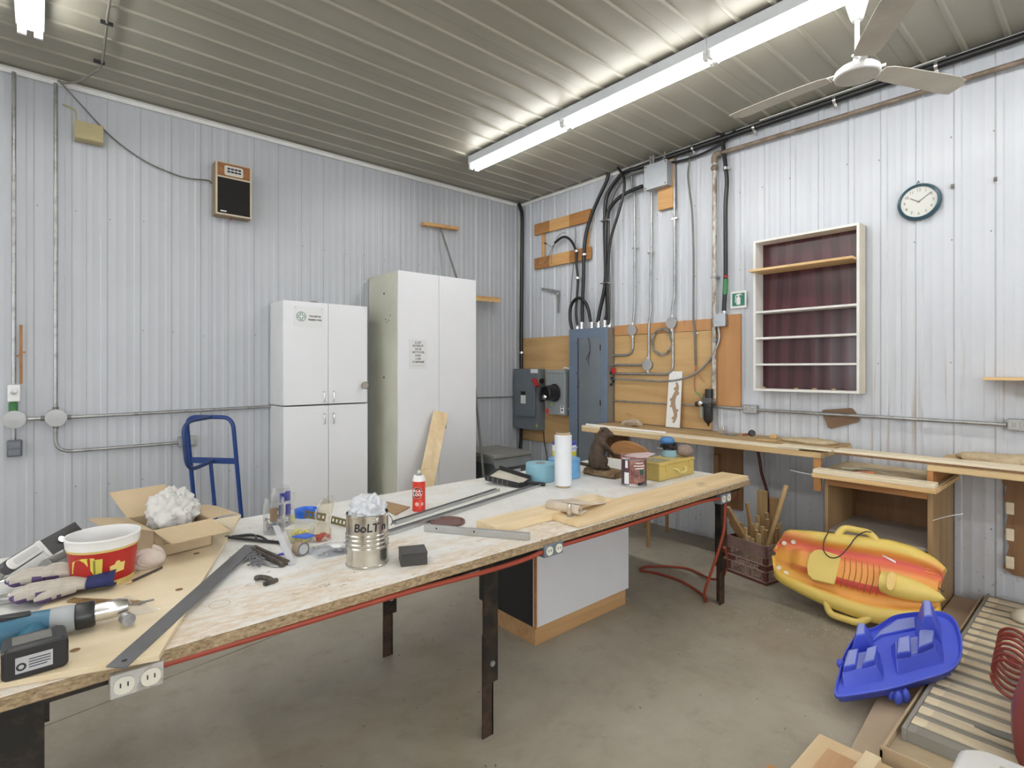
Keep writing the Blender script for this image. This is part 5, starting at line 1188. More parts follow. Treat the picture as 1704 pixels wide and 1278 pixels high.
# ---- blue lid, yellow fasteners tub, tall clear bag
bl = wthing('blue_bowl', 'bright blue shallow plastic bowl lying behind the yellow filled tub', 'bowl', (-3.505, -2.33, T))
M().lathe([(0, .022), (.05, .022), (.054, .018), (.054, 0), (.051, 0), (.051, .018), (0, .018)], (-3.505, -2.33, T + .0005), 32).build('shell', plain('blue_plastic', (.02, .13, .62), .35), bl)
M().lathe([(.04, .0222), (.0535, .034), (.055, .034), (.055, .02), (.0545, .02)], (-3.505, -2.33, T + .0005), 32).build('rim', plain('blue_plastic', (.02, .13, .62), .35), bl)
yt = wthing('clear_tub', 'frosted square tub full of yellow plugs', 'tub', (-3.665, -2.72, T))
fY = frame((-3.668, -2.715, T + .0005), Vector((.7, -.72, 0)), Vector((.72, .7, 0)))
def sq(s, z, r=.015): return [Vector((u, v, z)) for u, v in rr(s, s, r, 4)]
M(fY).loft([sq(.072, 0), sq(.098, .06), sq(.106, .061), sq(.106, .066), sq(.096, .066), sq(.070, .004)]).build('shell', m_glass('frosted', (.93, .93, .90), .25, .35), yt)
mm = M(); rnd = random.Random(5)
for i in range(150):
    z = .008 + .036 * rnd.random(); s = .030 + .1 * z; p = fY @ Vector((rnd.uniform(-s, s), rnd.uniform(-s, s), z)); d = Vector((rnd.uniform(-1, 1), rnd.uniform(-1, 1), rnd.uniform(-1, 1))).normalized()
    mm.cyl(p, p + d * .011, .0045, .0035, 6)
mm.build('plugs', plain('yellow_plug', (.78, .68, .06), .5), yt, kind='stuff')
tbg = wthing('clear_bag', 'tall open clear bag with red bits in its bottom, beside the tub', 'plastic bag', (-3.60, -2.76, T))
rings = []
for i in range(9):
    z = T + .001 + .17 * i / 8; r_ = .03 + .005 * math.sin(i * 1.3)
    rings.append([Vector((-3.60 + r_ * 1.1 * math.cos(a) * (1 + .12 * math.sin(3 * a + i)) + .0012 * i * i * .3, -2.76 + .02 * math.sin(a) * (1 + .15 * math.sin(4 * a - i)), z + .012 * math.sin(a * 2) * (i / 8))) for a in [k * 2 * PI / 20 for k in range(20)]])
M().loft(rings, caps=False).build('film', m_glass('bag_tan', (.90, .87, .80), .3, .4), tbg, ang=70)
mm = M(); rnd = random.Random(8)
for i in range(26):
    p = Vector((-3.60 + rnd.uniform(-.024, .024), -2.76 + rnd.uniform(-.012, .012), T + .008 + rnd.random() * .022)); d = Vector((rnd.uniform(-1, 1), rnd.uniform(-1, 1), rnd.uniform(-.5, .5))).normalized(); mm.cyl(p, p + d * .016, .005, .004, 6)
mm.build('red_plugs', plain('red_plug', (.55, .10, .07), .5), tbg, kind='stuff')
# ---- zip bag, sanding drum, clear strip, blue tape
zb = wthing('zip_bag', 'clear zip bag of grey parts with a white label beside the tin can', 'plastic bag', (-3.62, -2.92, T))
zv = []; N_, K_ = 13, 11
def ZB(i, j, s):
    u, v = i / (N_ - 1), j / (K_ - 1); x = -3.70 + .17 * u; y = -2.97 + .15 * v - .03 * u + .0
    h = .030 * math.sin(PI * u) ** .5 * math.sin(PI * v) ** .5 * (.75 + .5 * noise.noise(Vector((u * 4, v * 4, 2))))
    return Vector((x, y, T + .002 + (h if s else 0)))
mm = M()
for s in (0, 1):
    mm.add([ZB(i, j, s) for i in range(N_) for j in range(K_)], [[i * K_ + j, i * K_ + j + 1, (i + 1) * K_ + j + 1, (i + 1) * K_ + j] for i in range(N_ - 1) for j in range(K_ - 1)])
mm.build('film', m_glass('zip_film', (.86, .87, .90), .15, .35), zb, ang=70)
mm = M()
for i in range(60):
    u, v = rnd.uniform(.12, .85), rnd.uniform(.1, .8); p = ZB(u * (N_ - 1), v * (K_ - 1), 1) - Vector((0, 0, .006)); p.z = max(p.z, T + .006); d = Vector((rnd.uniform(-1, 1), rnd.uniform(-1, 1), 0)).normalized(); mm.cyl(p, p + d * .014, .004, .004, 5)
mm.build('parts', plain('grey_parts', (.27, .27, .30), .4, .5), zb, kind='stuff')
M().add([ZB(5, 2, 1) + Vector((0, 0, .0015)), ZB(9, 2, 1) + Vector((0, 0, .0015)), ZB(9, 6, 1) + Vector((0, 0, .002)), ZB(5, 6, 1) + Vector((0, 0, .002))], [(0, 1, 2, 3)]).build('label', M_PAPER, zb, solid=.0006)
sd = wthing('sanding_drum', 'small roll with grey round face standing on edge by the tub', 'roll', (-3.725, -2.87, T))
dv = Vector((.25, -.95, 0)).normalized()
M().lathe([(0, 0), (.025, 0), (.026, .002), (.026, .036), (.025, .038), (.0, .038)], Vector((-3.730, -2.875, T + .0265)) - dv * .02, 28, dv).build('drum', plain('drum_tan', (.30, .22, .15), .7), sd)
M().lathe([(.0, 0), (.019, 0), (.021, .001), (.021, .0), (.0255, .0), (.0255, .003), (.0, .003)], Vector((-3.730, -2.875, T + .0265)) + dv * .018, 28, dv).build('rim', M_GREYINK, sd)
M().lathe([(0, 0), (.019, 0), (.019, .0035), (0, .0035)], Vector((-3.730, -2.875, T + .0265)) + dv * .018, 28, dv).build('face', plain('face_grey', (.45, .46, .45), .4), sd)
wone(M().bar((-3.735, -2.60, T + .055), (-3.795, -2.975, T + .006), .024, .004), 'clear_strip', m_glass('strip_clear', (.88, .89, .92), .2, .45), 'frosted clear plastic strip leaning on the yellow filled tub', 'strip')
wone(M().prism([(-3.735, -2.795), (-3.70, -2.85), (-3.66, -2.835), (-3.675, -2.79)], lambda u, v, w_: (u, v, w_), T + .05, T + .056), 'blue_tape', plain('blue_tape', (.03, .12, .6), .4), 'piece of bright blue tape stuck above the small roll', 'tape')
wone(M().prism([(-3.80, -2.82), (-3.775, -2.84), (-3.77, -2.81)], lambda u, v, w_: (u, v, w_), T + .0005, T + .004), 'blue_scrap', plain('blue_scrap', (.06, .07, .42), .4), 'tiny blue scrap on the table left of the clear strip', 'scrap')
# ---- perforated olive metal straps
def strap(label, p0, p1, z, tilt):
    p0, p1 = Vector((*p0, z)), Vector((*p1, z)); d = (p1 - p0); L_ = d.length; f = frame(p0, d, Vector((-d.y, d.x, tilt)))
    t = wthing('perforated_strap', label, 'metal strap', tuple(p0)); W_ = .034; n = int(L_ / .026)
    mm = M(f); mm.box(0, L_, 0, .010, -.0012, .0012).box(0, L_, W_ - .010, W_, -.0012, .0012)
    for i in range(n + 1): mm.box(i * L_ / n - .006 if i else 0, min(i * L_ / n + .006, L_), .010, W_ - .010, -.0012, .0012)
    mm.build('strip', plain('olive_metal', (.22, .18, .085), .45, .5), t)
strap('olive perforated metal strap standing behind the zip bag', (-3.47, -2.54), (-3.40, -2.82), T + .002, 1.2)
strap('olive perforated metal strap leaning on the blue lid', (-3.55, -2.42), (-3.50, -2.545), T + .018, .6)
wone(M().tube(cat_rom([(-3.40, -2.62, T + .008), (-3.42, -2.68, T + .03), (-3.385, -2.74, T + .028), (-3.40, -2.80, T + .012)], 4), .008, 8), 'hinge_clip', M_GREYINK, 'dark clip beside the perforated strap left of the tin can', 'clip')
# ---- black square with arcs, dark slugs, scalpel, small lump
cp = wthing('bevel_square', 'black drafting square with looped grip across the straightedge end', 'square', (-3.82, -2.6, T))
p0, p1 = Vector((-3.90, -2.475, T + .012)), Vector((-3.742, -2.70, T + .008)); dd = (p1 - p0).normalized(); sd_ = Vector((-dd.y, dd.x, 0))
M().bar(p0, p1, .014, .008).build('blade', M_BLKPL, cp)
for a0, hh in ((.12, .045), (.17, .038)): M().tube([p0 + dd * (.03 + a0 * i / 10) + sd_ * (hh * math.sin(PI * i / 10) + .004) + Vector((0, 0, .002)) for i in range(11)], .005, 6).build('grip_loop', M_BLKPL, cp)
for a, b, lab in (((-3.845, -2.70), (-3.805, -2.955), 'dark steel rod beside the drafting square, right one of two'), ((-3.862, -2.715), (-3.825, -2.965), 'dark steel rod beside the drafting square, left one of two')):
    wone(M().cyl((*a, T + .0105), (*b, T + .0105), .010, n=12), 'steel_rod', rusty('dark_rod', (.07, .055, .045), (.14, .11, .09), .55, 14, .4, .6), lab, 'rod', group='dark rods')
mm = M(); rnd = random.Random(21)
for i in range(46):
    x, y = -3.885 + rnd.gauss(0, .016), -2.80 + rnd.gauss(0, .045); a = rnd.uniform(0, PI); s = rnd.uniform(.006, .016); mm.bar((x - s * math.cos(a), y - s * math.sin(a), T + .004 + rnd.random() * .012), (x + s * math.cos(a), y + s * math.sin(a), T + .004 + rnd.random() * .012), .007, .006)
wone(mm, 'metal_filings', M_GREYINK, 'loose pile of small black metal bits beside the steel rods', 'metal bits', )['kind'] = 'stuff'
sk = wthing('craft_knife', 'slim steel craft knife lying in front of the steel rods', 'knife', (-3.85, -2.95, T))
M().prism([(0, -.006), (.10, -.008), (.12, -.004), (.125, .004), (.10, .008), (0, .006)], lambda u, v, w_: Vector((-3.888, -2.845, 0)) + Vector((.40, -.92, 0)) * u + Vector((.92, .40, 0)) * v + Vector((0, 0, w_)), T + .001, T + .008).build('handle', M_GALV, sk, bevel=.002)
M().prism([(-.05, -.001), (0, -.006), (0, .006)], lambda u, v, w_: Vector((-3.888, -2.845, 0)) + Vector((.40, -.92, 0)) * u + Vector((.92, .40, 0)) * v + Vector((0, 0, w_)), T + .004, T + .0055).build('blade', M_CHROME, sk)
wone(M().tube(cat_rom([(-3.935, -3.03, T + .008), (-3.925, -3.05, T + .014), (-3.905, -3.07, T + .010), (-3.90, -3.10, T + .007)], 4), .009, 8).bar((-3.93, -3.10, T + .006), (-3.885, -3.09, T + .008), .014, .01), 'metal_latch', rusty('latch_rust', (.05, .045, .04), (.12, .10, .08), .5, 30, .5, .5), 'small dark metal latch alone on the front of the table', 'latch')
# ---- spray can
sp_ = wthing('spray_can', 'red aerosol can with white dome and straw on the table', 'spray can', (-3.034, -2.602, T))
SC = (-3.034, -2.602, T + .0005); sa = cam_ang(SC[0], SC[1])
M().lathe([(0, 0), (.0325, 0), (.0335, .003), (.0325, .007), (.0325, .150)], SC, 32).build('body', plain('can_red', (.62, .045, .025), .3, .1, .03), sp_)
M().lathe([(.0325, .150), (.0335, .152), (.0325, .158), (.026, .178), (.0235, .180), (0, .180)], SC, 32).build('dome', M_WHITE, sp_)
M().lathe([(.015, .180), (.017, .184), (.012, .189), (0, .189)], SC, 18).build('valve', M_GALV, sp_)
M().lathe([(.007, .187), (.007, .204), (0, .204)], SC, 12).build('nozzle', plain('ivory', (.68, .66, .56), .4), sp_)
M().tube([(SC[0] + .004, SC[1] - .002, SC[2] + .199), (SC[0] + .042, SC[1] - .030, SC[2] + .213)], .0012, 5).build('straw', plain('straw_tan', (.45, .28, .14), .5), sp_)
fS = on_cyl(None, SC, .0325, .0325, .15, sa - .25, .095, 0)
M().prism([(.0265 * math.cos(a), .0285 * math.sin(a)) for a in [k * PI / 12 for k in range(24)]], fS, .0004, .0010).build('emblem_ring', plain('can_silver', (.55, .5, .4), .4), sp_)
M().prism([(.0235 * math.cos(a), .0255 * math.sin(a)) for a in [k * PI / 12 for k in range(24)]], fS, .0010, .0014).build('emblem', M_INK, sp_)
wrap_text('JIG-A-', M_WHITE, sp_, SC, .0325, sa - .27, SC[2] + .104, .018, lift=.0016, bold=.0006)
wrap_text('LOO', M_WHITE, sp_, SC, .0325, sa - .27, SC[2] + .086, .020, lift=.0016, bold=.0006)
for z, s in ((.143, .007), (.06, .005), (.018, .006)): wrap_text('LUBRICANT', M_WHITE, sp_, SC, .0325, sa + .05, SC[2] + z, s, 'small_print', lift=.0005) if False else M().prism([(-.028, -s * .35), (.030, -s * .35), (.030, s * .35), (-.028, s * .35)], on_cyl(None, SC, .0325, .0325, .15, sa, z, 0), .0003, .0006).build('printed_band', plain('can_pink', (.80, .45, .40), .4), sp_)
M().prism([(.010 * math.cos(a), .010 * math.sin(a)) for a in [k * PI / 9 for k in range(18)]], on_cyl(None, SC, .0325, .0325, .15, sa - .3, .038, 0), .0003, .0007).build('hazard_mark', plain('can_pink', (.80, .45, .40), .4), sp_)
M().prism([(.012 + .008 * math.cos(a), .010 * math.sin(a)) for a in [k * PI / 3 for k in range(6)]], on_cyl(None, SC, .0325, .0325, .15, sa + .15, .038, 0), .0003, .0007).build('hazard_mark', plain('can_pink', (.80, .45, .40), .4), sp_)
# ---- aluminium profiles, box bar, lid, cardboard
M_ALU = plain('aluminium', (.52, .53, .53), .33, .9, .06, 12)
def channel(label, a, b, w_, h, z=T):
    a, b = Vector((*a, z + .0008)), Vector((*b, z + .0008)); f = frame(a, b - a, Vector((-(b - a).y, (b - a).x, 0))); L_ = (b - a).length
    t = wthing('aluminium_profile', label, 'metal profile', tuple(a), 'aluminium profiles')
    M(f).box(0, L_, -w_ / 2, w_ / 2, 0, .003).build('web', M_ALU, t)
    for s in (-1, 1): M(f).box(0, L_, s * w_ / 2 - s * .003, s * w_ / 2, .003, h).build('flange', M_ALU, t)
    M(f).box(0, L_, -.002, .002, .003, h * .7).build('rib', M_ALU, t)
channel('long aluminium channel on the table, farther of two parallel lengths', (-3.255, -2.745), (-2.45, -2.53), .026, .016)
channel('longest aluminium channel on the table, nearer of two parallel lengths', (-3.36, -2.868), (-2.13, -2.58), .042, .014)
ba = wthing('aluminium_bar', 'short square aluminium bar with a hole in front of the round lid', 'metal bar', (-3.07, -3.13, T))
M().bar((-3.20, -2.925, T + .015), (-2.937, -3.325, T + .015), .022, .028).build('bar', M_ALU, ba, bevel=.001)
bdv = Vector((.263, -.40, 0)).normalized(); bn_ = Vector((-bdv.y, bdv.x, 0)) * -1
for f_ in (.06, .235): M().cyl(Vector((-3.20, -2.925, T + .019)) + bdv * f_ + bn_ * .0105, Vector((-3.20, -2.925, T + .019)) + bdv * f_ + bn_ * .0116, .004, n=10).build('hole', M_INK, ba)
wone(M().lathe([(0, .004), (.070, .004), (.074, .010), (.080, .010), (.080, .0), (0, 0)], (-3.052, -2.888, T + .0005), 40), 'round_lid', plain('maroon_lid', (.14, .065, .055), .5), 'dull maroon round lid lying behind the square bar', 'lid')
wone(M().prism([(-3.14, -2.275), (-3.175, -2.617), (-3.044, -2.529), (-3.075, -2.36)], lambda u, v, w_: (u, v, w_), T + .0008, T + .006), 'cardboard_scrap', plain('scrap_brown', (.36, .235, .12), .7), 'brown board scrap lying left of the spray can', 'board scrap')
# ---- pine boards, abrasive roll, hook bolt
M_PINEX = wood('pine_x', '#d6b985', '#eedbb6', 'x', 7, .55)
M_PINEX2 = wood('pine_x2', '#d0ae78', '#e8d0a2', 'x', 7, .55)
wone(M().box(-3.005, -2.21, -3.18, -3.045, T + .0008, T + .037), 'pine_board', M_PINEX, 'short pine board on the table behind the long one', 'board', bevel=.002)
wone(M().box(-2.652, -1.01, -3.348, -3.165, T + .0008, T + .024), 'pine_board', M_PINEX2, 'long pine board along the front right table edge', 'board', bevel=.002)
rl = wthing('abrasive_roll', 'curled sheet of tan abrasive paper on the long pine board', 'sandpaper', (-2.45, -3.22, T + .024))
sec = [(-.10, .001), (-.06, .0012), (-.02, .0012), (.02, .001)]
M_ABR = plain('abrasive_tan', (.60, .51, .41), .85, var=.05, scale=30)
rings = []
u0 = Vector((-2.56, -3.26, T + .0255)); du = Vector((.93, .30, 0)).normalized(); dv_ = Vector((-.25, .97, 0)).normalized()
curve = []
for i in range(15):
    a = -PI / 2 - i * (1.55 * PI) / 14; curve.append((.022 * math.cos(a) - .0, .0235 + .022 * math.sin(a)))
curve = [(-.0 + .09 - .09 * k / 5, .0012) for k in range(5)] + curve
L0 = [u0 + dv_ * 0 + du * (c[0]) * -1 * -1 + Vector((0, 0, c[1])) for c in curve]
sheet = M(); n = len(curve)
for s in (-.01, .05, .11, .17): 
    for c in curve: sheet.v.append(u0 + dv_ * s + du * c[0] + Vector((0, 0, c[1] + .0005)))
sheet.f = [[i * n + j, i * n + j + 1, (i + 1) * n + j + 1, (i + 1) * n + j] for i in range(3) for j in range(n - 1)]
sheet.build('curl', M_ABR, rl, solid=.001, ang=70)
fl_ = M(); K2 = 9
for i in range(K2):
    f_ = i / (K2 - 1)
    for s in (0, .5, 1): fl_.v.append(u0 + dv_ * (-.005 + .17 * s - .03 * f_) + du * (.010 + .27 * f_) + Vector((0, 0, .0462 * (1 - f_) ** 1.3 + .002 + .006 * f_ * s)))
fl_.f = [[i * 3 + j, i * 3 + j + 1, (i + 1) * 3 + j + 1, (i + 1) * 3 + j] for i in range(K2 - 1) for j in range(2)]
fl_.build('tail', M_ABR, rl, solid=.001, ang=70)
hb = wthing('clamp_bolt', 'bright steel bolt standing upright at the end of the long board', 'bolt', (-2.605, -3.245, T + .024))
M().box(-2.613, -2.597, -3.253, -3.237, T + .0245, T + .085).build('shank', M_CHROME, hb, bevel=.003)
M().lathe([(0, 0), (.016, 0), (.016, .006), (0, .006)], (-2.605, -3.245, T + .0245), 14).build('foot', M_GALV, hb)

# ================================================================ things on the table, far end
fr = wthing('stretch_film_roll', 'upright roll of white stretch film on a cardboard core', 'film roll', (-2.077, -2.704, T))
FC = (-2.077, -2.704, T + .0005)
M().lathe([(.036, 0), (.044, 0), (.044, .332), (.036, .332)], FC, 32).build('core', plain('core_card', (.42, .32, .19), .7), fr)
pf = [(.044, .010), (.0525, .012)]
for i in range(26): pf += [(.0525 + .0007 * math.sin(i * 2.1), .014 + .0118 * i)]
pf += [(.0525, .316), (.044, .318)]
M().lathe(pf, FC, 36).build('film', plain('film_white', (.72, .74, .78), .28, var=.04, scale=14), fr)
def taperoll(label, x, y, r, h, mat, hole=.03):
    t = wthing('tape_roll', label, 'tape roll', (x, y, T), 'blue rolls')
    M().lathe([(hole, .002), (r * .97, .0), (r, .004), (r, h - .004), (r * .97, h), (hole + .006, h)], (x, y, T + .0005), 40).build('winding', mat, t)
    M().lathe([(hole, 0), (hole + .006, 0), (hole + .006, h + .0005), (hole, h + .0005), (hole, 0)], (x, y, T + .0005), 28).build('core', plain('core_grey', (.35, .36, .33), .7), t)
taperoll('wide light blue roll standing left of the film roll', -2.048, -2.475, .096, .112, plain('roll_blue', (.24, .46, .56), .5, var=.04))
taperoll('bright blue wrapped roll behind the film roll', -1.845, -2.495, .105, .125, plain('roll_blue2', (.16, .38, .66), .28, var=.10, scale=18))
for z, lab in ((.0, 'blue and yellow carton, lower one of the two stacked behind the film roll'), (.106, 'blue white and yellow carton on top of another behind the film roll')):
    b_ = wthing('carton', lab, 'carton', (-1.70, -2.36, T + z), 'stacked cartons')
    x0, x1, y0, y1, zz = -1.76, -1.645, -2.42, -2.30, T + z + .0008
    M().box(x0, x1, y0, y1, zz, zz + .036).build('yellow_band', plain('carton_yellow', (.62, .60, .06), .5), b_)
    M().box(x0, x1, y0, y1, zz + .036, zz + .078).build('white_band', M_PAPER, b_)
    M().box(x0, x1, y0, y1, zz + .078, zz + .105).build('blue_band', plain('carton_blue', (.07, .09, .42), .5), b_)
    M().prism([(-.1, 0), (.0, 0), (.03, .02), (-.07, .02)], lambda u, v, w_: (x0 + .108 + u * .9, y0 - w_, zz + .045 + v), .0004, .0008).build('stripe', plain('carton_lilac', (.45, .48, .70), .5), b_)
# ---- dustpan
dp = wthing('dustpan', 'black dustpan lying tilted with a dusty grey inside', 'dustpan', (-2.27, -2.45, T))
M_DPI = plain('dust_grey', (.50, .47, .40), .9, var=.12, scale=14)
fP = frame((-2.27, -2.43, T + .022), Vector((.085, -.26, -.035)), Vector((.95, .32, .12)))
M(fP).prism([(-.13, -.085), (.10, -.075), (.12, -.05), (.12, .05), (.10, .085), (-.15, .11)], lambda u, v, w_: (u, v, w_), 0, .005).build('tray', M_DPI, dp)
for a, b in (((-.13, -.085), (.10, -.075)), ((.10, -.075), (.12, -.05)), ((.12, -.05), (.12, .05)), ((.12, .05), (.10, .085)), ((.10, .085), (-.15, .11))): M(fP).bar((*a, .012), (*b, .016), .006, .034).build('rim', M_BLKPL, dp)
M(fP).bar((.11, .0, .016), (.22, .055, .010), .026, .018).build('handle', M_BLKPL, dp, bevel=.004)
M(fP).tube([(-.15, .11, .008), (-.155, .06, .012), (-.14, -.03, .01), (-.13, -.085, .01)], .006, 6).build('lip', M_BLKPL, dp)
for i in range(6): M(fP).box(-.11 + .034 * i, -.105 + .034 * i, -.0885 + .0018 * i, -.084 + .0018 * i, -.004, .026).build('rib', M_CABLE2, dp)

# ---- stuffed beaver on a log
lg = wthing('log_stand', 'split brown log slab under the stuffed beaver', 'log', (-1.62, -2.645, T))
def ringL(y, s=1.0, k=0):
    return [Vector((-1.60 + s * u, y, T + .001 + v)) for u, v in ((-.085, .010), (-.07, .0), (.07, .0), (.08, .014), (.072, .036 + .004 * math.sin(k)), (.03, .047), (-.02, .044 + .004 * math.cos(k * 2)), (-.07, .036))]
M().loft([ringL(-2.51, .92, 0), ringL(-2.58, 1.0, 1), ringL(-2.65, 1.04, 2), ringL(-2.72, 1.0, 3), ringL(-2.775, .95, 4)]).build('slab', rusty('bark', (.16, .095, .045), (.27, .18, .10), .5, 30, .9, 0), lg)
bv = wthing('stuffed_beaver', 'stuffed brown beaver standing upright on a log slab, facing right', 'taxidermy', (-1.62, -2.63, T + .044))
fw = Vector((.753, -.658, 0)); up = Vector((0, 0, 1)); ls = up.cross(fw); B0 = Vector((-1.63, -2.615, T + .045))
def BV(f, l, z): return B0 + fw * f + ls * l + up * z
bm = M(Matrix.Identity(4))
def ell(c, r, tilt=0.0):
    q = M(); q.sphere((0, 0, 0), r, 16, 12); ct, st2 = math.cos(tilt), math.sin(tilt)
    for p in q.v:
        f, l, z = p.x * ct + p.z * st2, p.y, -p.x * st2 + p.z * ct
        bm.v.append(BV(c[0] + f, c[1] + l, c[2] + z))
    n0 = len(bm.v) - len(q.v); bm.f += [[n0 + i for i in fc] for fc in q.f]
ell((-.015, 0, .068), (.062, .056, .072)); ell((-.008, 0, .12), (.056, .050, .075), .10); ell((.004, 0, .175), (.046, .043, .060), .25)
ell((.022, 0, .222), (.040, .034, .040), .35); ell((.040, 0, .246), (.040, .031, .033), .5); ell((.072, 0, .232), (.026, .022, .022), .5); ell((.085, 0, .222), (.014, .015, .015))
for s in (-1, 1):
    ell((.02, s * .042, .052), (.034, .022, .045), .2); ell((.035, s * .042, .010), (.036, .016, .010))
    for (a, b, ra) in (((.02, s * .040, .172), (.045, s * .048, .145), .017), ((.045, s * .048, .145), (.075, s * .044, .118), .0125), ((.075, s * .044, .118), (.095, s * .040, .092), .0095)):
        pa, pb = Vector(a), Vector(b)
        for k in range(5): ell(tuple(pa.lerp(pb, k / 4)), (ra, ra, ra))
    ell((.020, s * .028, .268), (.009, .006, .010))
for k in range(7): ell((-.055 - .018 * k, 0, .020 + .004 * k), (.018, .016 - .0008 * k, .011))
M_FUR = plain('beaver_fur', (.085, .058, .040), .95, var=.35, scale=28, bmp=.6)
body = bm.build('body', M_FUR, bv, ang=180)
md = body.modifiers.new('remesh', 'REMESH'); md.mode = 'VOXEL'; md.voxel_size = .0045; md.use_smooth_shade = True
md = body.modifiers.new('smooth', 'SMOOTH'); md.factor = .5; md.iterations = 5
fur = M(); rnd = random.Random(2)
fs_ = [f for f in bm.f]
for f in fs_:
    for rep in range(2):
        a, b, c = bm.v[f[0]], bm.v[f[1]], bm.v[f[2]]; w1, w2 = rnd.random(), rnd.random() * .9; p = a.lerp(b, w1).lerp(c, w2); nrm = (b - a).cross(c - a)
        if nrm.length < 1e-9: continue
        nrm.normalize(); ctr = sum((bm.v[i] for i in f), Vector()) / len(f)
        dr_ = (nrm * .6 + Vector((0, 0, -.9)) + Vector((rnd.uniform(-.3, .3), rnd.uniform(-.3, .3), rnd.uniform(-.3, .3)))).normalized(); sd2 = dr_.orthogonal().normalized() * .0009
        ln = .009 if (p - BV(.05, 0, .24)).length > .05 else .005
        fur.add([p - sd2, p + sd2, p + dr_ * ln], [(0, 1, 2)])
        nb = -dr_
fur.build('fur', plain('fur_tip', (.17, .125, .09), .95, var=.3, scale=40), body, kind='stuff')
for s in (-1, 1): M().sphere(BV(.062, s * .024, .254), .0045, 10, 6).build('eye', M_BLKPL, bv)
M().sphere(BV(.098, 0, .226), (.006, .006, .005), 10, 6).build('nose', M_BLKPL, bv)
for s in (-1, 1):
    for k in range(3): M().tube([BV(.058 + .004 * k, s * (.034 + .008 * k), .008), BV(.078, s * (.034 + .010 * k), .003)], [.004, .002], 5).build('claw', plain('claw', (.28, .22, .17), .6), bv)
# ---- paint can with tray on it
pc = wthing('paint_can', 'maroon labelled metal paint can in front of the yellow case', 'paint can', (-1.702, -2.953, T))
PC = (-1.702, -2.953, T + .0005); pa_ = cam_ang(PC[0], PC[1])
M().lathe([(0, 0), (.0775, 0), (.0795, .003), (.0775, .008), (.0765, .010)], PC, 40).lathe([(.0765, .160), (.0785, .163), (.0785, .168), (.070, .168), (.068, .160), (0, .160)], PC, 40).build('rim', M_GALV, pc)
M().lathe([(.0765, .009), (.0765, .161)], PC, 48).build('wall', plain('can_maroon', (.085, .035, .05), .4, var=.05), pc)
def pcf(a, z): return on_cyl(None, PC, .0765, .0765, .16, pa_ + a, z, 0)
def rect(w_, h): return [(-w_ / 2 + w_ * k / 8, -h / 2) for k in range(9)] + [(w_ / 2 - w_ * k / 8, h / 2) for k in range(9)]
M().prism(rect(.100, .15), pcf(.32, .085), .0003, .0006).build('picture_label', rusty('label_picture', (.20, .06, .045), (.34, .17, .13), .5, 18, .5, 0), pc)
M().prism(rect(.018, .045), pcf(-.62, .135), .0003, .0008).build('label', M_PAPER, pc)
M().prism(rect(.034, .07), pcf(-.62, .05), .0003, .0008).build('label', M_PAPER, pc)
M().prism(rect(.03, .030), pcf(.66, .09), .0006, .001).build('label', plain('label_green', (.03, .09, .07), .5), pc)
M().prism(rect(.050, .018), pcf(.62, .018), .0006, .001).build('label', M_INK, pc)
M().prism(rect(.10, .010), pcf(.32, .014), .0006, .0009).build('label', M_PAPER, pc)
for z, l in ((.145, .05), (.128, .075), (.112, .055)): M().prism(rect(l, .005), pcf(.45, z), .0006, .001).build('printing', M_PAPER, pc)
tr_ = wthing('paint_tray', 'pinkish plastic lid lying on top of the paint can', 'lid', (-1.69, -2.95, T + .169))
M().prism([(-.10, -.06), (.05, -.09), (.13, .0), (.10, .07), (-.06, .085)], lambda u, v, w_: Vector((-1.695, -2.955, 0)) + Vector((.80, -.60, 0)) * u + Vector((.60, .80, 0)) * v + Vector((0, 0, w_ + .08 * u)), T + .178, T + .182).build('sheet', plain('pink_plastic', (.62, .50, .52), .3), tr_)
M().lathe([(.06, .0), (.078, .0), (.081, .003), (.081, .011), (.06, .012)], (-1.702, -2.953, T + .169), 36).build('ring', plain('pink_dark', (.22, .09, .10), .4), tr_)
# ---- yellow tool case with sander
yc = wthing('tool_case', 'yellow metal tool case with handle at the far end of the table', 'tool case', (-1.31, -2.92, T))
M_YC = plain('case_yellow', (.58, .44, .135), .45, .05, .07, 6)
M().box(-1.515, -1.10, -3.012, -2.83, T + .001, T + .097).build('body', M_YC, yc, bevel=.004)
M().box(-1.519, -1.096, -3.016, -2.826, T + .097, T + .118).build('lid', M_YC, yc, bevel=.005)
M().tube(bend([(-1.36, -3.012, T + .066), (-1.345, -3.04, T + .062), (-1.33, -3.045, T + .040), (-1.26, -3.045, T + .040), (-1.245, -3.04, T + .062), (-1.23, -3.012, T + .066)], .015, 4), .0065, 8).build('handle', plain('case_handle', (.62, .52, .22), .4), yc)
for x in (-1.44, -1.16):
    M().box(x - .008, x + .008, -3.012, -3.020, T + .055, T + .108).build('latch', M_YC, yc, bevel=.002)
    M().box(x + .009, x + .012, -3.012, -3.0135, T + .05, T + .10).build('latch_gap', M_INK, yc)
wone(M().box(-1.50, -1.36, -2.99, -2.86, T + .1185, T + .1205), 'instruction_sheet', rusty('printed_sheet', (.36, .33, .20), (.20, .19, .14), .5, 60, .7, 0), 'worn printed sheet on the lid of the yellow case', 'label')
sn = wthing('palm_sander', 'blue palm sander with tan dust bag and wrapped cord on the case', 'sander', (-1.22, -2.90, T + .118))
SN = Vector((-1.225, -2.895, T + .1195)); rx = Vector((.753, -.658, 0)); ry = Vector((.658, .753, 0))
def SP_(u, v, z): return SN + rx * u + ry * v + Vector((0, 0, z))
M_SB = plain('sander_blue', (.05, .17, .40), .4); M_SB2 = plain('sander_teal', (.22, .36, .42), .45)
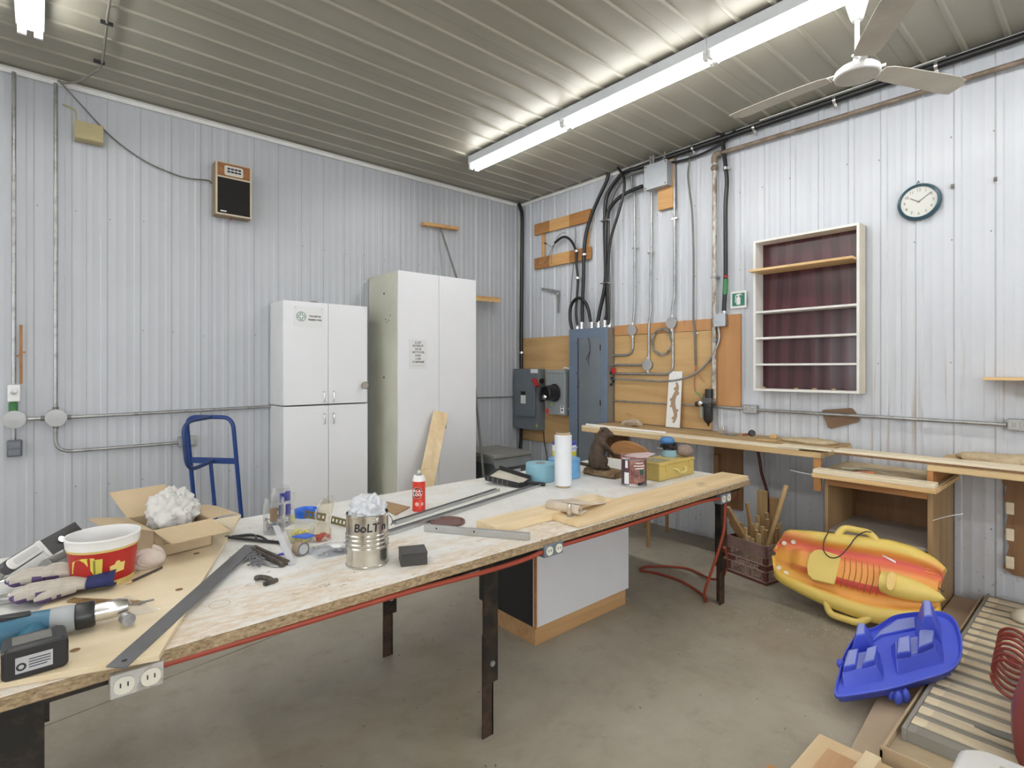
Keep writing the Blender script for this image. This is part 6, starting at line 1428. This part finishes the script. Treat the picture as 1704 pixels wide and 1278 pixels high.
M().loft([[SP_(u * s, v * s, z) for u, v in rr(.10, .09, .025, 4)] for z, s in ((.0, 1.0), (.012, 1.02), (.014, .95), (.045, .90))]).build('base', M_SB2, sn)
M().loft([[SP_(u * s - .004, v * s, z) for u, v in rr(.075, .07, .025, 4)] for z, s in ((.045, 1.0), (.07, .82), (.088, .75))]).build('neck', M_BLKPL, sn)
M().loft([[SP_(u * s + dx, v * s, z) for u, v in rr(.10, .066, .03, 4)] for z, s, dx in ((.086, .8, -.01), (.095, 1.0, -.01), (.115, .98, -.012), (.130, .7, -.012), (.134, .4, -.012))]).build('grip', M_SB, sn, ang=60)
M().tube([SP_((.052 + .006 * math.sin(3 * a)) * math.cos(a), (.05) * math.sin(a), .052 + .011 * a / (2 * PI) + .006 * math.sin(2 * a)) for a in [i * 2 * PI / 20 for i in range(62)]], .0055, 6).build('cord', M_BLACK, sn)
M().tube(cat_rom([SP_(-.05, -.02, .055), SP_(-.075, -.03, .055), SP_(-.10, -.03, .060)], 4), .008, 8).build('plug', M_GREYINK, sn)
mm = M(); mm.sphere((0, 0, 0), (.058, .042, .040), 20, 14)
for i, p in enumerate(mm.v): q = p * (1 + .08 * noise.noise(p * 40)); mm.v[i] = SP_(.105 + q.x, -.01 + q.y, .042 + q.z)
mm.build('dust_bag', plain('bag_brown', (.27, .20, .165), .85, var=.1, scale=20), sn)
mm = None
# ---- board leaning on the tall cabinet behind the table
lb = M(frame((-2.15, -1.06, 0.0), Vector((.52, .37, 1.09)), Vector((.8, -.5, -.2)))); lb.box(0, 1.262, -.07, .07, -.019, .019)
wone(lb, 'pine_stud', wood('stud_pine', '#cfae78', '#ecd6ac', 'z', 7, .55), 'knotty pine stud standing behind the table, leaning on the tall cabinet', 'wood stud', bevel=.003)
# ================================================================ ceiling fan
fn_ = wthing('ceiling_fan', 'white three bladed ceiling fan with dusty blades', 'ceiling fan', (-1.166, -4.017, 3.06))
HX, HY = -1.166, -4.017
M_FANW = plain('fan_white', (.74, .74, .72), .4); M_BLADE = plain('fan_blade', (.50, .47, .40), .55, var=.12, scale=5)
M().lathe([(0, 0), (.026, 0), (.034, .02), (.055, .10), (.057, .145), (0, .145)], (HX, HY, 3.38), 28).build('canopy', M_FANW, fn_)
M().cyl((HX, HY, 3.13), (HX, HY, 3.39), .012, n=14).build('rod', M_FANW, fn_)
M().lathe([(0, .10), (.02, .10), (.022, .055), (.09, .05), (.106, .036), (.110, .02), (.108, .004), (.100, .0)], (HX, HY, 3.075), 40).build('motor_housing', M_FANW, fn_)
M().lathe([(0, -.004), (.06, -.003), (.101, .001)], (HX, HY, 3.075), 40).build('bottom_plate', plain('fan_plate', (.48, .46, .41), .5), fn_)
for k in range(3):
    a = R(91 + 120 * k); dx = Vector((math.cos(a), math.sin(a), 0)); dy = Vector((-math.sin(a), math.cos(a), 0))
    def FP(u, v, w_=0): return Vector((HX, HY, 3.115)) + dx * u + dy * v + Vector((0, 0, -.12 * v + w_ - .02 * ((u - .1) / .56) ** 2))
    bl_ = M().loft([[FP(u, v0, .0015), FP(u, v1, .0015), FP(u, v1, -.0015), FP(u, v0, -.0015)] for u, v0, v1 in ((.14, -.05, .04), (.18, -.062, .055), (.30, -.066, .062), (.48, -.070, .066), (.60, -.072, .068), (.655, -.060, .066), (.685, -.02, .06))]).build('blade', M_BLADE, fn_)
    M().bar(FP(.08, 0, .004), FP(.22, 0, .006), .032, .006).build('blade_iron', M_FANW, fn_)
    M().tube([FP(.10, -.02, .01), FP(.13, -.055, .008)], .008, 6).build('blade_hook', M_FANW, fn_)

# ================================================================ milk crate with offcuts
M_CRATE = plain('crate_maroon', (.16, .055, .045), .6, var=.2, scale=12); M_CRATE2 = plain('crate_worn', (.46, .34, .30), .7, var=.15, scale=12)
cN = Vector((-.715, -3.335, 0)); eL = Vector((.20, .98, 0)).normalized(); eR = Vector((.98, -.20, 0)).normalized(); CL_, CH_ = .325, .275
ct = wthing('milk_crate', 'maroon plastic milk crate with lattice sides, full of wood offcuts', 'crate', tuple(cN + eL * .16 + eR * .16))
faces = ((cN, eL, eR), (cN + eR * CL_, eL, -eR), (cN, eR, eL), (cN + eL * CL_, eR, -eL))
M().prism([(0, 0), (CL_, 0), (CL_, CL_), (0, CL_)], lambda u, v, w_: cN + eL * u + eR * v + Vector((0, 0, w_)), .012, .020).build('bottom', M_CRATE, ct)
for o_, du, inn in faces:
    def CP(u, z, w_=0): return o_ + du * u + inn * w_ + Vector((0, 0, z))
    def slab(u0, u1, z0, z1, w0, w1): return M().prism([(u0, z0), (u1, z0), (u1, z1), (u0, z1)], lambda u, v, w_: CP(u, v, w_), w0, w1)
    slab(0, CL_, .095, .135, .004, .010).build('name_band', M_CRATE, ct)
    slab(0, CL_, .0, .022, .004, .010).build('bottom_band', M_CRATE, ct)
    slab(0, CL_, .185, .272, .007, .010).build('top_band', M_CRATE, ct)
    for z in (.022, .093, .137): slab(0, CL_, z - .003, z + .003, .0, .008).build('edge_rib', M_CRATE2, ct)
    for i in range(8): slab(0, CL_, .188 + .0115 * i, .192 + .0115 * i, .0, .0075).build('top_rib', M_CRATE2, ct)
    for u in (.0, CL_ - .03): slab(u, u + .03, .0, .27, .003, .009).build('corner_post', M_CRATE, ct)
    for z0, z1 in ((.024, .092), (.139, .186)):
        mm = M(); s = z1 - z0; u = .03 - s
        while u < CL_ - .03:
            for sg_ in (0, 1):
                a, b = (u, z0), (u + s, z1)
                if sg_: a, b = (u, z1), (u + s, z0)
                ua, ub = max(a[0], .03), min(b[0], CL_ - .03)
                if ub - ua > .005:
                    fz = lambda q: a[1] + (b[1] - a[1]) * (q - a[0]) / (b[0] - a[0])
                    mm.bar(CP(ua, fz(ua), .005), CP(ub, fz(ub), .005), .003, .003)
            u += .022
        mm.build('lattice', M_CRATE2, ct, kind='stuff')
lettering('Sealtest', M_CRATE2, ct, frame(cN + eL * (CL_ / 2) - eR * .001 + Vector((0, 0, .115)) + eR * .003, -eL, (0, 0, 1)), .062, bold=.001, shear=.3, ext=.0015)
# wood pieces standing in the crate
M_OFF = [wood('offcut_a', '#a5834f', '#cdaa74', 'z', 8, .65, False), wood('offcut_b', '#8d6a3c', '#b38c58', 'z', 8, .65, False), wood('offcut_c', '#b08f5e', '#d8b988', 'z', 8, .65, False)]
M_END = plain('end_grain', (.55, .43, .27), .8, var=.1, scale=20)
def offcut(label, top, bot, w_, h, mi, group=None, rnd_=False):
    top, bot = Vector(top), Vector(bot); mm = M()
    if rnd_: mm.cyl(bot, top, w_ / 2, n=16)
    else: mm.bar(bot, top, w_, h, eR)
    o = wone(mm, 'dowel' if rnd_ else 'wood_offcut', M_OFF[mi], label, 'wood piece', group, bevel=.0012)
    k = len(o.data.materials); o.data.materials.append(M_END); d_ = (top - bot).normalized()
    for p in o.data.polygons:
        if abs(p.normal.dot(d_)) > .9: p.material_index = k
    return o
IN = lambda u, v, z: tuple(cN + eL * u + eR * v + Vector((0, 0, z)))
offcut('long round dowel leaning to the right out of the crate', (-.635, -3.435, .70), IN(.09, .045, .04), .030, .03, 0, None, True)
offcut('tallest flat board standing at the back of the crate', IN(.20, .235, .60), IN(.20, .235, .03), .075, .022, 0)
offcut('second tallest dark flat board at the back of the crate', IN(.115, .255, .56), IN(.115, .245, .03), .060, .026, 1)
offcut('thin square stick with pale end leaning left in the crate', IN(.185, .04, .53), IN(.12, .09, .04), .020, .02, 1)
offcut('wide board leaning out of the left of the crate', (-.745, -3.06, .50), IN(.17, .13, .10), .055, .022, 1)
offcut('lower wide board leaning out of the left of the crate', IN(.30, .02, .385), IN(.15, .10, .12), .05, .03, 0)
rnd = random.Random(14)
for i, (u, v, z) in enumerate(((.19, .03, .352), (.155, .06, .385), (.13, .075, .392), (.08, .07, .384), (.11, .05, .352), (.165, .03, .30), (.13, .032, .292), (.055, .075, .364), (.085, .04, .335), (.045, .10, .33), (.03, .15, .375), (.035, .20, .40), (.06, .13, .34), (.24, .05, .372), (.22, .12, .40), (.17, .14, .43), (.10, .15, .42), (.26, .17, .37), (.20, .18, .41), (.14, .20, .45))):
    s = rnd.uniform(.022, .032); offcut('short square wood offcut standing among others in the crate', IN(u, v, z), IN(u + rnd.uniform(-.02, .02), v + rnd.uniform(-.01, .015), .025), s, s * rnd.uniform(.7, 1), i % 3, 'short offcuts in the crate')

# ================================================================ foam sled leaning on the saw stand
SL_ = .568
def SLP(u, v, w_): return Vector((-.955 + .27 * v / SL_ - .5 / SL_ * w_, -3.4 - u, .004 + .5 * v / SL_ + .27 / SL_ * w_))
def lerp_tab(tab, x):
    if x <= tab[0][0]: return tab[0][1]
    for (a, b), (c, d_) in zip(tab, tab[1:]):
        if x <= c: return b + (d_ - b) * (x - a) / (c - a)
    return tab[-1][1]
VT = [(.048, .33), (.06, .42), (.08, .458), (.106, .475), (.241, .497), (.384, .512), (.572, .533), (.665, .540), (.777, .528), (.858, .499), (.90, .474), (.927, .447)]
VB = [(.048, .27), (.06, .17), (.08, .148), (.115, .129), (.244, .097), (.383, .073), (.50, .062), (.60, .058), (.668, .066), (.766, .092), (.863, .138), (.90, .165), (.927, .20)]
def m_sled():
    m, t, b = nt('sled_airbrush')
    tc = t.nodes.new('ShaderNodeTexCoord'); sep = t.nodes.new('ShaderNodeSeparateXYZ'); t.links.new(tc.outputs['UV'], sep.inputs[0])
    Yl, Og, Rd, Sa = (.74, .55, .13), (.80, .36, .07), (.62, .075, .06), (.74, .20, .10)
    cv = ramp(t, sep.outputs[1], [(0.0, Yl), (.14, Yl), (.20, Og), (.30, Og), (.335, Rd), (.40, Rd), (.405, Og), (.60, (.76, .30, .08)), (.66, Sa), (.76, Rd), (.82, Og), (.88, Yl), (1.0, Yl)])
    return m, t, b, cv, sep
m_, t_, b_, cv_, sep_ = m_sled()
gu = ramp(t_, sep_.outputs[0], [(0.0, (.9, .9, .9)), (.16, (.55, .55, .55)), (.3, (0, 0, 0)), (.85, (0, 0, 0)), (1.0, (.7, .7, .7))])
side_ = ramp(t_, sep_.outputs[1], [(.0, (.72, .50, .08)), (.35, (.74, .38, .07)), (.55, (.78, .36, .06)), (.78, (.76, .17, .10)), (.92, (.74, .20, .09)), (.97, (.72, .54, .1))])
t_.links.new(mixc(t_, gu, cv_, side_), b_.inputs['Base Color']); b_.inputs['Roughness'].default_value = .42
def sled_h(s, u):
    e = min(s, 1 - s); pont = .050 * max(0, 1 - ((e - .10) / .11) ** 2) ** .5 if abs(e - .10) < .11 else 0
    c = abs(s - .5); fz = max(0, min(1, (u - .12) / .08)); fus = .055 * fz * max(0, 1 - (c / .21) ** 2.5) ** .6 if c < .21 else 0
    base_ = .012 * min(1, e / .05); end = min(1, (u - .045) / .05)
    return (max(pont, fus, base_) if u < .9 else max(pont * .9, fus, base_)) * max(.3, end)
sl = wthing('foam_sled', 'yellow orange and red foam sled standing on edge against the stand', 'sled', (-.85, -3.9, 0))
NU, NV = 46, 40; grid = []; uvs = []
for i in range(NU):
    u = .048 + (.927 - .048) * i / (NU - 1)
    for j in range(NV):
        s = j / (NV - 1); vb, vt = lerp_tab(VB, u), lerp_tab(VT, u); grid.append(SLP(u + (-.02 * max(0, math.sin(s * 3 * PI)) if i == 0 else 0) - (.02 * math.sin(PI * s) if i == NU - 1 else 0), vb + (vt - vb) * s, sled_h(s, u) + .022)); uvs.append((i / (NU - 1), s))
mm = M(); mm.add(grid, [[i * NV + j, i * NV + j + 1, (i + 1) * NV + j + 1, (i + 1) * NV + j] for i in range(NU - 1) for j in range(NV - 1)])
n0 = len(mm.v); bd = [i * NV for i in range(NU)] + [(NU - 1) * NV + j for j in range(1, NV)] + [i * NV + NV - 1 for i in range(NU - 2, -1, -1)] + [j for j in range(NV - 2, 0, -1)]
nrm = (SLP(0, 0, 1) - SLP(0, 0, 0))
mm.add([mm.v[k] - nrm * (.022 + 0 * k + (mm.v[k] - SLP(0, 0, 0)).dot(nrm) - .022) for k in bd], []); nb = len(bd)
mm.f += [[bd[k], bd[(k + 1) % nb], n0 + (k + 1) % nb, n0 + k] for k in range(nb)] + [[n0 + k for k in range(nb)]]
hull = mm.build('hull', m_, sl, ang=50)
uvl = hull.data.uv_layers.new(name='UVMap'); uvd = uvs + [uvs[k] for k in bd]
for lp in hull.data.loops: uvl.data[lp.index].uv = uvd[lp.vertex_index]
M_SY = plain('sled_yellow', (.74, .56, .15), .45, var=.03)
def SPZ(poly, a, b): return M().prism(poly, SLP, a, b)
def slerp_v(u, s): return lerp_tab(VB, u) + (lerp_tab(VT, u) - lerp_tab(VB, u)) * s
SPZ([(.262, .30), (.268, .345), (.29, .372), (.32, .385), (.425, .375), (.436, .36), (.428, .20), (.31, .192), (.278, .215), (.264, .26)], .062, .083).build('seat_pad', M_SY, sl, bevel=.005)
for k in range(7):
    u = .452 + .030 * k; pts = [SLP(u + .016 * math.sin(PI * i / 12), .205 + .17 * i / 12, sled_h((.205 + .17 * i / 12 - lerp_tab(VB, u)) / (lerp_tab(VT, u) - lerp_tab(VB, u)), u) + .022) for i in range(13)]
    M().tube(pts, .0028, 5).build('groove_line', plain('sled_dark_line', (.42, .14, .03), .6), sl)  # thin dark orange lines laid across the fuselage
nose = []
for i in range(15):
    f = i / 14; u = .655 + .285 * f; w_ = .068 * (1 - f ** 2.2) ** .6 * (.85 + .15 * min(1, f * 6)); c = .288 - .004 * f; hgt = .060 * (1 - f ** 2) ** .5
    nose.append([SLP(u, c + w_ * math.cos(a), (.062 - .006 * f) + hgt * math.sin(a)) for a in [k * PI / 10 for k in range(11)]] + [SLP(u, c - w_ * .9, .03), SLP(u, c + w_ * .9, .03)])
M().loft(nose).build('nose_cone', M_SY, sl, ang=70)
SPZ([(.712 + .022 * math.cos(a), .292 + .052 * math.sin(a)) for a in [k * PI / 12 for k in range(24)]], .10, .130).build('cockpit', plain('sled_pale', (.80, .56, .20), .6, var=.06, scale=80), sl, bevel=.003)
SPZ([(.3, .215), (.425, .205), (.425, .235), (.3, .25)], .05, .0615) if False else None
for u, v in ((.092, .379), (.146, .40), (.09, .216), (.141, .196)):
    h_ = .03 + sled_h((v - lerp_tab(VB, u)) / (lerp_tab(VT, u) - lerp_tab(VB, u)), u)
    SPZ([(u + .0135 * math.cos(a), v + .0135 * math.sin(a)) for a in [k * PI / 9 for k in range(18)]], h_ - .01, h_ + .004).build('button', plain('cream_button', (.78, .75, .66), .4), sl, bevel=.001)
for (u0, u1, vin, vout) in ((.395, .585, .515, .572), (.40, .60, .076, .018)):
    sg_ = 1 if vout > vin else -1
    M().tube(bend([SLP(u0 - .01, vin - sg_ * .02, .045), SLP(u0 + .02, vout - sg_ * .014, .042), SLP(u1 - .03, vout - sg_ * .014, .042), SLP(u1 + .03, vin - sg_ * .015, .045)], .03, 5), .020, 12).build('grip', M_SY, sl, ang=70)
M().tube(cat_rom([SLP(.35, .50, .085), SLP(.335, .44, .085), SLP(.35, .375, .10), (SLP(.395, .345, .108)), SLP(.44, .37, .10), SLP(.475, .44, .09), SLP(.50, .50, .088), SLP(.54, .545, .085), SLP(.57, .555, .07)], 6), .0035, 6).build('leash', M_BLACK, sl)
M().tube(cat_rom([SLP(.87, .345, .06), SLP(.90, .335, .06), SLP(.93, .32, .04)], 5), .003, 6).build('cord', M_BLACK, sl)
M().tube(cat_rom([SLP(.88, .22, .06), SLP(.905, .20, .06), SLP(.925, .17, .04)], 5), .003, 6).build('cord', M_BLACK, sl)
SPZ([(.59, .458), (.70, .425), (.702, .413), (.64, .436)], .036, .039).build('sticker', M_PAPER, sl)
for v0 in (.33, .14):
    for k in range(4): SPZ([(.835 + .004 * k, v0 + .055 + .018 * k), (.885, v0 + .05 + .018 * k), (.885, v0 + .056 + .018 * k), (.835 + .004 * k, v0 + .061 + .018 * k)], .034, .040).build('rib', plain('sled_orange', (.80, .30, .06), .5), sl)

# ================================================================ flat cardboard and slatted frame on the floor
wone(M().prism([(-2.16, -4.28), (-.62, -4.17), (-.61, -4.236), (-.03, -4.236), (-.02, -5.2), (-2.10, -5.2)], lambda u, v, w_: (u, v, w_), .001, .038), 'flat_carton', plain('flat_card', (.44, .34, .24), .8, var=.06, scale=3), 'large flat cardboard carton on the floor under the slatted frame', 'cardboard', bevel=.003)
sf_ = wthing('slatted_frame', 'slatted wooden bed frame wrapped in clear plastic, lying on cardboard', 'bed frame', (-1.1, -4.85, .039))
M().box(-2.135, -.04, -4.375, -5.30, .0395, .052).build('tray', M_KRAFT, sf_)
M().box(-2.135, -2.125, -4.375, -5.30, .052, .098).build('tray_side', M_KRAFT, sf_)
M().box(-2.135, -.04, -4.375, -4.383, .052, .085).build('tray_side', M_KRAFT, sf_)
M_SLAT = wood('slat_pine', '#d8c29a', '#f0e2c4', 'y', 8, .6, False)
M_FABRIC = plain('frame_fabric', (.30, .285, .255), .85, var=.06)  # grey fabric of the deck and side rail
M().box(-1.95, -.06, -4.416, -5.25, .053, .098).build('deck', M_FABRIC, sf_)
for k in range(18): M().box(-1.895 + .101 * k, -1.840 + .101 * k, -4.418, -5.25, .0985, .108).build('slat', M_SLAT, sf_, bevel=.003)
M().box(-1.96, -.05, -4.40, -4.416, .053, .106).build('side_rail', M_FABRIC, sf_, bevel=.004)
def m_film():
    m, t, b = nt('shrink_film'); tr = t.nodes.new('ShaderNodeBsdfTransparent'); tr.inputs[0].default_value = (.95, .95, .93, 1); mx = t.nodes.new('ShaderNodeMixShader')
    b.inputs['Base Color'].default_value = (.62, .60, .55, 1); b.inputs['Roughness'].default_value = .25
    t.links.new(ramp(t, nz(t, coords(t, (2, 1, 2)), 5, 5, .7), [(.4, (.05, .05, .05)), (.75, (.26, .26, .26))]), mx.inputs[0])
    t.links.new(tr.outputs[0], mx.inputs[1]); t.links.new(b.outputs[0], mx.inputs[2]); t.links.new(mx.outputs[0], t.nodes['Material Output'].inputs[0]); return m
M_FILM = m_film()
mm = M(); NX, NY = 40, 10
for i in range(NX):
    for j in range(NY):
        x = -2.115 + 2.07 * i / (NX - 1); y = -4.378 - .9 * j / (NY - 1); e = min(1, (x + 2.115) / .16) * min(1, (-4.378 - y) / .034 + .0)
        mm.v.append(Vector((x, y, .066 + .049 * max(0, min(1, e)) + .002 * noise.noise(Vector((x * 9, y * 7, 0))))))
mm.f = [[i * NY + j, i * NY + j + 1, (i + 1) * NY + j + 1, (i + 1) * NY + j] for i in range(NX - 1) for j in range(NY - 1)]
mm.build('plastic_film', M_FILM, sf_, ang=60)
lump('rag', plain('rag_pale', (.55, .50, .38), .9), 'pale crumpled cloth on the slatted frame at the right edge', 'rag', (-.42, -4.60, .118), (.06, .05, .035), .5, 6)

# ================================================================ blue moulded toy shell
O0 = Vector((-1.733, -4.294, .112)); Ab = Vector((.7468, -.6524, .1289)); Bb = Vector((.6257, .7162, .309)); Nb = Vector((-.2939, -.1501, .9431))
def TP(a, b, h): return O0 + Ab * a + Bb * b + Nb * h
ty = wthing('toy_shell', 'blue moulded plastic toy body lying open side up on the cardboard', 'toy', (-1.6, -4.3, .04))
M_TOY = plain('toy_blue', (.075, .115, .66), .42, var=.04); M_TOYW = plain('toy_blue_pale', (.24, .28, .60), .65, var=.06)
rim_ = [(-.212, .01), (-.19, -.006), (0, -.001), (.15, .019), (.30, .045), (.39, .095), (.455, .165), (.505, .245), (.53, .315), (.505, .357), (.46, .368), (.412, .372), (.345, .375), (.279, .369), (.215, .343), (.157, .318), (.08, .305), (.02, .268), (-.08, .18), (-.145, .10), (-.195, .04)]
rim_ = [(p.x, p.y) for p in cat_rom([(a, b, 0) for a, b in rim_], 3, True)]
cxm = (sum(a for a, b in rim_) / len(rim_), sum(b for a, b in rim_) / len(rim_))
def sc_(s, h, poly=rim_, dx=0): return [TP(cxm[0] + (a - cxm[0]) * s, cxm[1] + (b - cxm[1]) * s, h) for a, b in poly]
M().loft([sc_(1.02, -.004), sc_(1.02, .010), sc_(1.0, .012), sc_(.985, .0), sc_(.95, -.035), sc_(.90, -.046)], caps=False).build('rim', M_TOY, ty, solid=.003, ang=50)
M().loft([sc_(1.0, -.008), sc_(.955, -.042), sc_(.90, -.052)]).build('pan', M_TOY, ty, ang=50)
def TB(name, levels, mat): 
    o = M().loft([[TP(a, b, h) for a, b in poly] for h, poly in levels]).build(name, mat, ty, bevel=.008, segs=3)
    sub_mat(o, M_TOYW, lambda c: False)
    top = o.data.polygons[-1]
    for p in o.data.polygons:
        if p.normal.dot(Nb) > .8: p.material_index = 1  # faces turned up get the paler blue
TB('leg_well', [(-.045, [(-.175, .012), (.03, .010), (.115, .20), (-.07, .20)]), (.035, [(-.150, .080), (.012, .094), (.075, .178), (-.076, .170)])], M_TOY)
TB('leg_well', [(-.045, [(.075, .03), (.34, .06), (.455, .25), (.165, .24)]), (.035, [(.112, .110), (.310, .140), (.384, .236), (.176, .205)])], M_TOY)
TB('foot_block', [(.03, [(-.148, .080), (-.080, .086), (-.017, .172), (-.076, .168)]), (.066, [(-.143, .083), (-.085, .088), (-.021, .170), (-.072, .166)])], M_TOY)
TB('foot_block', [(.03, [(-.058, .085), (.012, .095), (.075, .177), (.013, .167)]), (.066, [(-.054, .087), (.007, .097), (.070, .174), (.016, .165)])], M_TOY)
TB('foot_block', [(.03, [(.115, .112), (.186, .113), (.244, .205), (.178, .200)]), (.066, [(.119, .115), (.182, .115), (.240, .203), (.181, .197)])], M_TOY)
TB('foot_block', [(.03, [(.219, .122), (.309, .143), (.383, .233), (.299, .233)]), (.070, [(.223, .125), (.305, .145), (.378, .231), (.302, .230)])], M_TOY)
TB('back_fin', [(-.05, [(-.05, .19), (.09, .19), (.15, .30), (.03, .29)]), (.10, [(-.015, .208), (.03, .208), (.065, .265), (.04, .278)])], M_TOY)
TB('back_fin', [(-.05, [(.27, .22), (.40, .18), (.49, .31), (.38, .36)]), (.15, [(.303, .215), (.345, .215), (.398, .300), (.372, .312)])], M_TOY)
TB('back_wall', [(-.06, [(.08, .235), (.16, .27), (.34, .285), (.39, .365), (.29, .36), (.17, .31)]), (.004, [(.09, .247), (.16, .278), (.34, .292), (.38, .36), (.29, .358), (.175, .308)])], M_TOY)
M().sphere(TP(-.112, .150, .005), (.018, .018, .022), 12, 8).build('peg', M_TOY, ty)
for k in range(2): M().sphere(TP(.045 + .035 * k, -.015 + .006 * k, -.035), (.018, .018, .03), 12, 8).build('toe', M_TOY, ty)
TB('foot', [(-.055, [(.01, -.01), (.11, .0), (.12, .06), (.02, .05)]), (-.020, [(.02, -.004), (.10, .008), (.10, .05), (.03, .04)])], M_TOY)

# ================================================================ bottom right corner
pl_b = wthing('plywood_offcut', 'pale plywood panel at the bottom edge with a darker square patch', 'plywood', (-2.3, -4.35, 0))
M().box(-2.78, -2.165, -4.178, -4.75, .040, .058).build('panel', wood('ply_pale', '#cfae7c', '#e6cda3', 'x', 4, .6, False, 6), pl_b, bevel=.002)
M().box(-2.52, -2.24, -4.235, -4.33, .058, .064).build('patch', wood('ply_patch', '#b98a5c', '#cfa477', 'x', 5, .6, False), pl_b, bevel=.001)
M().box(-2.7, -2.25, -4.25, -4.70, .0, .040).build('batten', M_PINEX, pl_b)
wone(M().bar((-2.75, -4.365, .0815), (-2.21, -4.375, .0815), .05, .045), 'pine_offcut', M_PINEX, 'pine stud offcut lying on the pale plywood panel', 'wood piece', bevel=.002)
wone(M().bar((-2.75, -4.14, .022), (-2.46, -4.13, .022), .040, .042), 'orange_offcut', wood('offcut_orange', '#b07a3c', '#c8954f', 'x', 8, .6, False), 'small orange brown wood strip on the floor at the bottom edge', 'wood piece', bevel=.002)
M_REDP = plain('shop_red', (.24, .055, .045), .45, var=.08)
tk = wthing('red_tank', 'dull red plastic equipment body cut off at the right edge', 'equipment', (-1.75, -4.95, .12))
def tring(x, s, z): return [Vector((x + 0 * u, -4.97 + u * s, z + v * s)) for u, v in rr(.52, .30, .11, 6)]
M().loft([tring(-2.06, .70, .255), tring(-2.02, .92, .262), tring(-1.9, 1.0, .27), tring(-1.62, 1.0, .27), tring(-1.5, .92, .265), tring(-1.46, .7, .255)]).build('body', M_REDP, tk, ang=60)
M().loft([[Vector((-1.78 + u * s, -4.97 + v * s, z)) for u, v in rr(.36, .34, .08, 5)] for z, s in ((.405, 1), (.46, .96), (.475, .85))]).build('cap', plain('shop_red2', (.36, .11, .10), .4), tk, ang=60)
M().box(-1.50, -1.40, -4.70, -4.78, .118, .30).build('bracket', M_REDP, tk, bevel=.01)
M().tube([(-1.83, -4.73, .16), (-1.83, -4.655, .155), (-1.83, -4.60, .152)], [.016, .012, .004], 10).build('air_fitting', M_CABLE2, tk)
M_HOSE = plain('hose_red', (.27, .05, .035), .4)
hs = []
for i in range(160):
    a = i / 159 * 2 * PI * 7; f = i / 159; hs.append((-.98 - .46 * f + .03 * math.cos(a), -4.63 - .03 * f + .065 * math.cos(a), .19 + .068 * math.sin(a)))
hc = wthing('coiled_air_hose', 'red coiled air hose lying on the slatted frame', 'air hose', (-1.2, -4.68, .12))
M().tube(hs, .0075, 7).build('coil', M_HOSE, hc, ang=70)
M().tube(cat_rom([hs[0], (-.97, -4.65, .22), (-1.0, -4.74, .17), (-1.05, -4.80, .16)], 5), .0075, 7).build('end', M_HOSE, hc)
wj = wthing('white_container', 'white plastic container corner at the bottom right edge', 'container', (-2.33, -4.85, .06))
def wring(z, s): return [Vector((-2.49 + u, -4.84 + v, z)) for u, v in [((a * s), (b * s)) for a, b in rr(.34, .40, .07, 5)]]
M().loft([wring(.06, .86), wring(.08, .92), wring(.31, 1.0), wring(.335, .97), wring(.345, .90)]).build('body', M_WHITE, wj, ang=60)
M().prism([(-.10, -.12), (.10, -.12), (.10, .10), (-.10, .10)], lambda u, v, w_: (-2.49 + u, -4.84 + v, w_), .345, .350).build('panel', plain('tan_panel', (.60, .52, .42), .6), wj, bevel=.003)

# sawdust and chips scattered on the concrete
rnd = random.Random(77); mm = M()
def chip(x, y, s):
    a = rnd.uniform(0, PI); c_, s_ = math.cos(a) * s, math.sin(a) * s; q = rnd.uniform(.25, .6)
    mm.add([(x - c_, y - s_, .0006), (x + s_ * q, y - c_ * q, .0006), (x + c_, y + s_, .0012), (x - s_ * q, y + c_ * q, .0006)], [(0, 1, 2, 3)])
for i in range(420): chip(rnd.gauss(-1.05, .12), rnd.uniform(-4.1, -3.35), rnd.uniform(.002, .009))
for i in range(200): chip(rnd.uniform(-3.6, -.8), rnd.uniform(-4.2, -1.9), rnd.uniform(.002, .006))
o = mm.build('sawdust_chips', plain('chip_pale', (.58, .50, .36), .9)); tag(o, 'pale sawdust and chips scattered over the concrete floor', 'sawdust', None, 'stuff')
mm = M()
for i in range(90): chip(rnd.uniform(-3.8, -.9), rnd.uniform(-4.3, -2.0), rnd.uniform(.003, .010))
o = mm.build('dark_grit', M_GREYINK); tag(o, 'dark grit and splinters scattered over the concrete floor', 'grit', None, 'stuff')
